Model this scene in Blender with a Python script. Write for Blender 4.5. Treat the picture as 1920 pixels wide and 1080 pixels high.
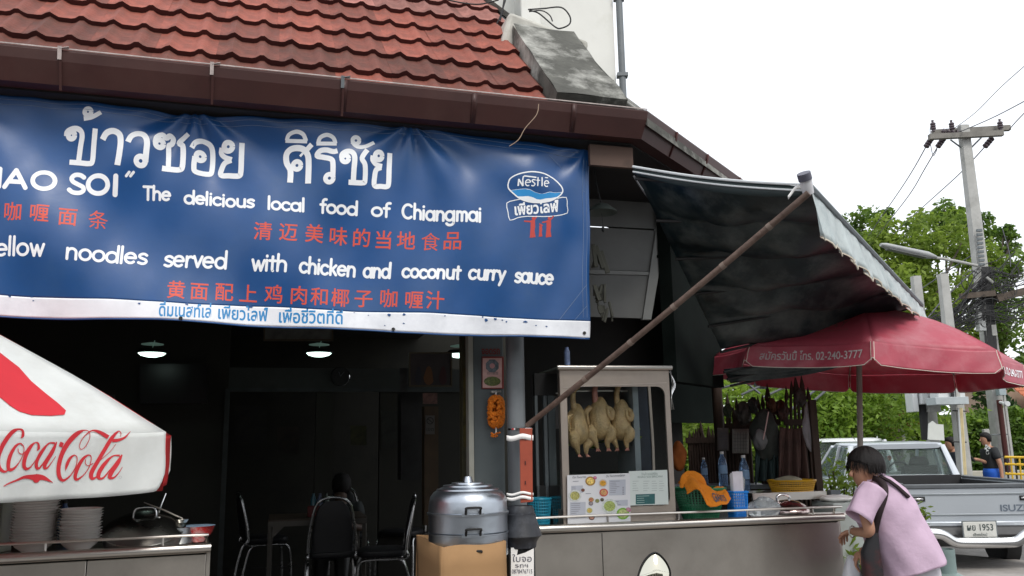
import bpy, bmesh, math, random
import numpy as np
from mathutils import Vector, Matrix
random.seed(7); RNG = np.random.default_rng(7)
for o in list(bpy.data.objects): bpy.data.objects.remove(o)
S = bpy.context.scene; COL = S.collection
# ------------------------------------------------ camera
EYE = 1.55; PITCH = math.radians(10.6); ROLL = 0.018; F = 1600.0
cd = bpy.data.cameras.new('camera'); cam = bpy.data.objects.new('camera', cd); COL.objects.link(cam)
cd.sensor_width = 36; cd.lens = 36*F/1920; cd.clip_end = 900; cd.clip_start = 0.05
CM = Matrix.Rotation(math.pi/2+PITCH, 3, 'X') @ Matrix.Rotation(-ROLL, 3, 'Z')
cam.matrix_world = Matrix.Translation((0, 0, EYE)) @ CM.to_4x4()
S.camera = cam
# ------------------------------------------------ sky, sun, exposure
w = bpy.data.worlds.new('World'); S.world = w; w.use_nodes = True
nt = w.node_tree; nt.nodes.clear()
SUN_EL, SUN_ROT = math.radians(50), math.radians(152)
sky = nt.nodes.new('ShaderNodeTexSky'); sky.sky_type = 'NISHITA'; sky.sun_disc = False
sky.sun_elevation = SUN_EL; sky.sun_rotation = SUN_ROT; sky.dust_density = 4; sky.air_density = 1.5
mx = nt.nodes.new('ShaderNodeMixRGB'); mx.inputs[0].default_value = .88
mx.inputs[2].default_value = (9.6, 9.9, 10.4, 1)          # thin bright overcast in front of the blue
nt.links.new(sky.outputs[0], mx.inputs[1])
bg = nt.nodes.new('ShaderNodeBackground'); bg.inputs[1].default_value = .115
wo = nt.nodes.new('ShaderNodeOutputWorld')
nt.links.new(mx.outputs[0], bg.inputs[0]); nt.links.new(bg.outputs[0], wo.inputs[0])
sl = bpy.data.lights.new('sun', 'SUN'); sl.energy = 1.5; sl.angle = math.radians(22); sl.color = (1, .96, .9)
so = bpy.data.objects.new('sun', sl); COL.objects.link(so)
sd = Vector((math.sin(SUN_ROT)*math.cos(SUN_EL), math.cos(SUN_ROT)*math.cos(SUN_EL), math.sin(SUN_EL)))
so.rotation_euler = sd.to_track_quat('Z', 'Y').to_euler()
vs = S.view_settings; vs.view_transform = 'Standard'; vs.look = 'None'; vs.gamma = 1; vs.exposure = 0.32; vs.use_curve_mapping = False
S.cycles.max_bounces = 8; S.cycles.transparent_max_bounces = 12; S.cycles.use_denoising = True
# ------------------------------------------------ helpers
def V(*a): return Vector(a)
def ray(px, py):
    return (CM @ Vector(((px-960)/F, (540-py)/F, -1))).normalized()
def atY(px, py, Y):
    d = ray(px, py); t = Y/d.y; return Vector((d.x*t, Y, EYE+d.z*t))
def atZ(px, py, z):
    d = ray(px, py); t = (z-EYE)/d.z; return Vector((d.x*t, d.y*t, z))
def onP(px, py, p0, n):
    d = ray(px, py); o = Vector((0, 0, EYE)); t = (p0-o).dot(n)/d.dot(n); return o+d*t
WM = {}
def link(o, parent=None):
    COL.objects.link(o)
    if parent is not None:
        o.parent = parent; WM[o.name] = WM[parent.name]
    return o
def tag(o, label=None, cat=None, group=None, kind=None):
    if label: o['label'] = label
    if cat: o['category'] = cat
    if group: o['group'] = group
    if kind: o['kind'] = kind
    return o
def thing(name, label, cat, loc=(0, 0, 0), rz=0, group=None):
    o = bpy.data.objects.new(name, None); COL.objects.link(o); o.empty_display_size = .1
    m = Matrix.Translation(loc) @ Matrix.Rotation(rz, 4, 'Z')
    o.location = loc; o.rotation_euler = (0, 0, rz); WM[o.name] = m
    return tag(o, label, cat, group)
def dup(o, loc=None, rz=None, label=None, parent=None, group=None):
    c = o.copy(); COL.objects.link(c); c.parent = parent; WM[c.name] = Matrix()
    if loc is not None: c.location = loc
    if rz is not None: c.rotation_euler = (0, 0, rz)
    if label: c['label'] = label
    if group: c['group'] = group
    for ch in list(o.children): dup(ch, parent=c)
    return c
def frame(o, x, z=None):
    """matrix with origin o, x axis along x (world), z up"""
    x = Vector(x).normalized(); z = Vector(z or (0, 0, 1)); y = z.cross(x).normalized(); z = x.cross(y)
    m = Matrix.Identity(4); m.col[0][:3] = x; m.col[1][:3] = y; m.col[2][:3] = z; m.col[3][:3] = Vector(o); return m
def cr(pts, n=6, closed=False):
    """Catmull-Rom through points of any dimension"""
    P = [np.array(p, float) for p in pts]; k = len(P)
    if k < 3: return P
    out = []
    for i in range(k if closed else k-1):
        if closed: p0, p1, p2, p3 = P[i-1], P[i], P[(i+1) % k], P[(i+2) % k]
        else: p0, p1, p2, p3 = P[max(i-1, 0)], P[i], P[i+1], P[min(i+2, k-1)]
        for j in range(n):
            t = j/n
            out.append(.5*((2*p1)+(-p0+p2)*t+(2*p0-5*p1+4*p2-p3)*t*t+(-p0+3*p1-3*p2+p3)*t**3))
    if not closed: out.append(P[-1])
    return out
class MB:
    def __init__(s, M=None): s.v = []; s.f = []; s.M = M
    def add(s, vs, fs):
        k = len(s.v)
        s.v += [tuple(s.M @ Vector(v)) if s.M is not None else tuple(v) for v in vs]
        s.f += [tuple(i+k for i in f) for f in fs]; return s
    def box(s, c, d, rot=None):
        x, y, z = d[0]/2, d[1]/2, d[2]/2
        vs = [Vector((i*x, j*y, k*z)) for i in (-1, 1) for j in (-1, 1) for k in (-1, 1)]
        if rot is not None: vs = [rot @ v for v in vs]
        vs = [v+Vector(c) for v in vs]
        return s.add(vs, [(0, 1, 3, 2), (4, 6, 7, 5), (0, 4, 5, 1), (2, 3, 7, 6), (0, 2, 6, 4), (1, 5, 7, 3)])
    def bar(s, a, b, wd, dp, up=(0, 0, 1)):
        a, b = Vector(a), Vector(b); x = (b-a).normalized(); y = Vector(up).cross(x).normalized(); z = x.cross(y)
        vs = [p+y*(j*wd/2)+z*(k*dp/2) for p in (a, b) for j in (-1, 1) for k in (-1, 1)]
        return s.add(vs, [(0, 1, 3, 2), (4, 6, 7, 5), (0, 4, 5, 1), (2, 3, 7, 6), (0, 2, 6, 4), (1, 5, 7, 3)])
    def tube(s, pts, r, n=8, cap=True, closed=False):
        pts = [Vector(p) for p in pts]; k = len(pts)
        rs = list(r) if hasattr(r, '__len__') else [r]*k
        vs = []; fs = []; up = None
        for i, p in enumerate(pts):
            t = (pts[(i+1) % k]-pts[i-1]) if closed or 0 < i < k-1 else (pts[1]-pts[0] if i == 0 else pts[-1]-pts[-2])
            t = t.normalized() if t.length > 1e-9 else Vector((0, 0, 1))
            if up is None: up = t.orthogonal().normalized()
            up = (up-t*up.dot(t)); up = up.normalized() if up.length > 1e-6 else t.orthogonal().normalized()
            q = t.cross(up)
            for j in range(n):
                a = 2*math.pi*j/n; vs.append(p+(up*math.cos(a)+q*math.sin(a))*rs[i])
        for i in range(k if closed else k-1):
            for j in range(n):
                a, b = i*n+j, i*n+(j+1) % n; i2 = (i+1) % k
                fs.append((a, b, i2*n+(j+1) % n, i2*n+j))
        if cap and not closed: fs.append(tuple(range(n))[::-1]); fs.append(tuple((k-1)*n+j for j in range(n)))
        return s.add(vs, fs)
    def lathe(s, prof, c=(0, 0, 0), n=24, sx=1, sy=1, rot=None):
        c = Vector(c); vs = []; fs = []
        for r, z in prof:
            for j in range(n):
                a = 2*math.pi*j/n; p = Vector((r*sx*math.cos(a), r*sy*math.sin(a), z))
                vs.append(c+(rot @ p if rot is not None else p))
        for i in range(len(prof)-1):
            for j in range(n): fs.append((i*n+j, i*n+(j+1) % n, (i+1)*n+(j+1) % n, (i+1)*n+j))
        if prof[0][0] > 1e-4: fs.append(tuple(range(n))[::-1])
        if prof[-1][0] > 1e-4: fs.append(tuple((len(prof)-1)*n+j for j in range(n)))
        return s.add(vs, fs)
    def grid(s, fn, nu, nv):
        vs = [fn(i/nu, j/nv) for j in range(nv+1) for i in range(nu+1)]
        fs = [(j*(nu+1)+i, j*(nu+1)+i+1, (j+1)*(nu+1)+i+1, (j+1)*(nu+1)+i) for j in range(nv) for i in range(nu)]
        return s.add(vs, fs)
    def prism(s, poly, off):
        poly = [Vector(p) for p in poly]; off = Vector(off); n = len(poly)
        return s.add(poly+[p+off for p in poly], [tuple(range(n))[::-1], tuple(range(n, 2*n))]+[(i, (i+1) % n, n+(i+1) % n, n+i) for i in range(n)])
    def loft(s, secs, n=16, cap=True, power=2.0):
        """secs: (centre, a_vec, b_vec)"""
        vs = []; fs = []
        for c, a, b in secs:
            c, a, b = Vector(c), Vector(a), Vector(b)
            for j in range(n):
                t = 2*math.pi*j/n; co, si = math.cos(t), math.sin(t)
                co = math.copysign(abs(co)**(2/power), co); si = math.copysign(abs(si)**(2/power), si)
                vs.append(c+a*co+b*si)
        for i in range(len(secs)-1):
            for j in range(n): fs.append((i*n+j, i*n+(j+1) % n, (i+1)*n+(j+1) % n, (i+1)*n+j))
        if cap: fs.append(tuple(range(n))[::-1]); fs.append(tuple((len(secs)-1)*n+j for j in range(n)))
        return s.add(vs, fs)
    def build(s, name, m, parent=None, smooth=40, bevel=0, thick=0, subd=0, label=None, stuff=False, world=True):
        me = bpy.data.meshes.new(name)
        vs = s.v
        if parent is not None and world:
            inv = WM[parent.name].inverted()
            if inv != Matrix.Identity(4): vs = [tuple(inv @ Vector(v)) for v in vs]
        me.from_pydata(vs, [], s.f); me.validate()
        bm = bmesh.new(); bm.from_mesh(me); bmesh.ops.recalc_face_normals(bm, faces=bm.faces); bm.to_mesh(me); bm.free()
        me.materials.append(m)
        if smooth:
            me.polygons.foreach_set('use_smooth', [True]*len(me.polygons)); me.set_sharp_from_angle(angle=math.radians(smooth))
        o = bpy.data.objects.new(name, me); link(o, parent)
        if parent is None: WM[o.name] = Matrix.Identity(4)
        if thick: md = o.modifiers.new('s', 'SOLIDIFY'); md.thickness = thick; md.offset = 0
        if bevel: md = o.modifiers.new('b', 'BEVEL'); md.width = bevel; md.segments = 2; md.limit_method = 'ANGLE'; md.angle_limit = .7
        if subd: md = o.modifiers.new('d', 'SUBSURF'); md.levels = subd; md.render_levels = subd
        if label: o['label'] = label
        if stuff: o['kind'] = 'stuff'
        return o
def struct(mb, name, m, **k):
    o = mb.build(name, m, **k); o['kind'] = 'structure'; return o
# ------------------------------------------------ materials
MATS = {}
def mat(name, col, rough=.6, metal=0, var=.12, scale=6, bump=.0, bscale=None, spec=.5, trans=0, emit=0, dirt_or_sheen=None, dscale=2.5, damt=.5,
        stretch=None, transl=0, coat=0, rnd=0, ior=None, alpha=1, rvar=.05):
    m = bpy.data.materials.new(name); m.use_nodes = True; n = m.node_tree.nodes; L = m.node_tree.links
    b = n['Principled BSDF']; c = (*col, 1)
    b.inputs['Roughness'].default_value = rough; b.inputs['Metallic'].default_value = metal
    b.inputs['Specular IOR Level'].default_value = spec; b.inputs['Transmission Weight'].default_value = trans
    b.inputs['Coat Weight'].default_value = coat
    if ior: b.inputs['IOR'].default_value = ior
    if alpha < 1: b.inputs['Alpha'].default_value = alpha
    tc = n.new('ShaderNodeTexCoord'); src = tc.outputs['Object']
    if stretch:
        mp = n.new('ShaderNodeMapping'); mp.inputs['Scale'].default_value = stretch; L.new(src, mp.inputs[0]); src = mp.outputs[0]
    nz = n.new('ShaderNodeTexNoise'); nz.inputs['Scale'].default_value = scale; nz.inputs['Detail'].default_value = 6; nz.inputs['Roughness'].default_value = .6
    L.new(src, nz.inputs['Vector'])
    mr = n.new('ShaderNodeMapRange'); mr.inputs[1].default_value = .3; mr.inputs[2].default_value = .7
    mr.inputs[3].default_value = 1-var; mr.inputs[4].default_value = 1+var; L.new(nz.outputs[0], mr.inputs[0])
    mul = n.new('ShaderNodeVectorMath'); mul.operation = 'SCALE'; mul.inputs[0].default_value = col; L.new(mr.outputs[0], mul.inputs[3])
    out = mul.outputs[0]
    if rnd:
        oi = n.new('ShaderNodeObjectInfo'); m2 = n.new('ShaderNodeMapRange'); m2.inputs[3].default_value = 1-rnd; m2.inputs[4].default_value = 1+rnd
        L.new(oi.outputs['Random'], m2.inputs[0]); s2 = n.new('ShaderNodeVectorMath'); s2.operation = 'SCALE'; L.new(out, s2.inputs[0]); L.new(m2.outputs[0], s2.inputs[3]); out = s2.outputs[0]
    if dirt_or_sheen:
        n2 = n.new('ShaderNodeTexNoise'); n2.inputs['Scale'].default_value = dscale; n2.inputs['Detail'].default_value = 8; n2.inputs['Roughness'].default_value = .7
        L.new(tc.outputs['Object'], n2.inputs['Vector'])
        r2 = n.new('ShaderNodeMapRange'); r2.inputs[1].default_value = .48; r2.inputs[2].default_value = .68; r2.inputs[4].default_value = damt; L.new(n2.outputs[0], r2.inputs[0])
        mi = n.new('ShaderNodeMixRGB'); L.new(r2.outputs[0], mi.inputs[0]); L.new(out, mi.inputs[1]); mi.inputs[2].default_value = (*dirt_or_sheen, 1); out = mi.outputs[0]
    L.new(out, b.inputs['Base Color'])
    if metal > .5 or coat:
        r3 = n.new('ShaderNodeMapRange'); r3.inputs[1].default_value = .3; r3.inputs[2].default_value = .7; r3.inputs[3].default_value = max(rough-rvar, .02); r3.inputs[4].default_value = rough+rvar*1.2
        L.new(nz.outputs[0], r3.inputs[0]); L.new(r3.outputs[0], b.inputs['Roughness'])
    if bump:
        bn = n.new('ShaderNodeTexNoise'); bn.inputs['Scale'].default_value = bscale or scale*4; bn.inputs['Detail'].default_value = 5; L.new(src, bn.inputs['Vector'])
        bp = n.new('ShaderNodeBump'); bp.inputs['Strength'].default_value = bump; bp.inputs['Distance'].default_value = .01
        L.new(bn.outputs[0], bp.inputs['Height']); L.new(bp.outputs[0], b.inputs['Normal'])
    if emit:
        b.inputs['Emission Color'].default_value = c; b.inputs['Emission Strength'].default_value = emit
    if transl:
        t = n.new('ShaderNodeBsdfTranslucent'); L.new(out, t.inputs[0]); ms = n.new('ShaderNodeMixShader'); ms.inputs[0].default_value = transl
        L.new(b.outputs[0], ms.inputs[1]); L.new(t.outputs[0], ms.inputs[2]); L.new(ms.outputs[0], n['Material Output'].inputs[0])
    MATS[name] = m; return m
M_asphalt = mat('asphalt', (.1, .098, .095), .9, var=.25, scale=3, bump=.4, bscale=120, dirt_or_sheen=(.14, .13, .12))
M_pave = mat('pavement', (.3, .28, .26), .85, var=.2, scale=4, bump=.3, bscale=60, dirt_or_sheen=(.15, .14, .13))
M_steel = mat('brushed_steel', (.56, .52, .465), .32, 1, var=.06, scale=1.4, bump=.03, bscale=30, dirt_or_sheen=(.33, .29, .25), dscale=1.2, damt=.5)
M_chrome = mat('chrome', (.75, .75, .75), .12, 1, var=.04)
M_alu = mat('aluminium', (.46, .5, .55), .34, 1, var=.15, scale=5, bump=.35, bscale=9, dirt_or_sheen=(.3, .32, .33), damt=.4)
M_gutter = mat('gutter_brown', (.045, .012, .0095), .5, var=.18, scale=3, dirt_or_sheen=(.07, .032, .026), dscale=1.6, damt=.6, bump=.05)
M_tile = mat('roof_tile', (.22, .056, .036), .75, var=.35, scale=9, bump=.45, bscale=40, dirt_or_sheen=(.07, .035, .025), dscale=3.0, damt=.75, rnd=.28)
M_tiledark = mat('tile_edge', (.06, .012, .01), .8, var=.2)
M_conc = mat('weathered_concrete', (.075, .075, .065), .9, var=.45, scale=5, bump=.6, bscale=25, dirt_or_sheen=(.5, .5, .46), dscale=2.1, damt=.9)
M_white = mat('white_plaster', (.7, .7, .66), .85, var=.06, scale=2, dirt_or_sheen=(.5, .49, .42), dscale=1.5, damt=.5, bump=.1)
M_dark = mat('dark_wall', (.028, .03, .024), .8, var=.3, scale=2)
M_black = mat('black', (.012, .012, .012), .6, var=.2)
M_rubber = mat('tyre_rubber', (.02, .02, .02), .75, var=.2, bump=.2)
M_blue = mat('banner_blue', (.011, .07, .225), .33, var=.12, scale=2.2, bump=.08, bscale=14, dirt_or_sheen=(.03, .085, .2), dscale=1.8, damt=.5)
M_ltr = mat('white_lettering', (.84, .86, .88), .5, var=.06)
M_red = mat('red_lettering', (.62, .075, .045), .5, var=.1)
M_cyan = mat('sky_blue_print', (.02, .23, .52), .5, var=.1)
M_bwhite = mat('banner_white', (.78, .8, .84), .5, var=.06, dirt_or_sheen=(.42, .44, .5), damt=.4, bump=.1)
M_cwhite = mat('parasol_white', (.83, .85, .83), .8, var=.04, transl=.38, bump=.5, bscale=3.5, dirt_or_sheen=(.66, .66, .62), dscale=2.5, damt=.5)
M_cred = mat('cola_red', (.62, .03, .035), .7, var=.05, transl=.2)
M_cprint = mat('cola_print', (.55, .02, .03), .7, var=.05)
M_pred = mat('parasol_red', (.52, .085, .125), .42, var=.1, scale=3, transl=.3, dirt_or_sheen=(.6, .26, .29), dscale=2, damt=.6)  # lighter patches paint the cloth's sheen into its faded red
M_grey = mat('grey_paint', (.14, .16, .17), .6, var=.15, scale=2, dirt_or_sheen=(.08, .09, .1), damt=.5)
M_pipe = mat('pvc_pipe', (.14, .155, .165), .45, var=.12)
M_orange = mat('orange_wood', (.33, .06, .028), .65, var=.2, scale=6, dirt_or_sheen=(.2, .05, .03), damt=.5)
M_rust = mat('rusty_pole', (.13, .085, .065), .65, var=.35, scale=12, bump=.4, dirt_or_sheen=(.06, .03, .022), dscale=9, damt=.7)
M_card = mat('cardboard', (.33, .19, .085), .85, var=.1, scale=5, dirt_or_sheen=(.24, .13, .06), damt=.4)
M_plate = mat('white_ceramic', (.88, .86, .83), .3, var=.04)
M_glass = mat('glass', (.85, .9, .9), .03, trans=1, var=0, ior=1.05)
M_tarp = mat('awning_green', (.013, .03, .028), .5, var=.2, scale=2, bump=.1)
M_tarpw = mat('awning_pale', (.72, .78, .78), .5, var=.1, dirt_or_sheen=(.3, .4, .42), dscale=9, damt=.5, transl=.45)
M_wood = mat('dark_wood', (.045, .025, .016), .7, var=.3, scale=5, stretch=(8, 8, 1), bump=.3)
M_pole = mat('concrete_pole', (.42, .42, .4), .85, var=.12, scale=3, dirt_or_sheen=(.25, .25, .23), damt=.6, bump=.2)
M_cable = mat('black_cable', (.015, .015, .016), .6, var=.1)
M_skin = mat('skin', (.42, .22, .14), .55, var=.06)
M_hair = mat('black_hair', (.009, .007, .007), .55, var=.4, scale=30, stretch=(6, 6, 1), bump=.4, bscale=90, spec=.25)
# ------------------------------------------------ facade directions (two street fronts of the corner building)
E1 = V(1, .30, 0).normalized(); N1 = V(-E1.y, E1.x, 0)      # along the banner front / into the building
E2 = V(.56, .83, 0).normalized(); N2 = V(-E2.y, E2.x, 0)    # along the awning front / into the building
PG = V(0, 4.62, 0)                                            # gutter front plane
PB = V(0, 4.84, 0)                                            # banner plane
UP = V(0, 0, 1)
# ================================================= ground, road, pavement
struct(MB().grid(lambda u, v: V(-300+600*u, -200+700*v, -.02), 4, 4), 'ground', M_asphalt)
mb = MB(); mb.prism([V(-9, 1.2, -.016), V(1.8, 3.7, -.016), V(6.2, 10.6, -.016), V(2.2, 16, -.016), V(-14, 16, -.016)], (0, 0, .13)); struct(mb, 'pavement', M_pave, bevel=.02)
mb = MB(); mb.prism([V(-6, 19.6, -.016), V(40, 21.8, -.016), V(40, 27, -.016), V(-6, 27, -.016)], (0, 0, .15)); struct(mb, 'far_pavement', M_pave, bevel=.02)
M_paint = mat('road_paint', (.6, .6, .56), .7, var=.15, dirt_or_sheen=(.3, .3, .28), damt=.6)
mb = MB()
for i in range(10):
    p = V(3.5+i*2.4, 14.6+i*.35, -.012); mb.prism([p, p+V(1.3, .19, 0), p+V(1.29, .29, 0), p+V(-.01, .1, 0)], (0, 0, .003))
struct(mb, 'road_marking', M_paint, smooth=0)
# ================================================= corner building
bld = thing('corner_building', 'open fronted corner eatery with red tiled roof and brown gutter', 'building', (0, 7, 0))
GT0 = onP(1213, 208, PG, N1); ZT = (GT0.z + onP(300, 111, PG, N1).z)/2
Cg = V(GT0.x, GT0.y, ZT)                       # gutter corner, top edge
HG = .165
def gpt(t, up, out): return Cg+E1*t+UP*up-N1*out
LEFT = -5.2
# corner mitre direction for outward offsets
mit = (-N1-N2); mit = mit/mit.dot(-N1)
L2 = 3.6
prof = [(.0, .055), (-.012, .062), (-.06, .05), (-HG, 0.0), (-HG, -.14), (-.03, -.14), (-.03, -.125), (-HG+.015, -.125), (-HG+.015, -.01), (-.02, .04)]
g = MB(); secs = []
for base, o in ((Cg+E1*LEFT, -N1), (Cg, mit), (Cg+E2*L2, -N2)):
    secs.append([base+o*(q[1]-.055)+UP*q[0] for q in prof])
n = len(prof); vs = sum(secs, []); fs = []
for i in range(2):
    for j in range(n): fs.append((i*n+j, i*n+(j+1) % n, (i+1)*n+(j+1) % n, (i+1)*n+j))
fs += [tuple(range(n)), tuple(range(2*n, 3*n))]
g.add(vs, fs); gut = g.build('gutter', M_gutter, bld, smooth=0)
# white worn lip + joints + brackets
M_lip = mat('worn_lip', (.42, .36, .34), .6, var=.3, scale=30)
mb = MB(); mb.bar(Cg+E1*LEFT+UP*.004+N1*-.006, Cg+UP*.004-N1*.006, .006, .006); mb.build('lip', M_lip, gut)
for px in (640, 885, 1072):
    q = onP(px, 200, PG, N1); t = (q-Cg).dot(E1)
    mb = MB(); mb.add([gpt(t, -.01, .012), gpt(t+.03, -.01, .012), gpt(t+.03, -.06, .0), gpt(t, -.06, .0), gpt(t+.03, -HG+.003, -.052), gpt(t, -HG+.003, -.052)], [(0, 1, 2, 3), (3, 2, 4, 5)])
    mb.build('gutter_joint', M_gutter, gut, thick=.004)
for t in (.42, .95, 1.6, 2.3, 3.0):
    mb = MB(); q = Cg+E2*t; o = -N2
    mb.add([q+o*.012-UP*.01, q+E2*.02+o*.012-UP*.01, q+E2*.02-UP*.06, q-UP*.06, q+E2*.02-o*.052-UP*(HG-.003), q-o*.052-UP*(HG-.003)], [(0, 1, 2, 3), (3, 2, 4, 5)])
    mb.build('gutter_joint', M_tiledark, gut, thick=.005)
for px, py in ((112, 108), (397, 142), (642, 160)):
    q = onP(px, py, PG, N1); t = (q-Cg).dot(E1)
    mb = MB(); mb.bar(gpt(t, .01, .02), gpt(t, -.055, .006), .018, .006, up=E1.cross(UP)); mb.bar(gpt(t, .0, .012), gpt(t+.04, .012, .01), .022, .003)
    b_ = mb.build('gutter_bracket', M_lip if px < 600 else M_grey, gut)
    mb = MB(); mb.bar(gpt(t+.005, -.06, .004), gpt(t+.005, -HG-.03, -.05), .012, .005, up=E1.cross(UP)); mb.build('bracket_strap', M_gutter, gut)
# ---- soffit boards and the dark void between gutter and banner
mb = MB()
mb.prism([Cg+E1*LEFT-UP*(HG+.01)+N1*.14, Cg-UP*(HG+.01)-mit*.14, Cg+E2*L2-UP*(HG+.01)+N2*.14, Cg+E2*L2-UP*(HG+.01)+N2*1.2, Cg-UP*(HG+.01)-mit*1.2, Cg+E1*LEFT-UP*(HG+.01)+N1*1.2], UP*.02)
mb.build('soffit', M_black, bld, smooth=0)
M_board = mat('old_board', (.1, .06, .045), .8, var=.5, scale=5, dirt_or_sheen=(.03, .02, .016), damt=.8)
mb = MB(); q = Cg-UP*(HG+.09); mb.bar(q+E1*-.32+N1*.16, q+E1*.02-mit*.16, .03, .13); mb.build('fascia_board', M_board, bld)
mb = MB(); q = Cg-UP*(HG+.12); mb.bar(q-mit*.15+E1*.05, q-mit*.15+E1*.05-UP*.28, .12, .1); mb.build('bracket_block', M_black, bld)
# ---- roof plane A with separate tiles
RA = math.radians(45); SU = N1*math.cos(RA)+UP*math.sin(RA); RN = -N1*math.sin(RA)+UP*math.cos(RA)
R0 = Cg+N1*.075-UP*.055
SE = (onP(1040, 190, PG, N1)-Cg).dot(E1)
hipk = -(-N1-N2).dot(E1)/(-N1-N2).dot(-N1)     # s offset of the hip per metre inwards (sign fixed below)
hipd = (N1+N2); hipk = hipd.dot(E1)/hipd.dot(N1)
roof = MB().prism([R0+E1*LEFT-RN*.05, R0+E1*(SE+.1)-RN*.05, R0+E1*(SE+.1)+SU*4-RN*.05, R0+E1*LEFT+SU*4-RN*.05], -RN*.06).build('roof', M_tiledark, bld, smooth=0)
TW, TE = .325, .325
def tileh(x):
    a = (x/TW*2) % 1.0
    return .030*math.exp(-((a-.5)/.19)**2)*1.1+.004*math.cos(2*math.pi*a)
def tile_mesh(clampf=None):
    mb = MB(); nx = 16; vs = []; fs = []
    for v, (yy, zz) in enumerate(((0, .036), (.395, .0))):
        for i in range(nx+1):
            x = i/nx*(TW+.012)
            if clampf: x = min(x, clampf(yy))
            vs.append((x, yy, zz+tileh(x)))
    for i in range(nx+1):
        x = i/nx*(TW+.012)
        if clampf: x = min(x, clampf(0))
        vs.append((x, .004, .004+tileh(x)*.9))
    k = nx+1
    for i in range(nx):
        fs.append((i, i+1, k+i+1, k+i)); fs.append((2*k+i, 2*k+i+1, i+1, i))
    me = bpy.data.meshes.new('tile'); me.from_pydata(vs, [], fs); me.materials.append(M_tile); me.materials.append(M_tiledark)
    for i, p in enumerate(me.polygons): p.material_index = 1 if i % 2 else 0; p.use_smooth = True
    me.set_sharp_from_angle(angle=math.radians(50)); return me
TM = tile_mesh()
M_tile2 = mat('roof_tile_dirty', (.15, .042, .028), .8, var=.4, scale=9, bump=.45, bscale=40, dirt_or_sheen=(.05, .03, .02), dscale=3.0, damt=.8, rnd=.3)
M_tile3 = mat('roof_tile_bleached', (.27, .105, .085), .75, var=.3, scale=9, bump=.45, bscale=40, dirt_or_sheen=(.36, .2, .18), dscale=2.2, damt=.7, rnd=.25)
TMS = [TM, TM.copy(), TM.copy()]; TMS[1].materials[0] = M_tile2; TMS[2].materials[0] = M_tile3
inv = WM[bld.name].inverted()
RM = Matrix.Identity(4); RM.col[0][:3] = E1; RM.col[1][:3] = SU; RM.col[2][:3] = RN
rg0 = random.Random(2)
for r in range(9):
    for c in range(1, 17):
        s0 = -c*TW+SE+.06; y0 = .0+r*TE-.03
        f = lambda yy, s0=s0, y0=y0: hipk*(y0+yy)*math.cos(RA)-s0-.02
        if s0 > SE-.1: continue
        me = TMS[1 if r < 2 and rg0.random() < .75 else (2 if r > 3+rg0.random()*2 else 0)]
        o = bpy.data.objects.new('tile', me); COL.objects.link(o); o.parent = roof
        m = RM.copy(); m.col[3][:3] = R0+E1*s0+SU*y0+RN*(random.uniform(-.002, .003))
        o.matrix_local = inv @ m @ Matrix.Rotation(random.uniform(-.006, .006), 4, 'Z'); WM[o.name] = Matrix()
# second roof plane
mb = MB(); SU2 = N2*math.cos(RA)+UP*math.sin(RA)
hd = (N1+N2)/(N1+N2).dot(N1)*math.cos(RA)*4+UP*math.sin(RA)*4
mb.prism([Cg-UP*.05, Cg+E2*L2-UP*.05+N2*.02, Cg+E2*L2+SU2*4-UP*.05, Cg+hd-UP*.05], -UP*.05).build('roof', M_conc, bld, smooth=0)
# ---- sloping concrete hip coping
hu = hd.normalized(); hs = hu.cross(UP).normalized(); hn = hs.cross(hu)
mb = MB(); mb.prism([R0+E1*(SE+.1), R0, R0+hd*.7, R0+E1*(SE+.1)+SU*2.8], -RN*.06); mb.build('hip_mortar', mat('pale_mortar', (.42, .42, .4), .9, var=.3, dirt_or_sheen=(.2, .2, .18)), bld, smooth=0)
def hp(t, s, z): return R0+SU*t+E1*(SE+.02+s)+RN*z
hu = SU; hs = E1; hn = RN
mb = MB()
a, b = 0, .45
P = [(.05, 0), (1.62, 0)]
mb.grid(lambda u, v: hp(.03+1.22*u, (a+(b-a)*v)*(1+.02*math.sin(9*u)), .13+.006*math.sin(14*u+5*v)+.05*max(0, u-.8)), 12, 4)
mb.grid(lambda u, v: hp(.03+1.22*u, a*(1+.02*math.sin(9*u)), .13-.2*v), 12, 2)
mb.grid(lambda u, v: hp(.03+1.22*u, b*(1+.02*math.sin(9*u)), .13-.2*v), 12, 2)
mb.grid(lambda u, v: hp(.03, a+(b-a)*u, .13-.2*v), 4, 2)
mb.build('hip_coping', M_conc, bld, smooth=30)
# ---- white upper wall with column and pipe
W0 = onP(1153, 100, V(0, 6.45, 0), N1)
zb = 3.7; mb = MB()
q = V(W0.x, W0.y, 0)
mb.prism([q+UP*3.9, q-E1*2.6+UP*3.9, q-E1*2.6+UP*8.5, q+UP*8.5], N1*2.0); mb.build('upper_wall', M_white, bld, smooth=0)
c0 = onP(990, 50, V(0, 6.2, 0), N1); mb = MB(); mb.box((c0.x, c0.y, c0.z+1), (.17, .17, 2.35), Matrix.Rotation(math.atan2(E1.y, E1.x), 3, 'Z')); mb.build('upper_column', M_white, bld, bevel=.01)
c1 = onP(1010, 62, V(0, 5.7, 0), N1); mb = MB(); mb.box((c1.x, c1.y, c1.z-.16), (.62, .3, .3), Matrix.Rotation(math.atan2(E1.y, E1.x), 3, 'Z')@Matrix.Rotation(.25, 3, 'Y')); mb.build('upper_ledge', mat('stained_plaster', (.5, .49, .44), .9, var=.35, scale=5, dirt_or_sheen=(.1, .1, .08), damt=.9), bld, bevel=.03)
mb = MB(); q2 = q+E1*.045-N1*.03; mb.tube([q2+UP*3.9, q2+UP*8.5], .03, 10)
for z in (4.6, 5.3, 6.0): mb.box((q2.x, q2.y, z), (.09, .07, .03))
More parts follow.
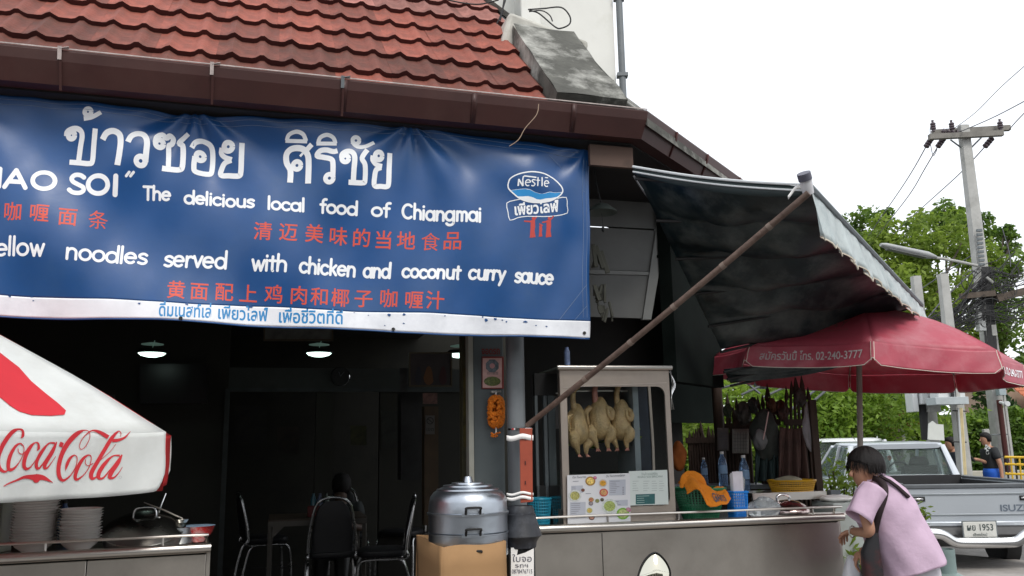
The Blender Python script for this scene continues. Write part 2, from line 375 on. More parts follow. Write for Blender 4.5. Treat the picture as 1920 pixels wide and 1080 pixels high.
mb.build('wall_pipe', M_pipe, bld)
# ---- loose cables on the roof
def wire(name, px, Yd, r=.006, label='thin black cable looping over the roof beside the white column', m=None, n=6, cat='cable', group=None, parent=None):
    pts = [atY(p[0], p[1], p[2] if len(p) > 2 else Yd) for p in px]
    mb = MB(); mb.tube([Vector(q) for q in cr(pts, n)], r, 5); o = mb.build(name, m or M_cable, parent)
    if parent is None: tag(o, label, cat, group)
    return o
wire('roof_cable', [(945, 0), (942, 20), (936, 45), (934, 60), (930, 80), (921, 88), (932, 95)], 5.85, .007, 'black cable dropping down behind the roof tiles to the coping edge')
wire('roof_cable', [(948, 0), (938, 30), (928, 55), (926, 85)], 5.8, .005, 'second thin black cable hanging beside the first at the tile edge')
wire('roof_cable', [(990, 18), (1020, 16), (1052, 14), (1068, 30), (1068, 45), (1052, 53), (1040, 50), (1010, 25), (992, 20)], 5.85, .006, 'black cable making a wide loop in front of the white upper wall')
wire('roof_cable', [(992, 22), (1015, 20), (1030, 28), (1036, 40)], 5.85, .005, 'short black cable curl left of the wide loop on the white wall')
wire('roof_cable', [(840, 0), (870, 6), (900, 8), (935, 0)], 5.9, .006, 'black cable sagging across the top of the tiled roof')
wire('hanging_string', [(1010, 195), (1006, 215), (985, 240), (972, 262), (955, 274)], 4.5, .0025, 'fine pale string dangling over the brown gutter', mat('string', (.35, .25, .18), .8), cat='string')
# ---- walls, columns, ceilings, interior
FL = .20
def A(s, d, z): return PB+E1*s+N1*d+UP*z         # facade frame: s along, d inwards
def wallbox(name, s0, s1, d0, d1, z0, z1, m, parent=bld, **k):
    mb = MB(); mb.prism([A(s0, d0, z0), A(s1, d0, z0), A(s1, d1, z0), A(s0, d1, z0)], UP*(z1-z0)); return mb.build(name, m, parent, smooth=0, **k)
M_ceil = mat('shaded_ceiling', (.01, .01, .009), .8, var=.2)  # indoor shade is put into this ceiling colour
M_inw = mat('inner_wall', (.022, .021, .015), .85, var=.25, scale=2, dirt_or_sheen=(.006, .006, .005))  # the room's shade is put into this near-black wall colour
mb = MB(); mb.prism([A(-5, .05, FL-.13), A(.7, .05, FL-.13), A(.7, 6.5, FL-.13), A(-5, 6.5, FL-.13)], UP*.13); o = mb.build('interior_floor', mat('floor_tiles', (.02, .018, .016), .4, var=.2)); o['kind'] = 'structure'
ceil_pts = [A(-5, .35, 2.98), A(.62, .35, 2.98), A(.62, 7, 2.98), A(-5, 7, 2.98)]
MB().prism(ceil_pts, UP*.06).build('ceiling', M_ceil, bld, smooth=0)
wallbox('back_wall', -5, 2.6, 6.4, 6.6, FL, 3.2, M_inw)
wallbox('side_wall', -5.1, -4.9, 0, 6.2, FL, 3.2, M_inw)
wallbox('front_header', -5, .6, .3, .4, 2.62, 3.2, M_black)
# partition with two dark doorways
def px_s(px, d):                                  # s coordinate of a pixel column on the plane d metres in
    q = onP(px, 800, PB+N1*d, N1); return (q-PB).dot(E1)
def px_z(px, py, d): return onP(px, py, PB+N1*d, N1).z
dP = 5.0
zt = px_z(500, 733, dP); zh = px_z(560, 690, dP)
xs = [px_s(p, dP) for p in (250, 425, 592, 625, 712, 760, 900)]
M_dframe = mat('dim_frame', (.045, .052, .052), .6, var=.3)
M_part = mat('partition_shaded', (.024, .022, .016), .7, var=.2, scale=2)  # partition colour darkened to carry the shade of the room
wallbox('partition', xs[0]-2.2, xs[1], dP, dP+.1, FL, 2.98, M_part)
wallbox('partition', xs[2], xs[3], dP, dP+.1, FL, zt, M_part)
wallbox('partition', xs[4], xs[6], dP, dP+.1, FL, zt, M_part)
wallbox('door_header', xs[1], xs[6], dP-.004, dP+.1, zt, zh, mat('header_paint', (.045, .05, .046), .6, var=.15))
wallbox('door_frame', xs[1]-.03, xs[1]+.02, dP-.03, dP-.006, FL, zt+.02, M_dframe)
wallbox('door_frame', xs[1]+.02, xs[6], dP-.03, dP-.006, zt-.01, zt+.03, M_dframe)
# grey square pillar and round drain pipe at the right of the room
M_pillar = mat('pillar_grey', (.085, .102, .106), .6, var=.12, scale=2, dirt_or_sheen=(.06, .075, .08), damt=.5)
dQ = .55
s0, s1 = px_s(888, dQ), px_s(946, dQ); wallbox('pillar', s0, s1, dQ, dQ+.26, FL, 2.98, M_pillar, bevel=.006)
wallbox('door_jamb', s0-.035, s0-.004, dQ-.02, dQ+.05, FL, 2.98, mat('jamb_paint', (.3, .3, .26), .5))
wallbox('yellow_jamb', px_s(866, dQ+.2), px_s(884, dQ+.2), dQ+.2, dQ+.26, FL, 2.98, mat('jamb_dark_yellow', (.05, .045, .02), .7, var=.4))
q = A(px_s(968, .34), .34, 0); MB().tube([V(q.x, q.y, .9), V(q.x, q.y, 2.95)], .056, 16).build('drain_pipe', M_pipe, bld)
# porch ceiling boards right of the banner
M_pc = mat('porch_wall', (.14, .143, .14), .8, var=.08)
M_pc2 = mat('porch_batten', (.2, .205, .2), .7, var=.08)
PW = V(0, 5.95, 0)
def Zw(px, py, off=0): return onP(px, py, PW-N1*off, N1)
for a_, b_, c_, d_ in (((1060, 300), (1252, 340), (1243, 430), (1060, 420)), ((1060, 423), (1242, 433), (1229, 509), (1060, 504)), ((1060, 514), (1229, 516), (1214, 597), (1060, 592))):
    MB().prism([Zw(*a_), Zw(*b_), Zw(*c_), Zw(*d_)], N1*.02).build('wall_board', M_pc, bld, smooth=0)
MB().prism([Zw(1236, 392, .02), Zw(1256, 392, .02), Zw(1221, 599, .02), Zw(1205, 599, .02)], N1*.04).build('wall_batten', M_pc2, bld, smooth=0)
MB().prism([Zw(1060, 504, .01), Zw(1228, 510, .01), Zw(1227, 516, .01), Zw(1060, 512, .01)], N1*.03).build('wall_batten', M_pc2, bld, smooth=0)
# dark side wall of facade B with deep room behind
def B(s, d, z): return V(Cg.x, Cg.y, 0)+E2*s+N2*d+UP*z
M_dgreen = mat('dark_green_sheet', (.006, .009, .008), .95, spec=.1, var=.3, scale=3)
sE = (onP(1345, 700, B(0, .5, 0), N2)-B(0, 0, 0)).dot(E2)
sS = (onP(1256, 450, B(0, .45, 0), N2)-B(0, 0, 0)).dot(E2)
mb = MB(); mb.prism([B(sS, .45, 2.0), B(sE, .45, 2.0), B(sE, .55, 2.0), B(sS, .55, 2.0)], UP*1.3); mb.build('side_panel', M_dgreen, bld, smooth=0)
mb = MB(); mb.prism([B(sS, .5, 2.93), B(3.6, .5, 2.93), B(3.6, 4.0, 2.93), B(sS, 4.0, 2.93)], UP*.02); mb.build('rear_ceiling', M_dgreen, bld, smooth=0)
# rear wall of the side bay, from behind the cabinet to the post
a_ = atY(985, 800, 7.6); b_ = atY(1338, 800, 8.6)
mb = MB(); mb.prism([V(a_.x, 7.6, .1), V(b_.x-.35, 8.4, .1), V(b_.x-.35, 8.5, .1), V(a_.x, 7.7, .1)], UP*3.1); mb.build('rear_wall', mat('rear_wall_shaded', (.012, .012, .010), .8, var=.4, scale=2), bld, smooth=0)  # near-black wall colour carries the shade of the side bay
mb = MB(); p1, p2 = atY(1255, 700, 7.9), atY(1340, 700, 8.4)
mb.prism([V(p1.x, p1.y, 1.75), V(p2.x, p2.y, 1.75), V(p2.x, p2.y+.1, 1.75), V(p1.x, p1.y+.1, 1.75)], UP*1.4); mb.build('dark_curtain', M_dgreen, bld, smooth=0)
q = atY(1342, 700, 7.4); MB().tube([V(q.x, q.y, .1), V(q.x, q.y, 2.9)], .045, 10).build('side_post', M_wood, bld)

# ---- shophouses and wires across the street behind the photographer (mirrored in the steel and the motorcycle mirror)
opp = thing('shophouse_row', 'plain shophouse row across the street behind the photographer', 'building', (0, -16, 0))
M_opp = mat('opposite_wall', (.3, .28, .24), .85, var=.15, scale=1)
mb = MB(); mb.box((0, -18, 2.6), (44, 4, 5.2)); mb.build('wall', M_opp, opp, smooth=0)
for k in range(14):
    for z, h in ((1.3, 2.2), (3.9, 1.2)): mb = MB(); mb.box((-20+k*3.1, -15.98, z), (2.2 if z < 2 else 1.2, .06, h)); mb.build('window', M_black, opp, smooth=0)
mb = MB(); mb.box((0, -15.2, 2.75), (44, 1.6, .1)); mb.build('canopy_slab', M_conc, opp, smooth=0)
# ================================================= lettering tools: pixel-space design mapped onto a real surface
def ribbon(mb, pts, wd, place, k0=0, taper=False, n=5, rnd=True):
    """pts: (x,y[,w]) design points; place(x,y,lift)->world"""
    P = cr([(p[0], p[1], p[2] if len(p) > 2 else wd) for p in pts], n) if len(pts) > 2 else [np.array((p[0], p[1], p[2] if len(p) > 2 else wd), float) for p in pts]
    if len(P) == 2: P = [P[0]*(1-t)+P[1]*t for t in np.linspace(0, 1, 5)]
    # rounded ends
    def endcap(a, b):
        d = a[:2]-b[:2]; l = np.hypot(*d)
        if l < 1e-6: return []
        d = d/l; r = a[2]/2
        return [np.array((*(a[:2]+d*r*c), 2*r*max(s_, .05))) for c, s_ in ((.38, .92), (.75, .66), (.95, .3))]
    if rnd: P = endcap(P[0], P[1])[::-1]+list(P)+endcap(P[-1], P[-2])
    vs = []; N = len(P)
    for i, p in enumerate(P):
        a, b = P[max(i-1, 0)], P[min(i+1, N-1)]; t = b[:2]-a[:2]; l = np.hypot(*t); t = t/l if l > 1e-9 else np.array((1, 0)); nn = np.array((-t[1], t[0]))
        for s_ in (-1, 1): vs.append(place(p[0]+nn[0]*s_*p[2]/2, p[1]+nn[1]*s_*p[2]/2, .00006*((k0 % 14)+i*.12)))
    mb.add(vs, [(2*i, 2*i+1, 2*i+3, 2*i+2) for i in range(N-1)])
def arc(cx, cy, rx, ry, a0, a1, n=9):
    return [(cx+rx*math.cos(math.radians(a0+(a1-a0)*i/n)), cy+ry*math.sin(math.radians(a0+(a1-a0)*i/n))) for i in range(n+1)]
def ring(cx, cy, r, w_): return [(*p, w_) for p in arc(cx, cy, r, r, 0, 362, 14)]
O_ = arc(.42, .5, .40, .48, 90, 452, 14)
GL = {
 'a': ([O_, [(.86, 1), (.86, 0)]], 1.08), 'c': ([arc(.42, .5, .40, .48, 45, 315, 12)], .9),
 'd': ([O_, [(.86, 1.62), (.86, 0)]], 1.08), 'e': ([[(.06, .53), (.8, .53)], arc(.42, .5, .40, .48, 5, 312, 13)], 1.0),
 'f': ([arc(.44, 1.32, .24, .3, 70, 180, 5)+[(.2, .9), (.2, 0)], [(-.02, .98), (.46, .98)]], .6),
 'g': ([O_, [(.84, 1), (.84, -.15)]+arc(.46, -.15, .38, .35, -20, -150, 6)], 1.08),
 'h': ([[(.08, 1.62), (.08, 0)], [(.1, .55)]+arc(.42, .6, .32, .38, 160, 0, 7)+[(.74, .3), (.74, 0)]], .98),
 'i': ([[(.08, 1), (.08, 0)], [(.08, 1.38), (.08, 1.42)]], .34), 'l': ([[(.08, 1.62), (.08, 0)]], .34),
 'k': ([[(.08, 1.62), (.08, 0)], [(.62, .98), (.12, .45)], [(.25, .58), (.66, 0)]], .84),
 'm': ([[(.08, 1), (.08, 0)], arc(.32, .65, .24, .33, 170, 0, 6)+[(.56, 0)], arc(.8, .65, .24, .33, 170, 0, 6)+[(1.04, 0)]], 1.3),
 'n': ([[(.08, 1), (.08, 0)], [(.1, .55)]+arc(.42, .6, .32, .38, 160, 0, 7)+[(.74, .3), (.74, 0)]], .98),
 'o': ([O_], 1.0), 'r': ([[(.08, 1), (.08, 0)], [(.1, .55)]+arc(.4, .6, .3, .38, 150, 50, 5)], .66),
 's': ([[(.66, .86), (.5, .97), (.3, .97), (.12, .84), (.13, .66), (.35, .53), (.58, .42), (.66, .25), (.55, .08), (.33, .02), (.06, .12)]], .82),
 't': ([[(.24, 1.4), (.24, .2), (.3, .02)], [(-.02, 1), (.5, 1)]], .6),
 'u': ([[(.08, 1), (.08, .42)]+arc(.42, .38, .34, .36, 180, 350, 7)+[(.76, .5), (.76, 1)], [(.78, 1), (.78, 0)]], 1.0),
 'v': ([[(.04, 1), (.36, 0)], [(.36, 0), (.7, 1)]], .82), 'w': ([[(.04, 1), (.3, 0)], [(.3, 0), (.52, .9)], [(.52, .9), (.76, 0)], [(.76, 0), (1.02, 1)]], 1.14),
 'y': ([[(.06, 1), (.4, .05)], [(.74, 1), (.4, .05), (.2, -.5)]], .86),
 'T': ([[(0, 1.5), (.9, 1.5)], [(.45, 1.5), (.45, 0)]], 1.0), 'C': ([arc(.6, .75, .56, .74, 50, 310, 14)], 1.22),
 'A': ([[(.04, 0), (.58, 1.5)], [(.58, 1.5), (1.14, 0)], [(.22, .5), (.92, .5)]], 1.3), 'O': ([arc(.7, .75, .66, .74, 90, 452, 18)], 1.5),
 'S': ([[(.95, 1.32), (.7, 1.5), (.35, 1.48), (.15, 1.2), (.25, .92), (.6, .7), (.92, .5), (.95, .2), (.7, .0), (.3, .0), (.04, .2)]], 1.12),
 'I': ([[(.1, 1.5), (.1, 0)]], .4), 'H': ([[(.08, 1.5), (.08, 0)], [(.9, 1.5), (.9, 0)], [(.08, .78), (.9, .78)]], 1.1)}
def brush(mb, word, x0, x1, y0, y1, xh, wd, place, slant=.08):
    mb = MB()
    tot = sum(GL[c][1] for c in word)-.16; sx = (x1-x0-wd)/tot; cx = 0; k = 0
    for c in word:
        strokes, adv = GL[c]; jx, jy = random.uniform(-.3, .3), random.uniform(-.5, .5)
        for st in strokes:
            k += 1; pts = []
            for (gx, gy) in st:
                X = x0+wd/2+(cx+gx)*sx+gy*xh*slant+jx; t = (X-x0)/max(x1-x0, 1); pts.append((X, y0+(y1-y0)*t-gy*(xh-wd)-wd/2+jy))
            ribbon(mb, pts, wd, place, k0=k, n=4 if len(pts) > 3 else 2)
        cx += adv
    mb.build('white_lettering', M_ltr, ban)
def fontmesh(mb, body, x0, y0, x1, y1, h=None, place=None, bold=.0, stretchy=1.0, shear=0, sub=True, em=None):
    """bundled typeface text laid from baseline (x0,y0) to (x1,y1) in design units"""
    c = bpy.data.curves.new('t', 'FONT'); c.body = body; c.offset = bold; c.shear = shear; c.resolution_u = 4
    o = bpy.data.objects.new('t', c); COL.objects.link(o); dg = bpy.context.evaluated_depsgraph_get()
    me = bpy.data.meshes.new_from_object(o.evaluated_get(dg)); bpy.data.objects.remove(o)
    co = np.array([v.co[:2] for v in me.vertices])
    if len(co) == 0: return
    mn, mxx = co[:, 0].min(), co[:, 0].max(); L = math.hypot(x1-x0, y1-y0); s_ = L/(mxx-mn); sy = (h/.73 if h else s_*stretchy)
    if em: s_ = sy = em*1.04; co_ = (mn+mxx)/2; mn = co_-.5*L/s_
    if sub:
        bm = bmesh.new(); bm.from_mesh(me)
        for _ in range(1):
            ed = [e for e in bm.edges if e.calc_length()*s_ > 8]
            if ed: bmesh.ops.subdivide_edges(bm, edges=ed, cuts=1)
        bmesh.ops.triangulate(bm, faces=bm.faces)
        bm.to_mesh(me); bm.free()
    ux, uy = (x1-x0)/L, (y1-y0)/L
    vs = []
    for v in me.vertices:
        a = (v.co.x-mn)*s_; b = v.co.y*sy; vs.append(place(x0+ux*a+uy*b, y0+uy*a-ux*b, 0))
    mb.add(vs, [tuple(p.vertices) for p in me.polygons]); bpy.data.meshes.remove(me)
# ================================================= the blue banner
ban = thing('banner', 'big blue cloth banner with white noodle shop lettering hung under the gutter', 'banner', PB)
def st_of(px, py):
    q = onP(px, py, PB, N1); return (q-PB).dot(E1), q.z
ANC = [st_of(365, 205), st_of(770, 238), st_of(-120, 150), st_of(1100, 280)]
def fold(s, z):
    d = 0
    for i, (a, b) in enumerate(ANC):
        dx, dz = s-a, z-b-.03; r = math.hypot(dx, dz); th = math.atan2(dx, -dz)
        amp = .012 if i < 3 else .008
        d += amp*math.cos(th*(9 if i < 2 else 7)+i)*math.exp(-r/.55)*min(1, r/.12)
    d += .011*math.sin(2.1*s+2.6*z+.5)+.007*math.sin(5.5*s-4.1*z+1)+.0035*math.sin(11*s+6*z)+.002*math.sin(23*s-9*z+2)
    # diagonal drapes in the left half
    d += .012*math.exp(-((s+1.9)/.8)**2)*math.sin(8*(s*.75+z*1.0)+1.5)
    # sagging swags under the top hem between ties
    d += .016*math.exp(-((s-.15)/.28)**2-((z-3.12)/.12)**2)
    return d*1.6
def ban_pt(px, py, lift=0):
    s, z = st_of(px, py); return PB+E1*s+UP*z-N1*(fold(s, z)+lift)
def pl(px, py, lift=0): return ban_pt(px, py, .0018+lift)
TOP = [(-330, 135), (0, 176), (365, 215), (560, 226), (770, 240), (1108, 284)]
BOT = [(-330, 578), (0, 592), (340, 601), (740, 620), (1103, 634)]
WH = [(-330, 535), (0, 554), (340, 569), (640, 581), (900, 592), (1104, 604)]
def interp(T, x):
    for (a, b), (c, d) in zip(T, T[1:]):
        if x <= c: return b+(d-b)*(x-a)/(c-a)
    return T[-1][1]
def redge(py): return 1108-5*(py-284)/350+1.5*math.sin(py/30)
def bsurf(u, va, vb, off=0):
    def fn(a, b):
        x0 = -330+a*1438; y = va(x0)+(vb(x0)-va(x0))*b; x = min(x0, 1108); x = -330+(redge(y)+330)*a
        return ban_pt(x, y, off)
    return fn
tb = lambda x: interp(TOP, x)-2*math.sin(x*.03)**2; wb = lambda x: interp(WH, x)+1.2*math.sin(x*.021); bb = lambda x: interp(BOT, x)+1.5*math.sin(x*.017)
MB().grid(bsurf(0, tb, wb), 320, 110).build('cloth', M_blue, ban, thick=.002)
MB().grid(bsurf(0, wb, bb, .0), 320, 12).build('white_border', M_bwhite, ban, thick=.002)
MB().grid(bsurf(0, bb, lambda x: bb(x)+3.2, -.001), 150, 1).build('lower_hem', M_blue, ban, thick=.003)
# hems, stitches, grommets
M_stitch = mat('stitch', (.2, .27, .4), .8)
mb = MB()
for off in (7, 16):
    mb.tube([ban_pt(x, tb(x)+off, .003) for x in range(-320, 1100, 12)], .0011, 4)
for off in (6, 13):
    mb.tube([ban_pt(redge(y)-off, y, .003) for y in range(300, 600, 8)], .0011, 4)
mb.tube([ban_pt(1098, 535, .003), ban_pt(1048, 600, .003)], .0011, 4); mb.tube([ban_pt(1098, 575, .003), ban_pt(1075, 602, .003)], .0011, 4)
mb.tube([ban_pt(1027, 293, .003), ban_pt(1098, 360, .003)], .0008, 4)
mb.build('stitching', M_stitch, ban)
for gx, gy in ((340, 599), (738, 617), (1094, 625)):
    mb = MB(); c_ = ban_pt(gx, gy, .004); mb.lathe([(.010, 0), (.010, .003), (.005, .003)], c_, 10, rot=Matrix.Rotation(math.pi/2, 3, 'X')); mb.build('grommet', M_black, ban)
# paint chips on the white border
mb = MB()
for cx, cy in ((60, 557), (63, 564), (20, 556), (262, 570), (665, 585), (692, 590), (730, 590), (757, 590), (835, 592), (905, 594), (912, 600), (930, 597), (942, 600), (950, 603), (722, 610), (757, 606), (1005, 610), (1025, 612), (985, 604), (470, 573), (640, 581), (350, 571)):
    r = random.uniform(1.5, 4.5); n_ = 7
    pts = [ban_pt(cx+r*random.uniform(.3, 1.3)*math.cos(j*6.28/n_), cy+.7*r*random.uniform(.3, 1.3)*math.sin(j*6.28/n_), .0035) for j in range(n_)]
    mb.add(pts, [tuple(range(n_))])
mb.build('paint_chips', M_blue, ban)
# --- Thai headline, traced stroke by stroke
def tr(x0, y0, sc): return lambda pts, wd: [(x0+p[0]/sc, y0+p[1]/sc, wd/sc) for p in pts]
T1 = tr(110, 190, 5.143); T2 = tr(510, 230, 7.7125)
kk = 0
def C_(cx, cy, r): return [(cx+r*math.cos(a/14*6.32), cy+r*math.sin(a/14*6.32)) for a in range(15)]
for T, st in ((T1, [
    (C_(120, 322, 32), 50), ([(70, 325), (80, 285), (140, 262), (200, 275), (226, 325), (205, 440), (185, 570)], 50), ([(97, 575), (190, 582), (290, 592), (322, 570), (338, 420), (357, 270)], 50),
    (C_(290, 116, 32), 44), ([(248, 178), (330, 165), (415, 120)], 42),
    ([(425, 372), (465, 312), (530, 292), (588, 325), (602, 400), (590, 520), (570, 625)], 58),
    ([(672, 402), (706, 342), (768, 316), (828, 335), (855, 400), (848, 500), (838, 590)], 56), (C_(795, 585, 42), 50),
    (C_(972, 408, 36), 50), ([(932, 400), (948, 345), (1000, 322), (1036, 350), (1070, 325), (1102, 350), (1088, 400), (1060, 420), (1058, 520), (1055, 630)], 48), ([(995, 640), (1080, 650), (1160, 655), (1192, 620), (1196, 430), (1160, 385), (1200, 340), (1248, 300)], 54),
    ([(1282, 440), (1318, 388), (1388, 366), (1458, 400), (1482, 480), (1474, 650), (1440, 685), (1320, 670), (1302, 620), (1312, 520)], 50), (C_(1362, 518, 38), 50),
    (C_(1635, 425, 40), 52), ([(1572, 430), (1566, 480), (1600, 520), (1668, 548)], 46), ([(1665, 552), (1605, 572), (1574, 620), (1562, 690), (1640, 700), (1735, 705), (1756, 665), (1762, 520), (1768, 385)], 52)]),
  (T2, [
    ([(215, 260), (245, 185), (350, 150), (445, 190), (490, 285)], 58), ([(195, 262), (350, 278), (505, 290)], 52),
    ([(262, 855), (268, 680), (215, 570), (210, 450), (270, 385), (370, 372), (460, 400), (518, 480), (530, 620), (522, 875)], 84), ([(495, 410), (572, 330)], 70), (C_(362, 610, 55), 68), ([(460, 430), (405, 486)], 34),
    ([(662, 325), (692, 240), (790, 200), (880, 240), (912, 325)], 58), ([(640, 320), (790, 322), (930, 326)], 54),
    ([(940, 430), (880, 440), (780, 412), (690, 425), (650, 490), (740, 515), (850, 550), (875, 620), (872, 800)], 74), (C_(825, 820, 55), 66),
    (C_(1207, 278, 48), 60), ([(1152, 300), (1220, 368), (1330, 370), (1470, 308)], 56),
    (C_(1050, 550, 48), 70), ([(1000, 540), (1012, 480), (1080, 442), (1150, 455), (1186, 530), (1176, 700), (1170, 860)], 76), ([(1100, 880), (1210, 882), (1310, 880), (1340, 850), (1338, 640), (1292, 540), (1370, 418)], 72),
    (C_(1535, 500, 52), 68), ([(1450, 500), (1446, 560), (1500, 618), (1590, 638)], 66), ([(1575, 655), (1505, 690), (1482, 780), (1480, 915), (1570, 925), (1655, 930), (1682, 890), (1690, 700), (1700, 450)], 72)])):
    mb = MB()
    for s_, wd in st: kk += 2; ribbon(mb, T(s_, wd), wd, pl, k0=kk, n=5, rnd=False)
    mb.build('headline_lettering', M_ltr, ban)
mb = MB(); yb = lambda x: 358+(x-30)*.049
for wd_, a, b in (('H', -40, 6), ('A', 5, 54), ('O', 56, 106)): brush(mb, wd_, a, b, yb(a), yb(b), 31, 8.6, pl, .04)
brush(mb, 'S', 124, 160, 364, 366, 31.5, 8.6, pl, .03); brush(mb, 'O', 158, 205, 366, 368, 31.5, 9, pl, .02); brush(mb, 'I', 209, 222, 368, 369, 31.5, 9.5, pl, .05)
ribbon(mb, [(243, 324), (237, 331)], 5, pl); ribbon(mb, [(251, 324), (245, 331)], 5, pl); mb.build('quote_mark', M_ltr, ban)
for wd_, a, b, c_, d_, h_ in (('The', 266, 321, 375, 377, 20.5), ('delicious', 343, 478, 382, 391, 20), ('local', 500, 573, 394, 398, 20), ('food', 599, 672, 400, 405, 20), ('of', 695, 732, 407, 409, 20.5), ('Chiangmai', 752, 901, 411, 421, 22)):
    brush(mb, wd_, a, b, c_, d_, h_, 4.9, pl, .02)
for wd_, a, b, c_, d_, h_ in (('y', -32, -8, 482, 483, 26), ('ellow', -8, 86, 483, 485, 26), ('noodles', 124, 276, 491, 497, 25), ('served', 304, 426, 500, 505, 25), ('with', 469, 539, 508, 512, 24), ('chicken', 559, 669, 513, 519, 23.5), ('and', 680, 734, 520, 523, 22.5), ('coconut', 752, 863, 522, 526, 21.5), ('curry', 876, 946, 526, 530, 22), ('sauce', 961, 1038, 532, 536, 22.5)):
    brush(mb, wd_, a, b, c_, d_, h_, 5.2, pl, .06)
# --- Chinese in red
mb = MB()
def cjk(ch, cx, cy, h=35):
    mb = MB(); fontmesh(mb, ch, cx-h/2, cy+h*.36-.025*h, cx+h/2, cy+h*.36+.025*h, place=pl, bold=0 if ch in '条食' else .01, em=h*1.0); mb.build('chinese_character', M_red, ban)
for ch, x, y in zip('咖喱面条', (27, 77, 128, 183), (401, 404, 409, 413)): cjk(ch, x, y, 36)
for ch, x, y in zip('清迈美味的当地食品', (492, 540, 589, 635, 678, 719, 761, 807, 847), (435, 436, 438, 442, 446, 450, 452, 454, 453)): cjk(ch, x, y, 35)
for ch, x, y in zip('黄面配上鸡肉和椰子咖喱汁', (330, 373, 420, 465, 512, 560, 598, 638, 682, 729, 776, 815), (545, 547, 548, 551, 552, 554, 556, 558, 559, 560, 563, 564)): cjk(ch, x, y, 35)
mb = MB()
for tx, a, b, y_ in (('ดื่มเนสท์เล่', 299, 396, 594), ('เพียวไลฟ์', 409, 502, 598), ('เพื่อชีวิตที่ดี', 523, 643, 603)):
    mb = MB(); fontmesh(mb, tx, a, y_, b, y_+(b-a)*.03, h=24, place=pl, bold=.018); mb.build('small_thai_lettering', M_cyan, ban)
# --- oval emblem, waves, name box, three red figures
L = lambda pts: [(920+p[0]/7.2, 310+p[1]/7.2) for p in pts]
ov = [(215, 280), (240, 205), (330, 155), (450, 130), (560, 125), (700, 145), (820, 205), (910, 290), (945, 355), (930, 405), (880, 450), (780, 500), (640, 520), (500, 510), (380, 470), (280, 390), (225, 330), (215, 280)]
def poly(mb, pts, lift, nn=4, smooth=True):
    q = [(p[0], p[1]) for p in pts]; bm = bmesh.new(); vs = [bm.verts.new((a, b, 0)) for a, b in q]; f = bm.faces.new(vs); bmesh.ops.triangulate(bm, faces=[f])
    ed = [e for e in bm.edges if e.calc_length() > 12]; 
    if ed: bmesh.ops.subdivide_edges(bm, edges=ed, cuts=2)
    bmesh.ops.triangulate(bm, faces=bm.faces); bm.verts.index_update()
    mb.add([pl(v.co.x, v.co.y, lift) for v in bm.verts], [tuple(v.index for v in f.verts) for f in bm.faces]); bm.free()
blue = L([(260, 357), (340, 350), (430, 346), (500, 356), (560, 385), (640, 408), (700, 405), (770, 385), (840, 395), (930, 388), (870, 450), (790, 462), (720, 466), (650, 482), (600, 476), (550, 452), (480, 436), (400, 440), (340, 440), (290, 400)])
wht = L([(335, 438), (400, 441), (480, 437), (550, 453), (600, 477), (650, 483), (720, 467), (790, 463), (872, 448), (780, 500), (640, 520), (500, 510), (400, 480)])
m1 = MB(); poly(m1, blue, .0004); m1.build('emblem_wave', mat('emblem_blue', (.02, .26, .6), .5), ban)
mb = MB(); poly(mb, wht, .001)
ribbon(mb, L(ov), 2.3, pl, k0=8); ribbon(mb, L([(260, 357), (340, 350), (430, 346), (500, 356), (560, 385), (640, 408), (700, 405), (770, 385), (840, 395), (930, 388)]), 1.1, pl, k0=14)
ribbon(mb, L([(380, 476), (300, 488), (205, 522), (220, 640), (245, 755), (350, 720), (480, 700), (700, 705), (850, 698), (1020, 655), (1015, 560), (1000, 452), (880, 466)]), 1.5, pl, k0=20, n=2)
for k, (pts, wd) in enumerate(((((345, 305), (350, 215)), 20), (((350, 220), (405, 308)), 20), (((408, 308), (405, 190), (480, 188), (580, 200)), 17),
    (((440, 265), (505, 262)), 13), ([(470+34*math.cos(a), 268-38*math.sin(a)) for a in np.linspace(.1, 5.3, 10)], 15),
    (((570, 235), (540, 228), (522, 245), (545, 265), (565, 285), (545, 308), (515, 302)), 15), (((603, 195), (603, 310)), 17), (((580, 235), (632, 236)), 13),
    (((660, 192), (662, 310)), 18), (((700, 272), (752, 270)), 13), ([(725+32*math.cos(a), 275-38*math.sin(a)) for a in np.linspace(.1, 5.3, 10)], 15), (((700, 195), (745, 196)), 13))):
    ribbon(mb, L(pts), wd/7.2, pl, k0=26+k, n=3, rnd=False)
fontmesh(mb, 'เพียวไลฟ์', 963.5, 405, 1045, 398.5, h=20, place=lambda x, y, l: pl(x, y, .001), bold=.03)
mb.build('emblem_lettering', M_ltr, ban)
mb = MB()
for base, sc, arms in (((555, 850), 1.0, ((-110, -85), (50, -150))), ((660, 890), .62, ((-20, -150), (40, -110))), ((765, 850), .98, ((-80, -70), (60, -150)))):
    bx, by = base
    P = lambda pts: L([(bx+a*sc, by+b*sc) for a, b in pts])
    poly(mb, P([(-28, -100), (30, -100), (34, -10), (26, 40), (40, 130), (16, 130), (0, 50), (-14, 135), (-38, 135), (-28, 20)]), .0002)
    poly(mb, P([(20*math.cos(a)+5, -122+22*math.sin(a)) for a in np.linspace(0, 5.6, 8)]), .0009)
    for k, (ax, ay) in enumerate(arms): ribbon(mb, P([(0, -80), (ax*.6, ay*.5-40), (ax, ay)]), 2.6*sc, pl, k0=5+k)
mb.build('red_figures', mat('figure_red', (.5, .05, .04), .6), ban)
# ties that hold the banner
for px, py in ((0, 176), (365, 215), (770, 240), (1105, 285)):
    p = ban_pt(px, py+3); mb = MB(); mb.tube([p, p+UP*.07+N1*.05, p+UP*.16+N1*.08], .003, 5); mb.build('tie', M_black, ban)
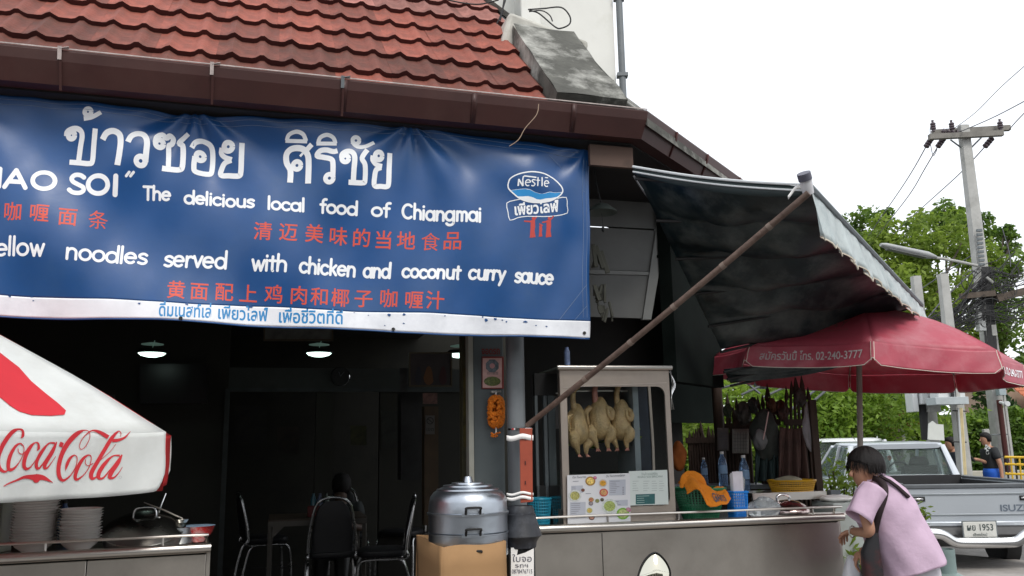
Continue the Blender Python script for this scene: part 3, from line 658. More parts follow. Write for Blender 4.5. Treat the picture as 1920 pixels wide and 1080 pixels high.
# ================================================= steel food carts
def cart(name, label, p0, p1, drop, dep, px_joints=(), top=1.05, railz=.055):
    """p0,p1 ground points of the front edge (left, right)"""
    t = thing(name, label, 'cart', ((p0.x+p1.x)/2, (p0.y+p1.y)/2, 0), math.atan2((p1-p0).y, (p1-p0).x))
    e = (p1-p0).normalized(); nn = V(-e.y, e.x, 0); L_ = (p1-p0).length
    P = lambda s, d, z: V(p0.x, p0.y, 0)+e*s+nn*d+UP*z
    fr = MB(); js = [0]+list(px_joints)+[L_]
    for a, b in zip(js, js[1:]):
        m = MB(); m.prism([P(a+.003, .03, .16), P(b-.003, .03, .16), P(b-.003, .03, top-.035), P(a+.003, .03, top-.035)], nn*.02); m.build('front_panel', M_steel, t, bevel=.002)
    for s_ in (0, L_):
        m = MB(); m.prism([P(s_-(.02 if s_ == 0 else 0), .05, .16), P(s_-(.02 if s_ == 0 else 0), dep, .16), P(s_-(.02 if s_ == 0 else 0), dep, top-.02), P(s_-(.02 if s_ == 0 else 0), .05, top-.02)], e*.02); m.build('end_panel', M_steel, t)
    m = MB(); m.prism([P(0, .03, top-.02), P(L_, .03, top-.02), P(L_, dep, top-.02), P(0, dep, top-.02)], UP*.02); m.build('counter_top', M_steel, t)
    m = MB(); m.tube([P(-.02, .012, top), P(L_+.02, .012, top)], .026, 14); m.build('edge_tube', M_steelt, t)
    m = MB(); zr = top+railz+.012
    m.tube([Vector(q) for q in cr([P(.0, .03, top+.01), P(.0, .03, zr-.02), P(.03, .03, zr), P(L_*.5, .03, zr), P(L_-.06, .03, zr), P(L_-.01, .06, zr-.01), P(L_, .09, top+.02)], 5)], .008, 8); m.build('guard_rail', M_steelt, t)
    k = int(L_/.5)
    for i in range(1, k+1):
        m = MB(); s_ = L_*i/(k+.4); m.tube([P(s_, .03, top), P(s_, .03, zr)], .006, 6); m.build('rail_post', M_steelt, t)
    for s_ in (.1, L_-.1):
        for d_ in (.1, dep-.1):
            m = MB(); m.tube([P(s_, d_, .05), P(s_, d_, .17)], .018, 8); m.build('leg', M_steelt, t)
            m = MB(); m.lathe([(.0, -.015), (.045, -.015), (.045, .015), (0, .015)], P(s_, d_, .15), 16, rot=Matrix.Rotation(math.pi/2, 3, 'Y')); o_ = m.build('caster', M_rubber, t)
    return t, P, e, nn
M_steelt = mat('steel_tube', (.6, .57, .53), .3, 1, var=.04, rvar=.02, scale=2)
def ground_pt(px, py, z): q = atZ(px, py, z); return V(q.x, q.y, 0)
R0_, R1_ = ground_pt(1003, 993, 1.05), ground_pt(1578, 969.5, 1.05)
rc, RP, re_, rn_ = cart('food_cart', 'long brushed steel food cart with glass chicken cabinet, right of the grey pillar', R0_, R1_, 0, .72, ())
L0_, L1_ = ground_pt(-160, 1057, 1.05), ground_pt(388, 1027.5, 1.05)
lc, LP, le_, ln_ = cart('food_cart', 'steel food cart under the white parasol with bowls stacked on it', L0_, L1_, 0, .62, (.75,))
# seam on the right cart
m = MB(); q = onP(1132, 1030, R0_, rn_); s_ = (q-R0_).dot(re_); m.prism([RP(s_, .027, .16), RP(s_+.004, .027, .16), RP(s_+.004, .027, 1.01), RP(s_, .027, 1.01)], rn_*.003); m.build('panel_seam', M_black, rc, smooth=0)
def on_rc(px, py, d=0.0): return onP(px, py, R0_+rn_*d, rn_)
def on_lc(px, py, d=0.0): return onP(px, py, L0_+ln_*d, ln_)
def sR(px, d=.3): return (on_rc(px, 900, d)-R0_).dot(re_)
def sL(px, d=.3): return (on_lc(px, 980, d)-L0_).dot(le_)
# ================================================= glass cabinet with hanging chickens
gc0 = RP(sR(1056, .06), .05, 1.05)
cab = thing('display_cabinet', 'pale steel framed glass cabinet showing plucked chickens on the cart', 'display cabinet', gc0, math.atan2(re_.y, re_.x))
dC = .055
def cz(px, py): return on_rc(px, py, dC)
M_cab = mat('cabinet_metal', (.42, .36, .31), .42, .55, var=.08, scale=3, dirt_or_sheen=(.3, .25, .2), damt=.4)
s0, s1 = (cz(1052, 800)-R0_).dot(re_), (cz(1259, 800)-R0_).dot(re_); zt_ = cz(1150, 692).z; zb_ = 1.055
CP = lambda s, d, z: V(R0_.x, R0_.y, 0)+re_*s+rn_*(dC+d)+UP*z
CW = s1-s0; CD = .42
# front frame with rounded window opening: outer rect minus rounded rect
def rrect(a, b, c, d, r, n=5):
    out = []
    for (cx, cy, a0) in ((b-r, d-r, 0), (a+r, d-r, 90), (a+r, c+r, 180), (b-r, c+r, 270)):
        out += [(cx+r*math.cos(math.radians(a0+90*i/n)), cy+r*math.sin(math.radians(a0+90*i/n))) for i in range(n+1)]
    return out
wx0, wx1, wz0, wz1 = s0+.045, s1-.035, zb_+.11, zt_-.115
inn = rrect(wx0, wx1, wz0, wz1, .055); N_ = len(inn)
def outer(i):
    x, z = inn[i]; k = i//6
    return {0: (s1, zt_), 1: (s0, zt_), 2: (s0, zb_), 3: (s1, zb_)}[k]
def lean(s, z): return -.0*(z)
mb = MB(); vs = []
for dd in (0, .02):
    vs += [CP(x, dd, z) for x, z in inn]+[CP(*[outer(i)[0]], dd, outer(i)[1]) for i in range(N_)]
fs = []
for k_ in (0, 2*N_):
    for i in range(N_): fs.append((k_+i, k_+(i+1) % N_, k_+N_+(i+1) % N_, k_+N_+i))
for i in range(N_): fs.append((i, (i+1) % N_, 2*N_+(i+1) % N_, 2*N_+i))
mb.add(vs, fs); fr_ = mb.build('front_frame', M_cab, cab, smooth=30)
mb = MB(); mb.prism([CP(s0, .02, zb_), CP(s0, CD, zb_), CP(s0, CD, zb_+.1), CP(s0, .02, zb_+.1)], re_*.015); mb.build('side_frame', M_cab, cab)
for s_ in (s0, s1-.02):
    for d_ in (.02, CD-.03):
        mb = MB(); mb.prism([CP(s_, d_, zb_), CP(s_+.02, d_, zb_), CP(s_+.02, d_+.03, zb_), CP(s_, d_+.03, zb_)], UP*(zt_-zb_)); mb.build('corner_post', M_cab, cab, bevel=.003)
mb = MB(); mb.prism([CP(s0-.02, -.02, zt_), CP(s1+.015, -.02, zt_), CP(s1+.015, CD+.02, zt_), CP(s0-.02, CD+.02, zt_)], UP*.012); mb.build('roof_sheet', M_steelt, cab)
mb = MB(); mb.tube([CP(s0-.02, -.018, zt_+.008), CP(s1+.015, -.018, zt_+.008)], .016, 10); mb.build('roof_edge', M_steelt, cab)
mb = MB(); mb.prism([CP(s0+.02, CD, zb_), CP(s0+CW*.70, CD, zb_), CP(s0+CW*.70, CD, zb_+.34), CP(s0+.02, CD, zb_+.34)], rn_*.01); mb.build('back_board', M_dark, cab)
mb = MB(); mb.prism([CP(s0+.02, CD, zb_+.62), CP(s0+CW*.7, CD, zb_+.62), CP(s0+CW*.7, CD, zt_), CP(s0+.02, CD, zt_)], rn_*.01); mb.build('back_sheet', mat('dull_sheet', (.3, .28, .28), .6, .3), cab)
mb = MB(); mb.prism([CP(s0+CW*.70, .1, zb_), CP(s0+CW*.75, .1, zb_), CP(s0+CW*.75, CD, zb_), CP(s0+CW*.7, CD, zb_)], UP*(zt_-zb_-.08)); mb.build('inner_post', mat('inner_post_paint', (.25, .27, .28), .5), cab)
mb = MB(); mb.prism([CP(s0+CW*.75, CD-.02, zb_), CP(s1-.02, CD-.02, zb_), CP(s1-.02, CD-.02, zt_), CP(s0+CW*.75, CD-.02, zt_)], rn_*.01); mb.build('dark_back', mat('blue_black_sheet', (.012, .018, .032), .35, var=.5, scale=9), cab)
mb = MB(); mb.grid(lambda u, v: CP(wx0-.01+(wx1-wx0+.02)*u, .012, wz0-.01+(wz1-wz0+.02)*v), 1, 1); mb.build('glass_pane', M_glass, cab, thick=.003)
mb = MB(); mb.tube([CP(s0+.03, .2, wz1-.03), CP(s0+CW*.72, .2, wz1-.035), CP(s0+CW*.78, .19, wz1-.005)], .006, 6); mb.build('hanging_rail', M_steelt, cab)
# loose wires at the right side of the cabinet, a string across the head board
mb = MB(); mb.tube([CP(s0+.02, -.003, zt_-.12), CP(s0+CW*.5, -.003, zt_-.105), CP(s0+CW*.66, -.004, zt_-.10), CP(s1-.02, -.003, zt_-.09)], .0018, 4); mb.build('head_string', mat('pale_string', (.6, .55, .5), .8), cab)
mb = MB()
for k in range(4): mb.tube([Vector(q) for q in cr([CP(s1+.01, -.01+.01*k, zt_-.01), CP(s1+.02+.008*k, 0, zt_-.1), CP(s1+.012, 0, zt_-.18), CP(s1+.025-.006*k, 0, zt_-.27)], 4)], .002, 4)
mb.build('side_wire', M_chrome, cab)
# --- chickens
M_chk = mat('chicken_skin', (.60, .40, .19), .32, var=.35, scale=14, bump=.7, bscale=90, dirt_or_sheen=(.36, .2, .1), dscale=13, damt=.8, spec=.6)
M_chk2 = mat('pink_skin', (.62, .26, .2), .45, var=.15, bump=.3, bscale=60)
def chicken(px, py, label, neck_pink, tilt, sc=1.0, d=.17):
    p = on_rc(px, py, dC+d)                       # belly centre
    t = thing('plucked_chicken', label, 'chicken', p, math.atan2(re_.y, re_.x)+tilt, 'chickens hanging in the glass cabinet')
    M = Matrix.Translation(p) @ Matrix.Rotation(math.atan2(re_.y, re_.x)+tilt, 4, 'Z') @ Matrix.Scale(sc, 4)
    m = MB(M); X, Y_ = V(1, 0, 0), V(0, 1, 0)
    secs = [((.015, 0, .175), .012, .014), ((.012, 0, .15), .034, .034), ((.006, -.004, .12), .056, .05), ((.004, -.008, .08), .066, .06), ((.0, -.012, .04), .066, .068), ((0, -.016, .0), .075, .076), ((0, -.014, -.04), .08, .078), ((0, -.006, -.075), .072, .066), ((0, 0, -.1), .05, .048), ((.0, .01, -.115), .016, .018)]
    m.loft([(c, X*a, Y_*b) for c, a, b in secs], 18); m.build('body', M_chk, t, smooth=80, subd=1)
    m = MB(M); nk = [(-.004, -.004, .10), (-.018, -.004, .15), (-.022, .0, .20), (-.014, .0, .245), (.0, -.002, .275), (.014, -.004, .285), (.03, -.006, .27)]
    m.tube([Vector(q) for q in cr(nk, 4)], list(np.interp(np.linspace(0, 1, 25), [0, .2, .5, .75, .9, 1], [.03, .021, .017, .02, .019, .006])), 10); m.build('neck', M_chk2 if neck_pink else M_chk, t, smooth=80)
    for sx in (-1, 1):                              # thighs, drumsticks, feet
        m = MB(M); lg = [(.04*sx, -.03, -.02), (.062*sx, -.045, -.055), (.06*sx, -.05, -.09), (.04*sx, -.05, -.125), (.035*sx+.01, -.045, -.165)]
        m.tube([Vector(q) for q in cr(lg, 5)], list(np.interp(np.linspace(0, 1, 21), [0, .25, .5, .75, 1], [.03, .042, .036, .02, .010])), 12); m.build('leg', M_chk, t, smooth=80)
        for a in (-.6, 0, .6):
            pass
        m = MB(M); f0 = V(.035*sx+.01, -.045, -.163)
        for a in (-.7, 0, .7): m.tube([f0, f0+V(.014*math.sin(a), -.012, -.016), f0+V(.022*math.sin(a), -.022, -.022)], [.007, .005, .0025], 6)
        m.build('foot', M_chk2, t, smooth=80)
        m = MB(M); wg = [(.052*sx, -.01, .10), (.082*sx, -.02, .075), (.075*sx, -.04, .03), (.055*sx, -.058, .055), (.05*sx, -.06, .10)] if sx > 0 else [(.052*sx, -.01, .10), (.085*sx, -.015, .07), (.08*sx, -.02, .0), (.07*sx, -.03, -.03)]
        m.tube([Vector(q) for q in cr(wg, 5)], list(np.interp(np.linspace(0, 1, (len(wg)-1)*5+1), [0, .3, .6, 1], [.022, .021, .015, .005])), 10); m.build('wing', M_chk, t, smooth=80)
    m = MB(M); top_ = (wz1-.035-p.z)/sc
    m.tube([Vector(q) for q in cr([(.0, .03/1, top_), (-.004, .02, top_-.03), (-.002, .0, .29), (.004, -.002, .275)], 4)], .0022, 5); m.build('hook', M_black, t)
    return t
chicken(1084, 806, 'plucked yellow chicken hanging leftmost in the cabinet, behind the end of the slanting pole', False, .35, .95)
chicken(1125, 795, 'plucked chicken with a red neck hanging in the middle of the cabinet', True, -.15, .97)
chicken(1164, 797, 'plucked chicken with dark bent neck hanging nearest the inner cabinet post', False, -.5, .92)
# --- menus taped to the glass
def board(name, label, cat, quad, d, m, off=.003):
    t = thing(name, label, cat, on_rc(quad[0][0], quad[0][1], d), math.atan2(re_.y, re_.x))
    mb = MB(); mb.prism([on_rc(a, b, d) for a, b in quad], rn_*off); mb.build('sheet', m, t, smooth=0); return t
def onb(d): return lambda x, y, lift=0: on_rc(x, y, d-lift)
M_paper = mat('menu_paper', (.74, .74, .76), .45, var=.02)
mq = [(1063.5, 891), (1181, 887), (1182.5, 978), (1064.5, 983)]; dm = .035
men = board('menu_board', 'white laminated menu with round food photos taped low on the cabinet glass', 'menu', mq, dm, M_paper)
bp_ = onb(dm-.0015)
def mquad(mb, a, b, c, d, lift=0): mb.add([bp_(a, b, lift), bp_(c, b-(c-a)*.035, lift), bp_(c, d-(c-a)*.035, lift), bp_(a, d, lift)], [(0, 1, 2, 3)])
M_lg = mat('print_grey', (.5, .52, .58), .5, var=.03); M_dg = mat('print_dark', (.09, .09, .12), .5, var=.05)
for q in ((1071, 911, 1093, 925), (1069, 942, 1098, 972), (1142, 900, 1173, 929), (1148, 938, 1177, 949)): mb = MB(); mquad(mb, *q); mb.build('print_block', M_lg, men, smooth=0)
mb = MB()
for (x, y, w_) in [(1072, 913+i*3.4, random.uniform(4, 12)) for i in range(4)]+[(1071, 944+i*3.6, random.uniform(5, 20)) for i in range(8)]+[(1144, 902+i*3.5, random.uniform(10, 20)) for i in range(7)]+[(1150, 940+i*3, random.uniform(6, 14)) for i in range(3)]+[(1074, 902, 11), (1135, 965, 13), (1098, 925, 10)]:
    mquad(mb, x, y, x+w_, y+1.1, .0005)
for i in range(5): mquad(mb, 1167, 913+i*3.2, 1170, 914.8+i*3.2, .0005)
mb.build('print_lines', mat('print_mid', (.28, .28, .33), .5), men, smooth=0, stuff=True)
mb = MB(); fontmesh(mb, 'Our Favourites', 1073.5, 897, 1099, 896, h=4.6, place=bp_, shear=.35, sub=False); fontmesh(mb, 'Our Recommendation', 1136.5, 895, 1172, 893, h=4.6, place=bp_, shear=.35, sub=False); mb.build('menu_title', M_dg, men, smooth=0)
dish = [(1107, 902, 9.5, (.42, .22, .05), (.75, .55, .15)), (1130.5, 906, 8.2, (.6, .55, .5), (.7, .35, .03)), (1132, 923.5, 8.2, (.55, .08, .07), (.55, .3, .12)), (1078, 929.5, 12.5, (.62, .64, .62), (.4, .38, .12)), (1108.5, 937, 5, (.4, .3, .1), (.5, .18, .1)),
        (1108, 944, 4.2, (.08, .05, .1), (.35, .3, .3)), (1105.5, 957, 5.5, (.45, .5, .2), (.6, .4, .1)), (1109.5, 970, 5.6, (.07, .04, .03), (.5, .25, .18)), (1143, 949, 15, (.62, .66, .62), (.35, .42, .12)), (1168, 963, 12, (.2, .42, .05), (.45, .5, .2)), (1178, 956, 5, (.5, .15, .3), (.6, .3, .35)), (1093, 919, 3.5, (.15, .05, .04), (.2, .08, .05)), (1115.5, 896, 3.5, (.5, .1, .25), (.6, .2, .3)), (1129, 937, 3.6, (.06, .05, .04), (.1, .09, .05)), (1120, 939, 4.2, (.3, .33, .2), (.3, .3, .1))]
for i, (x, y, r, c1_, c2_) in enumerate(dish):
    mb = MB()
    for k, (rr, _c) in enumerate(((r, c1_), (r*.72, c2_))):
        pts = [bp_(x+rr*math.cos(a), y+rr*.92*math.sin(a), .0008+.0006*k) for a in np.linspace(0, 6.28, 15)[:-1]]; mb.add(pts, [tuple(range(14))])
    o = mb.build('dish_photo', mat('dish_rim', c1_, .5, var=.2, scale=90), men, smooth=0); o.data.materials.append(mat('dish_food', c2_, .5, var=.6, scale=130)); o.data.polygons[1].material_index = 1
sq = [(1179, 883.5), (1251, 881), (1253.5, 945.5), (1182, 948)]
sgn = board('paper_notice', 'pale notice sheet with small green text box right of the food menu', 'notice', sq, dm+.004, mat('notice_paper', (.68, .74, .70), .5, var=.02))
bp_ = onb(dm+.003)
mb = MB(); mquad(mb, 1192, 927, 1228, 946); mb.build('green_box', mat('print_green', (.03, .13, .13), .5, var=.15, scale=30), sgn, smooth=0)
mb = MB()
for r_ in range(5):
    for c0_ in (1186, 1206, 1222, 1236): mquad(mb, c0_, 902+r_*4.4, c0_+random.uniform(6, 12), 902.8+r_*4.4)
mb.build('print_lines', mat('print_faint', (.42, .46, .44), .5), sgn, smooth=0, stuff=True)
mb = MB(); 
for i in range(4): mquad(mb, 1194, 930+i*4, 1194+random.uniform(10, 28), 930.9+i*4, .0006)
mb.build('print_lines', mat('print_pale', (.4, .55, .5), .5), sgn, smooth=0, stuff=True)
mb = MB(); fontmesh(mb, 'ร้านข้าวซอยศิริชัย', 1203, 891, 1233, 890, h=4.2, place=bp_, sub=False); fontmesh(mb, 'KHAO SOI SIRICHAI', 1196, 896.5, 1242, 895, h=4, place=bp_, sub=False); mb.build('notice_title', mat('print_green_grey', (.25, .33, .3), .5), sgn, smooth=0)
mb = MB(); mb.tube([CP(s0, -.01, zb_+.012), CP(s1, -.01, zb_+.012)], .006, 6); mb.build('base_strip', M_steelt, cab)
# ---- older dark side cabinet behind/left of the display cabinet
q0 = on_rc(1013, 850, .35); 
sc_ = thing('side_cupboard', 'dark glazed cupboard standing between drain pipe and chicken cabinet', 'cupboard', V(q0.x, q0.y, 1.05), math.atan2(re_.y, re_.x))
s2, s3 = sR(1006, .3), sR(1050, .3); DP = lambda s, d, z: V(R0_.x, R0_.y, 0)+re_*s+rn_*d+UP*z
ztc = on_rc(1030, 700, .3).z
for nm, a, b, za, zb2, m_ in (('top_panel', s2, s3, ztc-.15, ztc, M_black), ('frame_post', s2, s2+.02, 1.06, ztc-.15, M_grey), ('frame_post', s2+.06, s2+.085, 1.06, ztc-.15, M_grey), ('curtain_strip', s2+.09, s3-.02, 1.3, ztc-.15, M_pillar), ('base_panel', s2, s3, 1.06, 1.2, M_dark), ('back_panel', s2, s3, 1.2, 1.3, M_black)):
    mb = MB(); mb.prism([DP(a, .3, za), DP(b, .3, za), DP(b, .34, za), DP(a, .34, za)], UP*(zb2-za)); mb.build(nm, m_, sc_, bevel=.002)
# ================================================= things on the right cart
def onrc_z(px, py, z=1.05): q = atZ(px, py, z); return q
def basket(name, label, cat, c, r0, r1, h, col, cells=(26, 7), sy=1.0, rect=False, rz=0, group=None, rim=.008):
    m_ = mat(name+'_plastic', col, .4, var=.06, spec=.5)
    t = thing(name, label, cat, c, rz, group); M = Matrix.Translation(c) @ Matrix.Rotation(rz, 4, 'Z')
    def pt(a, z, g=0):
        r = r0+(r1-r0)*z/h+g; ca, sa = math.cos(a), math.sin(a)
        if rect: k = 1/max(abs(ca), abs(sa))**.85; ca *= k; sa *= k
        return V(r*ca, r*sa*sy, z)
    nu, nv = cells; mb = MB(M)
    for j in range(nv+1):
        z = h*j/nv; mb.tube([pt(2*math.pi*i/nu, z) for i in range(nu)], .0032 if 0 < j < nv else .006, 4, closed=True)
    for i in range(nu): mb.tube([pt(2*math.pi*i/nu, 0), pt(2*math.pi*i/nu, h)], .0034, 4)
    mb.build('mesh_wall', m_, t, stuff=True)
    mb = MB(M); mb.tube([pt(2*math.pi*i/24, h) for i in range(24)], rim, 6, closed=True); mb.build('rim', m_, t)
    mb = MB(M); mb.add([pt(2*math.pi*i/24, .004) for i in range(24)], [tuple(range(24))]); mb.build('bottom', m_, t)
    mb = MB(M); mb.grid(lambda u, v: pt(2*math.pi*u, .02+(h*.45-.02)*v, -.002), 24, 2); mb.build('solid_band', m_, t)
    return t
gb = RP(sR(1312, .2), .22, 1.055)
basket('green_basket', 'green plastic basket with an orange towel draped over its rim', 'basket', gb, .115, .175, .2, (.02, .2, .09), cells=(44, 12), rim=.01)
bb_ = RP(sR(1381, .12), .13, 1.055)
basket('blue_basket', 'small bright blue square basket filled with white papers', 'basket', bb_, .05, .056, .175, (.02, .25, .75), cells=(28, 9), rect=True, rz=.3)
tb_ = RP(sR(1010, .1)+.0, .2, 1.055)
basket('turquoise_basket', 'turquoise round basket on the cart end behind the orange board', 'basket', RP(sR(1012, .14), .16, 1.055), .06, .075, .17, (.01, .25, .38), cells=(26, 9))
basket('turquoise_basket', 'darker turquoise basket half hidden behind the cabinet frame', 'basket', RP(sR(1044, .3), .22, 1.055), .05, .065, .17, (.005, .12, .18), cells=(22, 8))
# orange towel draped over the green basket
M_tow = mat('orange_towel', (.72, .22, .01), .9, var=.12, scale=9, bump=.6, bscale=160)
towel = thing('orange_towel', 'orange towel with dark letters draped over the green basket', 'towel', gb+UP*.2)
def tow(u, v):
    x = -.175+.30*u; a = (v-.5)
    z = .215+.08*math.exp(-((u-.2)/.18)**2)-.02*u+.012*math.sin(13*u+3*v)-.006*math.cos(20*v)
    y = -.10+.12*a-.06*math.sin(u*3)
    if v < .35: k = (.35-v)/.35; z -= k*(.05+.05*math.sin(math.pi*min(1, u*1.1))+.035*math.exp(-((u-.32)/.07)**2)); y -= .03*k+.05*k*math.sin(math.pi*u)
    return gb+re_*x+rn_*y+UP*z
MB().grid(tow, 36, 18).build('cloth', M_tow, towel, smooth=80, thick=.008, subd=1)
mb = MB(); mb.tube([tow(u, 0)-UP*.002 for u in np.linspace(0, 1, 20)], .006, 6); mb.build('towel_hem', M_tow, towel)
mb = MB(); mb.loft([(gb+re_*x-rn_*.13+UP*z, V(.03*k, 0, 0), V(0, .02*k, .022*k)) for x, z, k in ((-.19, .21, .4), (-.16, .27, 1.2), (-.12, .30, 1.5), (-.07, .29, 1.3), (-.03, .25, .8), (-.01, .2, .3))], 12); mb.build('cloth_fold', M_tow, towel, smooth=80, subd=1)
tq = [tow(.5, .12)-rn_*.012, tow(.8, .12)-rn_*.012]
fx = (tq[1]-tq[0])
mb = MB(); fontmesh(mb, 'GIANTS', 48, 0, 84, 0, h=15, place=lambda x, y, l: tow(x/100, .05-y/100)-rn_*.009+UP*.003, bold=.03, sub=False); mb.build('towel_lettering', M_dg, towel, smooth=0)
# papers in blue basket
pp = thing('paper_pad', 'white paper bags standing in the small blue basket', 'paper', bb_+UP*.1)
for k in range(3):
    mb = MB(); a = bb_+re_*(-.035+.004*k)+rn_*(-.02+.022*k)+UP*.02; mb.grid(lambda u, v: a+re_*(.078*u)+UP*(.29-.01*k)*v+rn_*(.012*math.sin(3*u+k)*v), 4, 5); mb.build('sheet', M_paper if k else mat('pinkish_paper', (.66, .62, .66), .7), pp, thick=.003)
M_bag = mat('clear_plastic', (.8, .85, .88), .18, trans=.75, var=.05, ior=1.25, bump=.4, bscale=12)
def blob(name, label, cat, c, rx, ry, rz_, m_, seed=0, pinch=.3, amp=.12, n=22, grp=None):
    rg = random.Random(seed); ph = [rg.uniform(0, 6) for _ in range(6)]
    t_ = MB(); vs = []; fs = []
    for i in range(n+1):
        th = math.pi*i/n
        for j in range(n):
            a = 2*math.pi*j/n; k = 1+amp*math.sin(3*a+ph[0]+2*th)+amp*.7*math.sin(5*a+ph[1]-3*th)+amp*.5*math.sin(9*a+ph[2]+5*th)
            r = math.sin(th)**(.8)*k; z = math.cos(th); 
            if z > .2: r *= 1-pinch*(z-.2)
            vs.append(Vector(c)+V(rx*r*math.cos(a), ry*r*math.sin(a), rz_*(z+.04*math.sin(4*a+ph[3]))))
    for i in range(n):
        for j in range(n): fs.append((i*n+j, i*n+(j+1) % n, (i+1)*n+(j+1) % n, (i+1)*n+j))
    t_.add(vs, fs); o = t_.build(name, m_, smooth=80); tag(o, label, cat, grp); return o
blob('plastic_bag', 'clear plastic bag bunched on the cart right of the blue basket', 'plastic bag', RP(sR(1432, .14), .16, 1.115), .11, .09, .075, M_bag, 3, .5)
blob('plastic_bag', 'clear plastic bag sticking up behind the papers in the blue basket', 'plastic bag', bb_+UP*.24+re_*.03+rn_*.03, .045, .035, .07, M_bag, 5, .2)
# metal domed lid
lid = thing('pan_lid', 'shiny dented steel pan lid with strap handle near the cart end', 'lid', RP(sR(1476, .24), .27, 1.07))
mb = MB(); mb.lathe([(.155, .0), (.155, .012), (.148, .02), (.12, .05), (.07, .075), (.0, .085)], RP(sR(1476, .24), .27, 1.075), 36); mb.build('dome', mat('lid_steel', (.5, .4, .38), .2, 1, var=.25, bump=.4, bscale=25), lid, smooth=50)
c_ = RP(sR(1470, .24), .27, 1.15); mb = MB(); mb.tube([Vector(q) for q in cr([c_-re_*.045, c_-re_*.045+UP*.03, c_+UP*.045, c_+re_*.045+UP*.03, c_+re_*.045], 5)], .009, 8); mb.build('handle', M_chrome, lid, smooth=60)
# white tray/foam board under the lid, inner shelf with yellow basket, shelf back
mb = MB(); mb.prism([RP(sR(1400), .1, 1.052), RP(sR(1560), .1, 1.052), RP(sR(1560), .25, 1.052), RP(sR(1400), .25, 1.052)], UP*.012); tag(mb.build('white_tray', M_plate, bevel=.003), 'flat white tray lying along the cart front rail', 'tray')
sh = thing('steel_shelf', 'steel shelf with legs behind the cart carrying the yellow basket', 'shelf', RP(2.0, .6, 0))
zs = 1.175
sa, sb_ = sR(1400, .55), sR(1537, .55)
mb = MB(); mb.prism([RP(sa, .48, zs), RP(sb_, .48, zs), RP(sb_, .8, zs), RP(sa, .8, zs)], UP*.02); mb.prism([RP(sa, .475, zs-.035), RP(sb_, .475, zs-.035), RP(sb_, .475, zs+.018), RP(sa, .475, zs+.018)], rn_*.004); mb.build('shelf_top', M_steelt, sh)
for s_ in (sa+.02, sb_-.02): mb = MB(); mb.tube([RP(s_, .5, .1), RP(s_, .5, zs)], .015, 6); mb.build('leg', M_grey, sh)
mb = MB(); mb.prism([RP(sb_+.02, .45, .1), RP(sb_+.1, .45, .1), RP(sb_+.1, .5, .1), RP(sb_+.02, .5, .1)], UP*1.1); mb.build('side_panel', M_grey, sh)
yb_ = RP(sR(1484, .6), .6, zs+.022)
basket('yellow_basket', 'wide shallow yellow basket on the steel shelf', 'basket', yb_, .15, .175, .075, (.55, .3, .012), cells=(60, 5), sy=.75, rim=.009)
blob('food_bag', 'pale food packed in a clear bag inside the yellow basket', 'food', yb_+UP*.075-re_*.02, .1, .07, .035, mat('pale_food', (.35, .34, .25), .4, var=.2), 9)
# white box at the cart end with foam tray
wb_ = atY(1568, 960, 6.45); mb = MB(); mb.box((wb_.x, 6.45, .56), (.22, .3, 1.12), Matrix.Rotation(.2, 3, 'Z')); tag(mb.build('white_box', mat('white_box_paint', (.42, .46, .44), .6, var=.1, dirt_or_sheen=(.3, .32, .28)), bevel=.01), 'pale grey steel box standing beyond the end of the cart', 'box')
o = blob('food_tray', 'white foam food tray wrapped in film on the pale box', 'tray', V(wb_.x, 6.42, 1.145), .12, .09, .026, M_plate, 4, 0, .05)
# bottles
M_wbot = mat('blue_bottle', (.35, .55, .85), .08, trans=.8, var=.1, ior=1.3)
def bottle(px, Y, z, h, label, m_=M_wbot, cap=M_plate, grp='plastic water bottles behind the cart'):
    p = atY(px, 880, Y); t = thing('water_bottle', label, 'bottle', (p.x, Y, z), 0, grp); c = V(p.x, Y, z); r = h*.135
    mb = MB(); mb.lathe([(0, 0), (r*.95, 0), (r, .01), (r, h*.3), (r*.93, h*.34), (r, h*.38), (r, h*.62), (r*.75, h*.78), (r*.38, h*.88), (r*.38, h*.95), (0, h*.95)], c, 16); mb.build('body', m_, t, smooth=40)
    mb = MB(); mb.lathe([(r*.44, h*.93), (r*.44, h), (0, h)], c, 12); mb.build('cap', cap, t)
    mb = MB(); mb.lathe([(r*1.01, h*.36), (r*1.01, h*.6)], c, 16); mb.f = mb.f[:-2] if len(mb.f) > 16 else mb.f; mb.build('bottle_label', mat('bottle_label', (.25, .4, .6), .5), t)
    return t
bottle(1355, 7.0, 1.22, .27, 'blue water bottle behind the cart under the left hanging calendar')
bottle(1395, 6.9, 1.17, .29, 'blue water bottle behind the cart under the right hanging calendar')
bottle(1320, 7.3, 1.22, .22, 'dim blue bottle in shade left of the two clear ones')
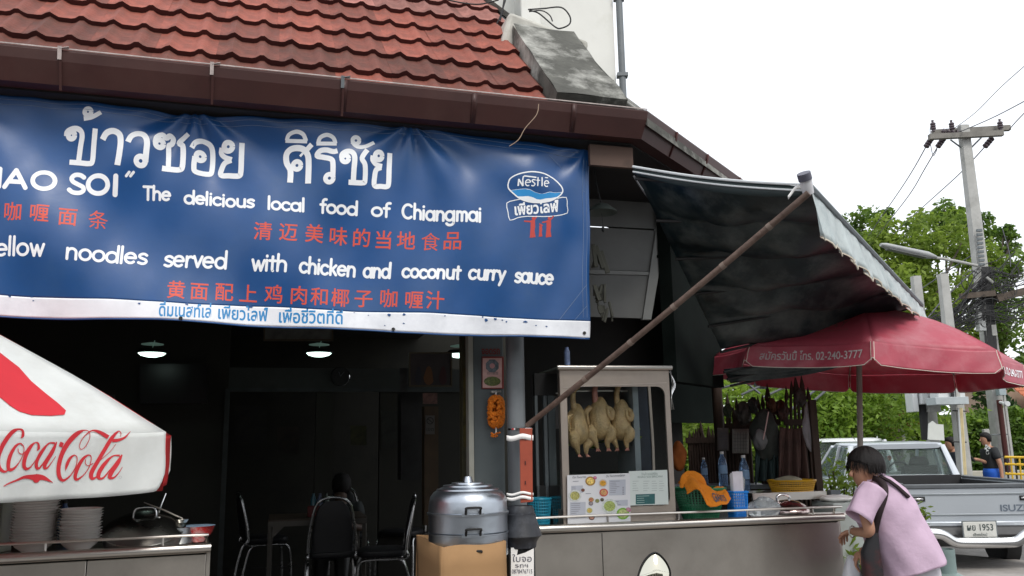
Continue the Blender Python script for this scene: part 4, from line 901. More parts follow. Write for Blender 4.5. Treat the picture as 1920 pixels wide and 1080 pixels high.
# motorcycle mirror low in front
mp = atY(1227, 1072, 3.2)
mm = thing('motorcycle_mirror', 'rounded motorcycle mirror with dark rim in front of the steel cart', 'mirror', mp)
outl = [(1198, 1085), (1201, 1068), (1210, 1052), (1222, 1041), (1233, 1039), (1244, 1047), (1253, 1060), (1257, 1075), (1252, 1092), (1238, 1104), (1215, 1103)]
ml = cr([atY(a, b, 3.2) for a, b in outl], 4, closed=True); 
Mc = Vector(sum(ml, np.zeros(3))/len(ml))
def tiltm(p, k=1.0, dy=0): p = Vector(p); q = Mc+(p-Mc)*k; q.y += dy+(q.z-Mc.z)*.24+(q.x-Mc.x)*.1; return q
n_ = len(ml)
mb = MB(); vs = [tiltm(p, k, .004*(1-k*k)*-4) for k in (1.0, .75, .5, .25, .02) for p in ml]; mb.add(vs, [(i*n_+j, i*n_+(j+1) % n_, (i+1)*n_+(j+1) % n_, (i+1)*n_+j) for i in range(4) for j in range(n_)]+[tuple(4*n_+j for j in range(n_))]); mb.build('mirror_glass', mat('mirror', (.62, .6, .5), .03, 1, var=.05, rvar=.01), mm, smooth=180)
mb = MB(); vs = [tiltm(p, k, dy) for k, dy in ((1.0, -.003), (1.05, -.006), (1.08, .01), (.8, .05), (.3, .07)) for p in ml]
fs = [(i*n_+j, i*n_+(j+1) % n_, (i+1)*n_+(j+1) % n_, (i+1)*n_+j) for i in range(4) for j in range(n_)]+[tuple(4*n_+j for j in range(n_))]
mb.add(vs, fs); mb.build('housing', M_black, mm, smooth=50)
mb = MB(); mb.tube([Mc+V(.0, .05, -.02), Mc+V(.03, .08, -.15), Mc+V(.1, .1, -.35)], .006, 8); mb.build('stem', M_black, mm)
# ================================================= things on the left cart
def bowl_mesh(m, r, h):
    m.lathe([(0, .004), (r*.42, .004), (r*.45, 0), (r*.5, 0), (r*.52, .006), (r*.8, h*.5), (r, h*.95), (r*1.07, h), (r*1.02, h*1.02), (r*.78, h*.55), (r*.5, .012), (0, .012)], (0, 0, 0), 28); return m
def stack(px, d, n, label_mid, lt, lb, grp, r, step, seed):
    base = LP(sL(px, d), d, 1.052); first = None; rg = random.Random(seed)
    for k in range(n):
        if first is None:
            o = bowl_mesh(MB(), r, .058).build('bowl', M_plate, smooth=50); first = o; o['category'] = 'bowl'; o['group'] = grp
        else: o = dup(first)
        o.location = base+V(rg.uniform(-.0025, .0025), rg.uniform(-.0025, .0025), k*step); o.rotation_euler = (rg.uniform(-.012, .012), rg.uniform(-.012, .012), 0)
        w_ = 'second third fourth fifth sixth seventh eighth ninth tenth eleventh twelfth thirteenth fourteenth fifteenth sixteenth seventeenth eighteenth nineteenth twentieth twenty-first'.split()
        o['label'] = lb if k == 0 else (lt if k == n-1 else label_mid % w_[n-k-2])
stack(66, .26, 22, '%s white bowl from the top of the tall stack', 'top bowl of the tall white stack, under the parasol edge', 'lowest bowl of the tall white stack on the left cart', 'bowls in the tall stack', .108, .0135, 1)
stack(151, .22, 12, '%s white bowl from the top of the shorter stack', 'top bowl of the shorter white stack', 'lowest bowl of the shorter white stack beside the pan lid', 'bowls in the shorter stack', .102, .0145, 2)
q = LP(sL(4, .3), .3, 1.05); mb = MB(); mb.box(q+V(-.1, 0, .16), (.21, .2, .32)); tag(mb.build('steel_box', M_steelt, bevel=.006), 'pale steel box at the left photo edge beside the tall bowls', 'box')
q = LP(sL(272, .33), .30, 1.05)
wl = thing('wok_lid', 'large dark shiny domed wok lid with wire handle on the left cart', 'lid', q)
Rl = Matrix.Rotation(.1, 3, 'Y') @ Matrix.Rotation(.36, 3, 'X')
mb = MB(); mb.lathe([(.215, 0), (.218, .008), (.2, .02), (.14, .055), (.07, .076), (0, .082)], q+UP*.085, 40, rot=Rl); mb.build('dome', mat('dark_steel', (.42, .43, .4), .26, 1, var=.12, scale=2), wl, smooth=60)
h0 = q+UP*.155-ln_*.03; mb = MB(); mb.tube([Vector(p) for p in cr([h0-le_*.06, h0-le_*.05+UP*.045, h0+UP*.055, h0+le_*.05+UP*.045, h0+le_*.06-UP*.012], 5)], .005, 8); mb.tube([h0+le_*.05+UP*.0, h0+le_*.08], .006, 6); mb.build('handle', M_chrome, wl)
mb = MB(); mb.lathe([(0, 0), (.2, 0), (.215, .05), (.2, .052), (.19, .01), (0, .01)], q+UP*.004, 36); o = mb.build('shallow_pan', mat('pan_alu', (.3, .3, .3), .35, .9, var=.2), smooth=40); tag(o, 'low round pan under the dark wok lid', 'pan')
q = LP(sL(338, .3), .3, 1.055); pot = thing('small_pot', 'small steel pot right of the wok lid with a ladle in it', 'pot', q)
mb = MB(); mb.lathe([(0, 0), (.072, 0), (.075, .005), (.075, .085), (.08, .088), (.076, .086), (.07, .01), (0, .008)], q, 24); mb.build('body', M_alu, pot)
mb = MB(); mb.tube([q+V(.07, 0, .07), q+V(.13, 0, .08)], .007, 6); mb.build('handle', M_steelt, pot)
mb = MB(); l0 = on_lc(342, 972, .3); l1 = on_lc(270, 942, .36); mb.tube([l0, (l0+l1)/2+UP*.003, l1], [.004, .005, .003], 6); mb.lathe([(0, -.02), (.025, -.012), (.035, .005), (.033, .005), (.023, -.01), (0, -.016)], l0-UP*.01, 14); tag(mb.build('ladle', M_steelt), 'steel ladle leaning out of the small pot to the left', 'ladle')
mb = MB(); mb.tube([on_lc(297, 962, .34), on_lc(303, 945, .36), on_lc(311, 925, .38)], [.007, .0045, .004], 6); tag(mb.build('spoon', M_chrome), 'upright spoon handle standing behind the wok lid', 'spoon')
q = LP(sL(377, .3)-.02, .34, 1.055); eb = thing('enamel_bowl', 'enamel bowl with red pattern and pale blue inside at cart end', 'bowl', q)
mb = MB(); mb.lathe([(0, 0), (.045, 0), (.05, .01), (.085, .05), (.098, .085), (.101, .088)], q, 28); mb.build('outer_wall', mat('enamel_red', (.45, .03, .03), .25, var=.7, scale=14, dirt_or_sheen=(.7, .6, .6), dscale=16, damt=.8), eb, smooth=60)
mb = MB(); mb.lathe([(0, .01), (.045, .012), (.082, .052), (.095, .086), (.101, .0885)], q, 28); mb.build('inner_wall', mat('enamel_blue', (.42, .6, .8), .2, var=.04), eb, smooth=60)
b_ = bottle(127, 5.0, 1.06, .24, 'dim blue bottle behind the tall bowl stack', mat('dim_blue', (.03, .08, .2), .3, var=.1), M_black, None)

lf = thing('leaf_bunch', 'bunch of bright green leaves showing behind the hanging chickens', 'leaves', CP(s0+CW*.5, .38, zb_+.62))

for k in range(4): mb = MB(); mb.tube([V(-30, -4-k*1.5, 5.2+.4*k), V(0, -4-k*1.5, 4.6+.4*k), V(30, -4-k*1.5, 5.3+.4*k)], .03, 5); tag(mb.build('street_wire', M_cable), ('lowest', 'second', 'third', 'topmost')[k]+' wire over the street behind the photographer, seen in the mirror', 'cable', 'wires over the street')
# ================================================= awning on the side front
aw = thing('awning', 'dark green cloth awning with pale scalloped edge held by a long slanting pole', 'awning', B(1.2, -.5, 2.9))
dO = -1.02
O0 = onP(1519, 352, B(0, dO, 0), N2); O1 = onP(1727, 572, B(0, dO, 0), N2)
A0 = onP(1188, 317, B(0, -.02, 0), N2); A1 = onP(1352, 655, B(0, .1, 0), N2)
M_awn = mat('awning_cloth', (.007, .018, .022), .36, var=.5, scale=2.2, bump=.35, bscale=5, transl=.2, dirt_or_sheen=(.16, .18, .17), dscale=1.3, damt=.75, stretch=None)  # pale patches paint the underside's sheen and bleached streaks into the cloth colour
def aws(u, v):      # u outwards, v along
    a = A0.lerp(A1, v); o = O0.lerp(O1, v); p = a.lerp(o, u)
    rib = math.sin(math.pi*((v*5) % 1.0)); p = p-UP*(.10*rib*math.sin(math.pi*u)+.03*math.sin(math.pi*u))+UP*(.02*math.sin(9*u+14*v)+.012*math.sin(17*u-25*v))*math.sin(math.pi*u)
    return p
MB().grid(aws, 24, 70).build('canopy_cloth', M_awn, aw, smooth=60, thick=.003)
eo = (O1-O0).normalized()
def aws2(u, v):
    w = 1.02+.1*v; a = A0.lerp(A1, w); o = O0.lerp(O1, w); p = a.lerp(o, u*.97); rib = math.sin(math.pi*((v*4) % 1.0))
    return p-UP*(.12+.05*rib*math.sin(math.pi*u)+.06*math.sin(math.pi*u))
aw2 = thing('awning', 'second grey green awning beyond the first, above the red parasol', 'awning', A0.lerp(A1, 1.25))
M_awn2 = mat('awning_cloth_pale', (.07, .12, .11), .5, var=.4, scale=3, bump=.2, transl=.4)
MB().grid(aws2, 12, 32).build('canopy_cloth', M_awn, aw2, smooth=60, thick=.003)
for v in (0, .5, 1):
    mb = MB(); mb.tube([aws2(0, v)-UP*.02, aws2(.5, v)-UP*.0, aws2(1, v)-UP*.01], .009, 6); mb.build('canopy_rib', M_black, aw2)
mb = MB(); mb.tube([aws2(1, v) for v in (0, .5, 1)], .016, 6); mb.build('front_bar', M_grey, aw2)
# pale valance with scallops
def val(u, v):
    p = O0.lerp(O1, v); h = (.27-.09*v)*(1-.16*abs(math.sin(math.pi*v*17))**.7)
    sw = .5+.5*math.cos(2*math.pi*v*17); return p-UP*h*u+N2*(-.02*u-.03*u*sw+.012*math.sin(v*60)*u)+V(0, 0, .004)
MB().grid(val, 6, 17*8).build('valance', M_tarpw, aw, smooth=80, thick=.002)
mb = MB(); mb.tube([val(1, v)-UP*.002 for v in np.linspace(0, 1, 17*8+1)], .004, 4); mb.build('valance_binding', mat('binding', (.62, .55, .45), .8), aw)
mb = MB(); p_ = O1; 
def flap(u, v): q = O1+eo*(.10*u)-UP*(.02+.19*v)+N2*(.01*math.sin(6*u)-.02*v+.03*u); return q
MB().grid(flap, 5, 5).build('valance_flap', mat('flap_blue', (.05, .12, .15), .6, var=.4), aw, thick=.002)
# end hem: two pale cords along the near edge
for k, off in enumerate((0, .03)):
    mb = MB(); mb.tube([A0.lerp(O0, t)+UP*(.012-off-.02*math.sin(math.pi*t))-E2*.01 for t in np.linspace(0, .985, 14)], .007 if k == 0 else .005, 6); mb.build('edge_cord', mat('cord', (.6, .63, .64), .5), aw)
def sag(t): return A0.lerp(O0, t)
mb = MB(); mb.grid(lambda u, v: A0.lerp(O0, u)-UP*((.03+.05*math.sin(math.pi*u*.9))*v)-E2*.003, 14, 2); mb.build('end_hem', mat('hem_cloth', (.02, .035, .035), .5), aw, thick=.002)
mb = MB(); mb.tube([O0-UP*.0, O0.lerp(O1, .5), O1], .02, 8); mb.build('front_bar', M_grey, aw)
for v in (.02, .22, .42, .62, .82, .99):
    mb = MB(); mb.tube([A0.lerp(A1, v)-UP*.03, O0.lerp(O1, v)-UP*.012], .010, 6); mb.build('canopy_rib', M_black, aw)
mb = MB(); e_ = (O0-A0).normalized(); mb.tube([O0+V(-.01, 0, -.03), O0+V(-.03, -.03, .035)], [.026, .03], 12); mb.build('bar_wrap', mat('white_tape', (.62, .62, .64), .6, var=.15), aw)
mb = MB(); mb.tube([O0+V(-.03, -.03, .03), O0+V(-.042, -.045, .06)], [.033, .033], 14); mb.build('bar_cap', mat('cap_grey', (.1, .1, .13), .5), aw)
# brown timber behind the cloth and sagging wires under it
for (a_, b_) in (((1262, 372), (1360, 640)), ((1232, 330), (1300, 520))):
    pa, pb = onP(*a_, B(0, .12, 0), N2), onP(*b_, B(0, .2, 0), N2)
    mb = MB(); mb.bar(pa, pb, .05, .12); mb.build('timber', mat('brown_timber', (.035, .016, .01), .8, var=.4), bld)
# slanting prop pole
P0 = O0+V(-.02, -.03, -.035); PC = atY(968, 900, 5.12)
P1 = atY(1001, 788, 5.04)
pole = thing('prop_pole', 'long rusty iron pole slanting from the awning corner down to the orange board', 'pole', P1)
mb = MB(); dr = (P1-P0); mb.tube([P0+dr*t+UP*(-.012*math.sin(math.pi*t)) for t in np.linspace(0, 1.03, 24)], .0165, 10); mb.build('shaft', M_rust, pole)
for t in (.12, .27, .44, .6, .78):
    mb = MB(); c_ = P0+dr*t-UP*.012*math.sin(math.pi*t); mb.tube([c_-dr.normalized()*.012, c_+dr.normalized()*.012], .0185, 10); mb.build('joint_ring', mat('ring_rust', (.2, .15, .12), .6), pole)
mb = MB(); mb.grid(lambda u, v: P0+dr*.01+V(-.08*u, .01, .03-.03*u+.02*math.sin(4*u)+.02*v), 5, 1); mb.build('tape_tail', M_plate, pole, thick=.002)
wire('sagging_wire', [(1188, 330, 5.0), (1215, 370, 5.1), (1262, 420, 5.3), (1320, 470, 5.6), (1390, 498, 6.0), (1470, 505, 6.4)], 5, .006, 'thin wire sagging under the awning from the gutter corner', mat('wire_grey', (.12, .12, .13), .6))
wire('sagging_wire', [(1470, 505, 6.4), (1440, 560, 6.5), (1385, 610, 6.6), (1350, 650, 6.7)], 6.5, .005, 'second thin wire running down under the awning to the side post', MATS['wire_grey'])
wire('sagging_wire', [(1420, 480, 6.2), (1490, 535, 6.6), (1540, 548, 6.8), (1640, 552, 7.1)], 6.5, .005, 'third thin wire under the awning towards its far end', MATS['wire_grey'])
# pendant lamp by the banner edge, hanging clusters, small can on the cabinet
lp = onP(1128, 395, V(0, 5.3, 0), N1); pl_ = thing('pendant_lamp', 'dark enamel pendant lamp shade hanging beside the right banner edge', 'lamp', lp)
mb = MB(); mb.lathe([(.02, .05), (.045, .04), (.10, -.005), (.105, -.015), (.10, -.012), (.04, .03)], lp, 24); mb.build('shade', mat('shade_green', (.1, .12, .11), .35), pl_)
mb = MB(); mb.tube([lp+UP*.05, lp+UP*.2+V(-.03, 0, 0), lp+UP*.55+V(-.05, 0, 0)], .005, 5); mb.build('cord', M_cable, pl_)
mb = MB(); mb.tube([lp+V(.0, 0, -.02), lp+V(.005, 0, -.11)], .0025, 4); mb.lathe([(0, 0), (.011, .012), (.009, .035), (0, .045)], lp+V(.005, 0, -.15), 8); mb.build('pull_switch', M_black, pl_)
for k, (px, py) in enumerate(((1124, 488), (1129, 548), (1136, 585))):
    c_ = onP(px, py, V(0, 5.7, 0), N1); mb = MB()
    for j in range(7): mb.box(c_+V(random.uniform(-.045, .045), random.uniform(-.03, .03), random.uniform(-.03, .03)), (random.uniform(.012, .04), .02, random.uniform(.08, .17)-.02*k), Matrix.Rotation(random.uniform(-.35, .35), 3, 'Y'))
    tag(mb.build('hanging_tongs', mat('dull_clip', (.09, .09, .07), .5, .3) if 'dull_clip' not in MATS else MATS['dull_clip'], bevel=.003), ('bunch of dull metal tongs hanging highest right of the banner', 'middle bunch of dull metal tongs hanging right of the banner', 'lowest bunch of dull metal tongs hanging right of the banner')[k], 'utensils', 'tongs hanging beside the banner')
c_ = CP(s0+.1, .15, zt_+.03); mb = MB(); mb.lathe([(0, 0), (.02, 0), (.02, .1), (.012, .12), (.012, .13), (0, .13)], c_, 12); tag(mb.build('small_bottle', mat('blue_label_bottle', (.1, .14, .25), .3, var=.6, scale=30)), 'small blue bottle standing on top of the chicken cabinet', 'bottle')
# ================================================= posts near the cart end
Pp = atY(976, 985, 4.98)
po = thing('bollard_post', 'black cast post with flared collar and taped paper beside the steel cart', 'post', (Pp.x, 4.98, 0))
c_ = V(Pp.x, 4.98, 0); z_ = lambda py: atY(976, py, 4.98).z
mb = MB(); mb.lathe([(.0, z_(948)), (.07, z_(948)), (.078, z_(955)), (.08, z_(962)), (.088, z_(964)), (.09, z_(972)), (.118, z_(1001)), (.12, z_(1004)), (.105, z_(1008)), (.09, z_(1016)), (.086, z_(1026)), (.082, z_(1027)), (.0, z_(1027))], c_, 16); mb.build('flared_collar', mat('cast_black', (.022, .024, .03), .42, var=.4, scale=8, dirt_or_sheen=(.12, .13, .15), dscale=16, damt=.25), po, smooth=28)
mb = MB(); mb.box((Pp.x-.002, 4.98, z_(1027)/2), (.15, .12, z_(1027)), Matrix.Rotation(.1, 3, 'Z')); mb.build('shaft', M_black, po, bevel=.008)
pf = lambda x, y, l=0: atY(x, y, 4.905-l)
mb = MB(); mb.add([pf(958, 1027), pf(972, 1027), pf(969, 1041), pf(985, 1036), pf(1001, 1028), pf(1001, 1090), pf(958, 1090)], [(0, 1, 2, 6), (2, 3, 5, 6), (3, 4, 5)]); mb.build('torn_paper', M_plate, po, smooth=0, thick=.002)
mb = MB()
for tx, a, b, y_, h_ in (('ใบจอ', 961, 997, 1053, 12), ('รถฯ', 966, 990, 1064, 8), ('0878476715', 960, 998, 1075, 8)): fontmesh(mb, tx, a, y_, b, y_, h=h_, place=lambda x, y, l: pf(x, y, .004), sub=False)
mb.build('paper_lettering', M_dg, po, smooth=0)
ob = thing('orange_board', 'short upright orange wooden board tied to the drain pipe with white straps', 'board', pf(986, 940))
mb = MB(); mb.add([atY(a, b, 4.93) for a, b in ((974, 803), (998, 803), (999, 941), (976, 943))]+[atY(a, b, 4.99) for a, b in ((974, 803), (998, 803), (999, 941), (976, 943))], [(0, 1, 2, 3), (4, 5, 6, 7), (0, 1, 5, 4), (1, 2, 6, 5), (2, 3, 7, 6), (0, 3, 7, 4)]); mb.build('plank', M_orange, ob, smooth=0, bevel=.003)
for (y0_, y1_, m_) in ((816, 826, M_plate), (924, 929, M_plate), (932, 938, M_plate)):
    mb = MB(); mb.grid(lambda u, v: atY(950+50*u, y0_+(y1_-y0_)*v-2*u+2*math.sin(8*u), 4.922+.03*abs(u-.6)), 10, 1); mb.build('strap', m_, ob, thick=.003)
mb = MB(); mb.lathe([(.03, -.012), (.075, -.004), (.075, .006), (.03, .014)], atY(975, 805, 5.03), 16); mb.build('foil_wrap', M_chrome, ob)
for y_ in (822, 868, 905): mb = MB(); mb.box(atY(985, y_, 4.927), (.006, .002, .02)); mb.build('nail_mark', M_tiledark, ob)
# ================================================= steamer on its cardboard box
sc0 = atY(878, 1020, 4.86); Zs = lambda py: atY(878, py, 4.86-.1).z
stm = thing('steamer_pot', 'big dented aluminium three tier steamer standing in a cardboard box', 'steamer', (sc0.x, 4.86, Zs(1024)))
c_ = V(sc0.x, 4.86, 0); R_ = .218
for k, (ya, yb2) in enumerate(((1000, 1045), (963, 999), )):
    mb = MB(); za, zb3 = Zs(yb2), Zs(ya); mb.lathe([(0, za), (R_*.985, za), (R_, za+.004), (R_*.995, (za+zb3)/2), (R_, zb3-.008), (R_*1.02, zb3-.006), (R_*1.02, zb3), (R_*.97, zb3)], c_, 48); mb.build('tier', M_alu, stm, smooth=35)
z0_ = Zs(962); H_ = Zs(905)-z0_-.0
mb = MB(); mb.lathe([(R_*1.03, z0_-.012), (R_*1.04, z0_), (R_*1.0, z0_+.004), (R_*.985, z0_+H_*.35), (R_*.955, z0_+H_*.52), (R_*.88, z0_+H_*.66), (R_*.80, z0_+H_*.73), (R_*.79, z0_+H_*.78), (R_*.74, z0_+H_*.79), (R_*.64, z0_+H_*.85), (R_*.63, z0_+H_*.90), (R_*.58, z0_+H_*.91), (R_*.42, z0_+H_*.94), (R_*.41, z0_+H_*.985), (R_*.36, z0_+H_*.99), (.03, z0_+H_), (.02, z0_+H_+.03), (0, z0_+H_+.032)], c_, 48); mb.build('lid', M_alu, stm, smooth=35)
hd_ = (V(0, 0, 0)-c_); hd_.z = 0; hd_ = Matrix.Rotation(.12, 3, 'Z') @ hd_.normalized(); hs_ = V(-hd_.y, hd_.x, 0)
for py in (957, 996, 1036):
    z = Zs(py); b0 = c_+hd_*(R_+.002)+UP*z
    mb = MB(); mb.tube([Vector(q) for q in cr([b0-hs_*.038-UP*.012, b0-hs_*.038+hd_*.012+UP*.01, b0-hs_*.034+hd_*.03+UP*.022, b0+hs_*.034+hd_*.03+UP*.022, b0+hs_*.038+hd_*.012+UP*.01, b0+hs_*.038-UP*.012], 4)], .0065, 8); mb.build('handle', M_black, stm)
    mb = MB(); mb.bar(b0-hs_*.06-UP*.016, b0+hs_*.06-UP*.016, .004, .016, up=UP); mb.build('handle_plate', M_alu, stm)
bx = thing('cardboard_box', 'open brown cardboard box under the steamer, left of the black post', 'box', (sc0.x, 4.86, 0))
ztb = atY(890, 1020, 4.62).z; q0_, q1_, q2_ = atZ(829, 1027, ztb), atZ(948, 1015, ztb), atZ(781, 1004, ztb); q3_ = q1_+(q2_-q0_)
for nm, a_, b_ in (('front_side', q0_, q1_), ('left_side', q2_, q0_), ('right_side', q1_, q3_), ('back_side', q3_, q2_)):
    mb = MB(); e_ = (b_-a_).normalized(); n_ = V(-e_.y, e_.x, 0)
    mb.grid(lambda u, v: V(a_.x, a_.y, ztb)+e_*((b_-a_).length*u)-UP*(.42*v)+n_*(.006*math.sin(3*u+2*v))+UP*.006*math.sin(7*u)*(1-v), 10, 4); mb.build(nm, M_card, bx, smooth=60, thick=.006)
mb = MB(); mb.box(((q0_+q3_)/2-UP*(ztb-.33+.0)+UP*0)[:2]+(.33,), ((q1_-q0_).length*.9, .3, .66)); tag(mb.build('crate', M_dark, bevel=.01), 'dark low crate carrying the cardboard box', 'crate')
# ================================================= things on the pillar
def onq(px, py, l=0): return onP(px, py, PB+N1*(dQ-l), N1)
def panelq(mb, a, b, c, d, l): mb.add([onq(a, b, l), onq(c, b, l), onq(c, d, l), onq(a, d, l)], [(0, 1, 2, 3)])
am = thing('framed_charm', 'small red framed paper charm with octagon on the grey pillar', 'picture', onq(923, 730))
mb = MB(); mb.prism([onq(903, 669), onq(943, 669), onq(943, 729), onq(903, 729)], -N1*.018); mb.build('frame', mat('charm_frame', (.2, .02, .015), .5), am, smooth=0)
mb = MB(); panelq(mb, 905, 671.5, 941, 727, .02); mb.build('paper', mat('pink_print', (.55, .33, .3), .4, var=.2, scale=20), am, smooth=0)
mb = MB(); mb.add([onq(923+13*math.cos(a), 686+13*math.sin(a), .022) for a in np.linspace(.39, 6.67, 9)[:-1]], [tuple(range(8))]); mb.build('octagon', mat('octagon_print', (.12, .14, .16), .4, var=.6, scale=60), am, smooth=0)
mb = MB(); mb.add([onq(923+5*math.cos(a), 686+5*math.sin(a), .023) for a in np.linspace(0, 6.28, 11)[:-1]], [tuple(range(10))]); mb.build('octagon_centre', mat('charm_pink', (.5, .25, .25), .5), am, smooth=0)
mb = MB(); mb.add([onq(923+16*math.cos(a), 715+9*math.sin(a), .022) for a in np.linspace(0, 6.28, 13)[:-1]], [tuple(range(12))]); mb.build('green_figure', mat('charm_green', (.1, .12, .03), .4, var=.7, scale=70), am, smooth=0)
mb = MB(); fontmesh(mb, '四川会馆', 913, 702, 934, 702, h=4.5, place=lambda x, y, l: onq(x, y, .023), sub=False); mb.build('charm_lettering', M_dg, am, smooth=0)
mb = MB(); fontmesh(mb, 'จอดรถ', 903, 664, 937, 664, h=13, place=lambda x, y, l: onq(x, y, .003), bold=.02, sub=False); tag(mb.build('red_lettering', mat('faded_red', (.2, .02, .018), .6), smooth=0), 'faded red Thai lettering painted on the grey pillar above the charm', 'lettering')
gl = thing('flower_garland', 'orange marigold garland hanging on the grey pillar under the charm', 'garland', onq(930, 740, .05))
M_mg = mat('marigold', (.75, .2, .008), .8, var=.3, scale=40, bump=.8, bscale=120)
mb = MB(); rg = random.Random(4)
for i in range(300):
    a = rg.uniform(0, 6.28); t = rg.uniform(0, 1); rx = .04*(1-abs(2*t-1)**4)**.5+.006; y_ = 743+58*t
    c_ = onq(930, y_, .05)+E1*rx*math.cos(a)+N1*rx*.8*math.sin(a); s_ = .012
    mb.lathe([(0, -s_), (s_*.8, -s_*.5), (s_, 0), (s_*.7, s_*.6), (0, s_)], c_, 6)
mb.build('blossoms', M_mg, gl, smooth=0, stuff=True)
mb = MB(); mb.tube([onq(930, 733, .03), onq(930, 745, .05)], .006, 5); mb.tube([onq(930, 800, .05), onq(930, 812, .05)], .005, 5); mb.build('string', M_plate, gl)
mb = MB(); mb.bar(onq(921, 735, .03), onq(939, 734, .03), .02, .012); mb.build('hanger', M_steelt, gl)
mb = MB()
for i in range(16): mb.lathe([(0, -.008), (.008, 0), (0, .008)], onq(930, 815, .05)+V(rg.uniform(-.03, .03), rg.uniform(-.01, .01), rg.uniform(-.015, .012)), 6)
mb.build('tassel_blossoms', M_mg, gl, smooth=0, stuff=True)
# ================================================= dim interior
def onI(px, py, d): return onP(px, py, PB+N1*d, N1)
M_lamp = mat('lamp_glow', (.75, 1, .9), .4, emit=2.4, var=0)
for k, (px, py, d, lb) in enumerate(((285, 662, 4.0, 'lit round ceiling lamp at left inside the dark dining room'), (598, 662, 4.0, 'lit round ceiling lamp in the middle of the dark dining room'), (862, 664, 4.0, 'lit lamp half hidden behind the yellow door jamb'))):
    p = onI(px, py, d); t = thing('ceiling_lamp', lb, 'lamp', p, 0, 'lit lamps in the dining room')
    mb = MB(); mb.lathe([(.0, -.038), (.05, -.036), (.10, -.022), (.125, 0)], p, 24); mb.build('bowl', M_lamp, t, smooth=60)
    mb = MB(); mb.lathe([(.135, -.002), (.14, .01), (.11, .04), (.0, .05)], p, 24); mb.build('rim', M_black, t)
    mb = MB(); mb.tube([p+UP*.04, p+UP*.12+V(.02, 0, 0)], .004, 5); mb.lathe([(.03, .10), (.1, .085), (.10, .08), (.03, .09)], p, 20); mb.build('ceiling_glow', mat('dim_glow', (.3, .5, .42), .5, emit=.10), t)  # faintly glowing plate stands in for lamp light reflected on the ceiling
p = onI(638, 706, dP-.03); ck = thing('wall_clock', 'round wall clock with thin chrome rim on the inner header', 'clock', p); rotW = Matrix.Rotation(math.pi/2, 3, 'X')
rotW = Matrix.Rotation(math.atan2(E1.y, E1.x), 3, 'Z') @ rotW
mb = MB(); mb.tube([p+E1*.10*math.cos(a)+UP*.10*math.sin(a) for a in np.linspace(0, 6.28, 25)[:-1]], .006, 6, closed=True); mb.build('rim', M_chrome, ck)
mb = MB(); mb.lathe([(0, 0), (.097, 0), (.097, .02), (0, .02)], p, 24, rot=rotW); mb.build('face', M_black, ck)
for k in range(2): mb = MB(); mb.tube([p-N1*.03, p-N1*.03+E1*(.04-.06*k)+UP*.05], .003, 4); mb.build('hand', M_grey, ck)
def flat(name, label, cat, px0, py0, px1, py1, d, m, th=.02, frame_m=None, fw=3):
    t = thing(name, label, cat, onI((px0+px1)/2, py1, d)); mb = MB(); mb.prism([onI(px0, py0, d), onI(px1, py0, d), onI(px1, py1, d), onI(px0, py1, d)], N1*th)
    mb.build('panel' if frame_m else 'sheet', m, t, smooth=0)
    if frame_m:
        for (a, b, c, e) in ((px0-fw, py0-fw, px1+fw, py0), (px0-fw, py1, px1+fw, py1+fw), (px0-fw, py0, px0, py1), (px1, py0, px1+fw, py1)):
            mb = MB(); mb.prism([onI(a, b, d-.01), onI(c, b, d-.01), onI(c, e, d-.01), onI(a, e, d-.01)], N1*.03); mb.build('frame', frame_m, t, smooth=0)
    return t
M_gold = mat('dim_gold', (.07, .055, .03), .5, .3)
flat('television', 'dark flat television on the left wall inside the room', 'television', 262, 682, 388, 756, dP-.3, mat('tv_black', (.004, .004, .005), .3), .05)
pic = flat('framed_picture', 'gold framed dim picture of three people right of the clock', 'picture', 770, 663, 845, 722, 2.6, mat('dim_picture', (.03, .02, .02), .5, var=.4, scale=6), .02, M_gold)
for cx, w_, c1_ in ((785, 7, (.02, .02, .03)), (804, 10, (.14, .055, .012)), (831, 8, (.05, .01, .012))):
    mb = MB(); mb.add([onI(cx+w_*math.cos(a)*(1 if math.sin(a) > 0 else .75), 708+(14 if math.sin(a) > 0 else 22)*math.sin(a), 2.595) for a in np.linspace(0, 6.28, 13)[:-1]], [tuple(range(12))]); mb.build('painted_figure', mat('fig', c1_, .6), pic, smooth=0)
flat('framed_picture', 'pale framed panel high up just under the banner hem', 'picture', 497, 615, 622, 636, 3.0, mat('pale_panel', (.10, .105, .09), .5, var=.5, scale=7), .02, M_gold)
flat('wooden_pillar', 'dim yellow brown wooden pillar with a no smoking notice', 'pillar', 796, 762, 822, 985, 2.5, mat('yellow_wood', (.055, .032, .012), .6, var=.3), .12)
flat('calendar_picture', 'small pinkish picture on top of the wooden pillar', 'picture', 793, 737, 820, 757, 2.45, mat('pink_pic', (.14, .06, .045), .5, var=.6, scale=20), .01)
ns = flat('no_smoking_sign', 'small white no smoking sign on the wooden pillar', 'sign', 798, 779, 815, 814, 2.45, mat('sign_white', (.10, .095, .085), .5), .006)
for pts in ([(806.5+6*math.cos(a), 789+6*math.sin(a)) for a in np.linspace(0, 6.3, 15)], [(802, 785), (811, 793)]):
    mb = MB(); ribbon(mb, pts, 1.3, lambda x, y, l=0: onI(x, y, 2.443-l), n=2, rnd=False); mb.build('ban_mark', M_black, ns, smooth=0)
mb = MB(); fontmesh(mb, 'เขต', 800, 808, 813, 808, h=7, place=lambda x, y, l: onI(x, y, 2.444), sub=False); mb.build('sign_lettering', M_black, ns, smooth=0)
flat('shelf_unit', 'dim glass shelf unit with jars behind the wooden pillar', 'shelf', 752, 735, 792, 900, 3.2, mat('shelf_dim', (.012, .013, .013), .4, var=.6, scale=9), .2)
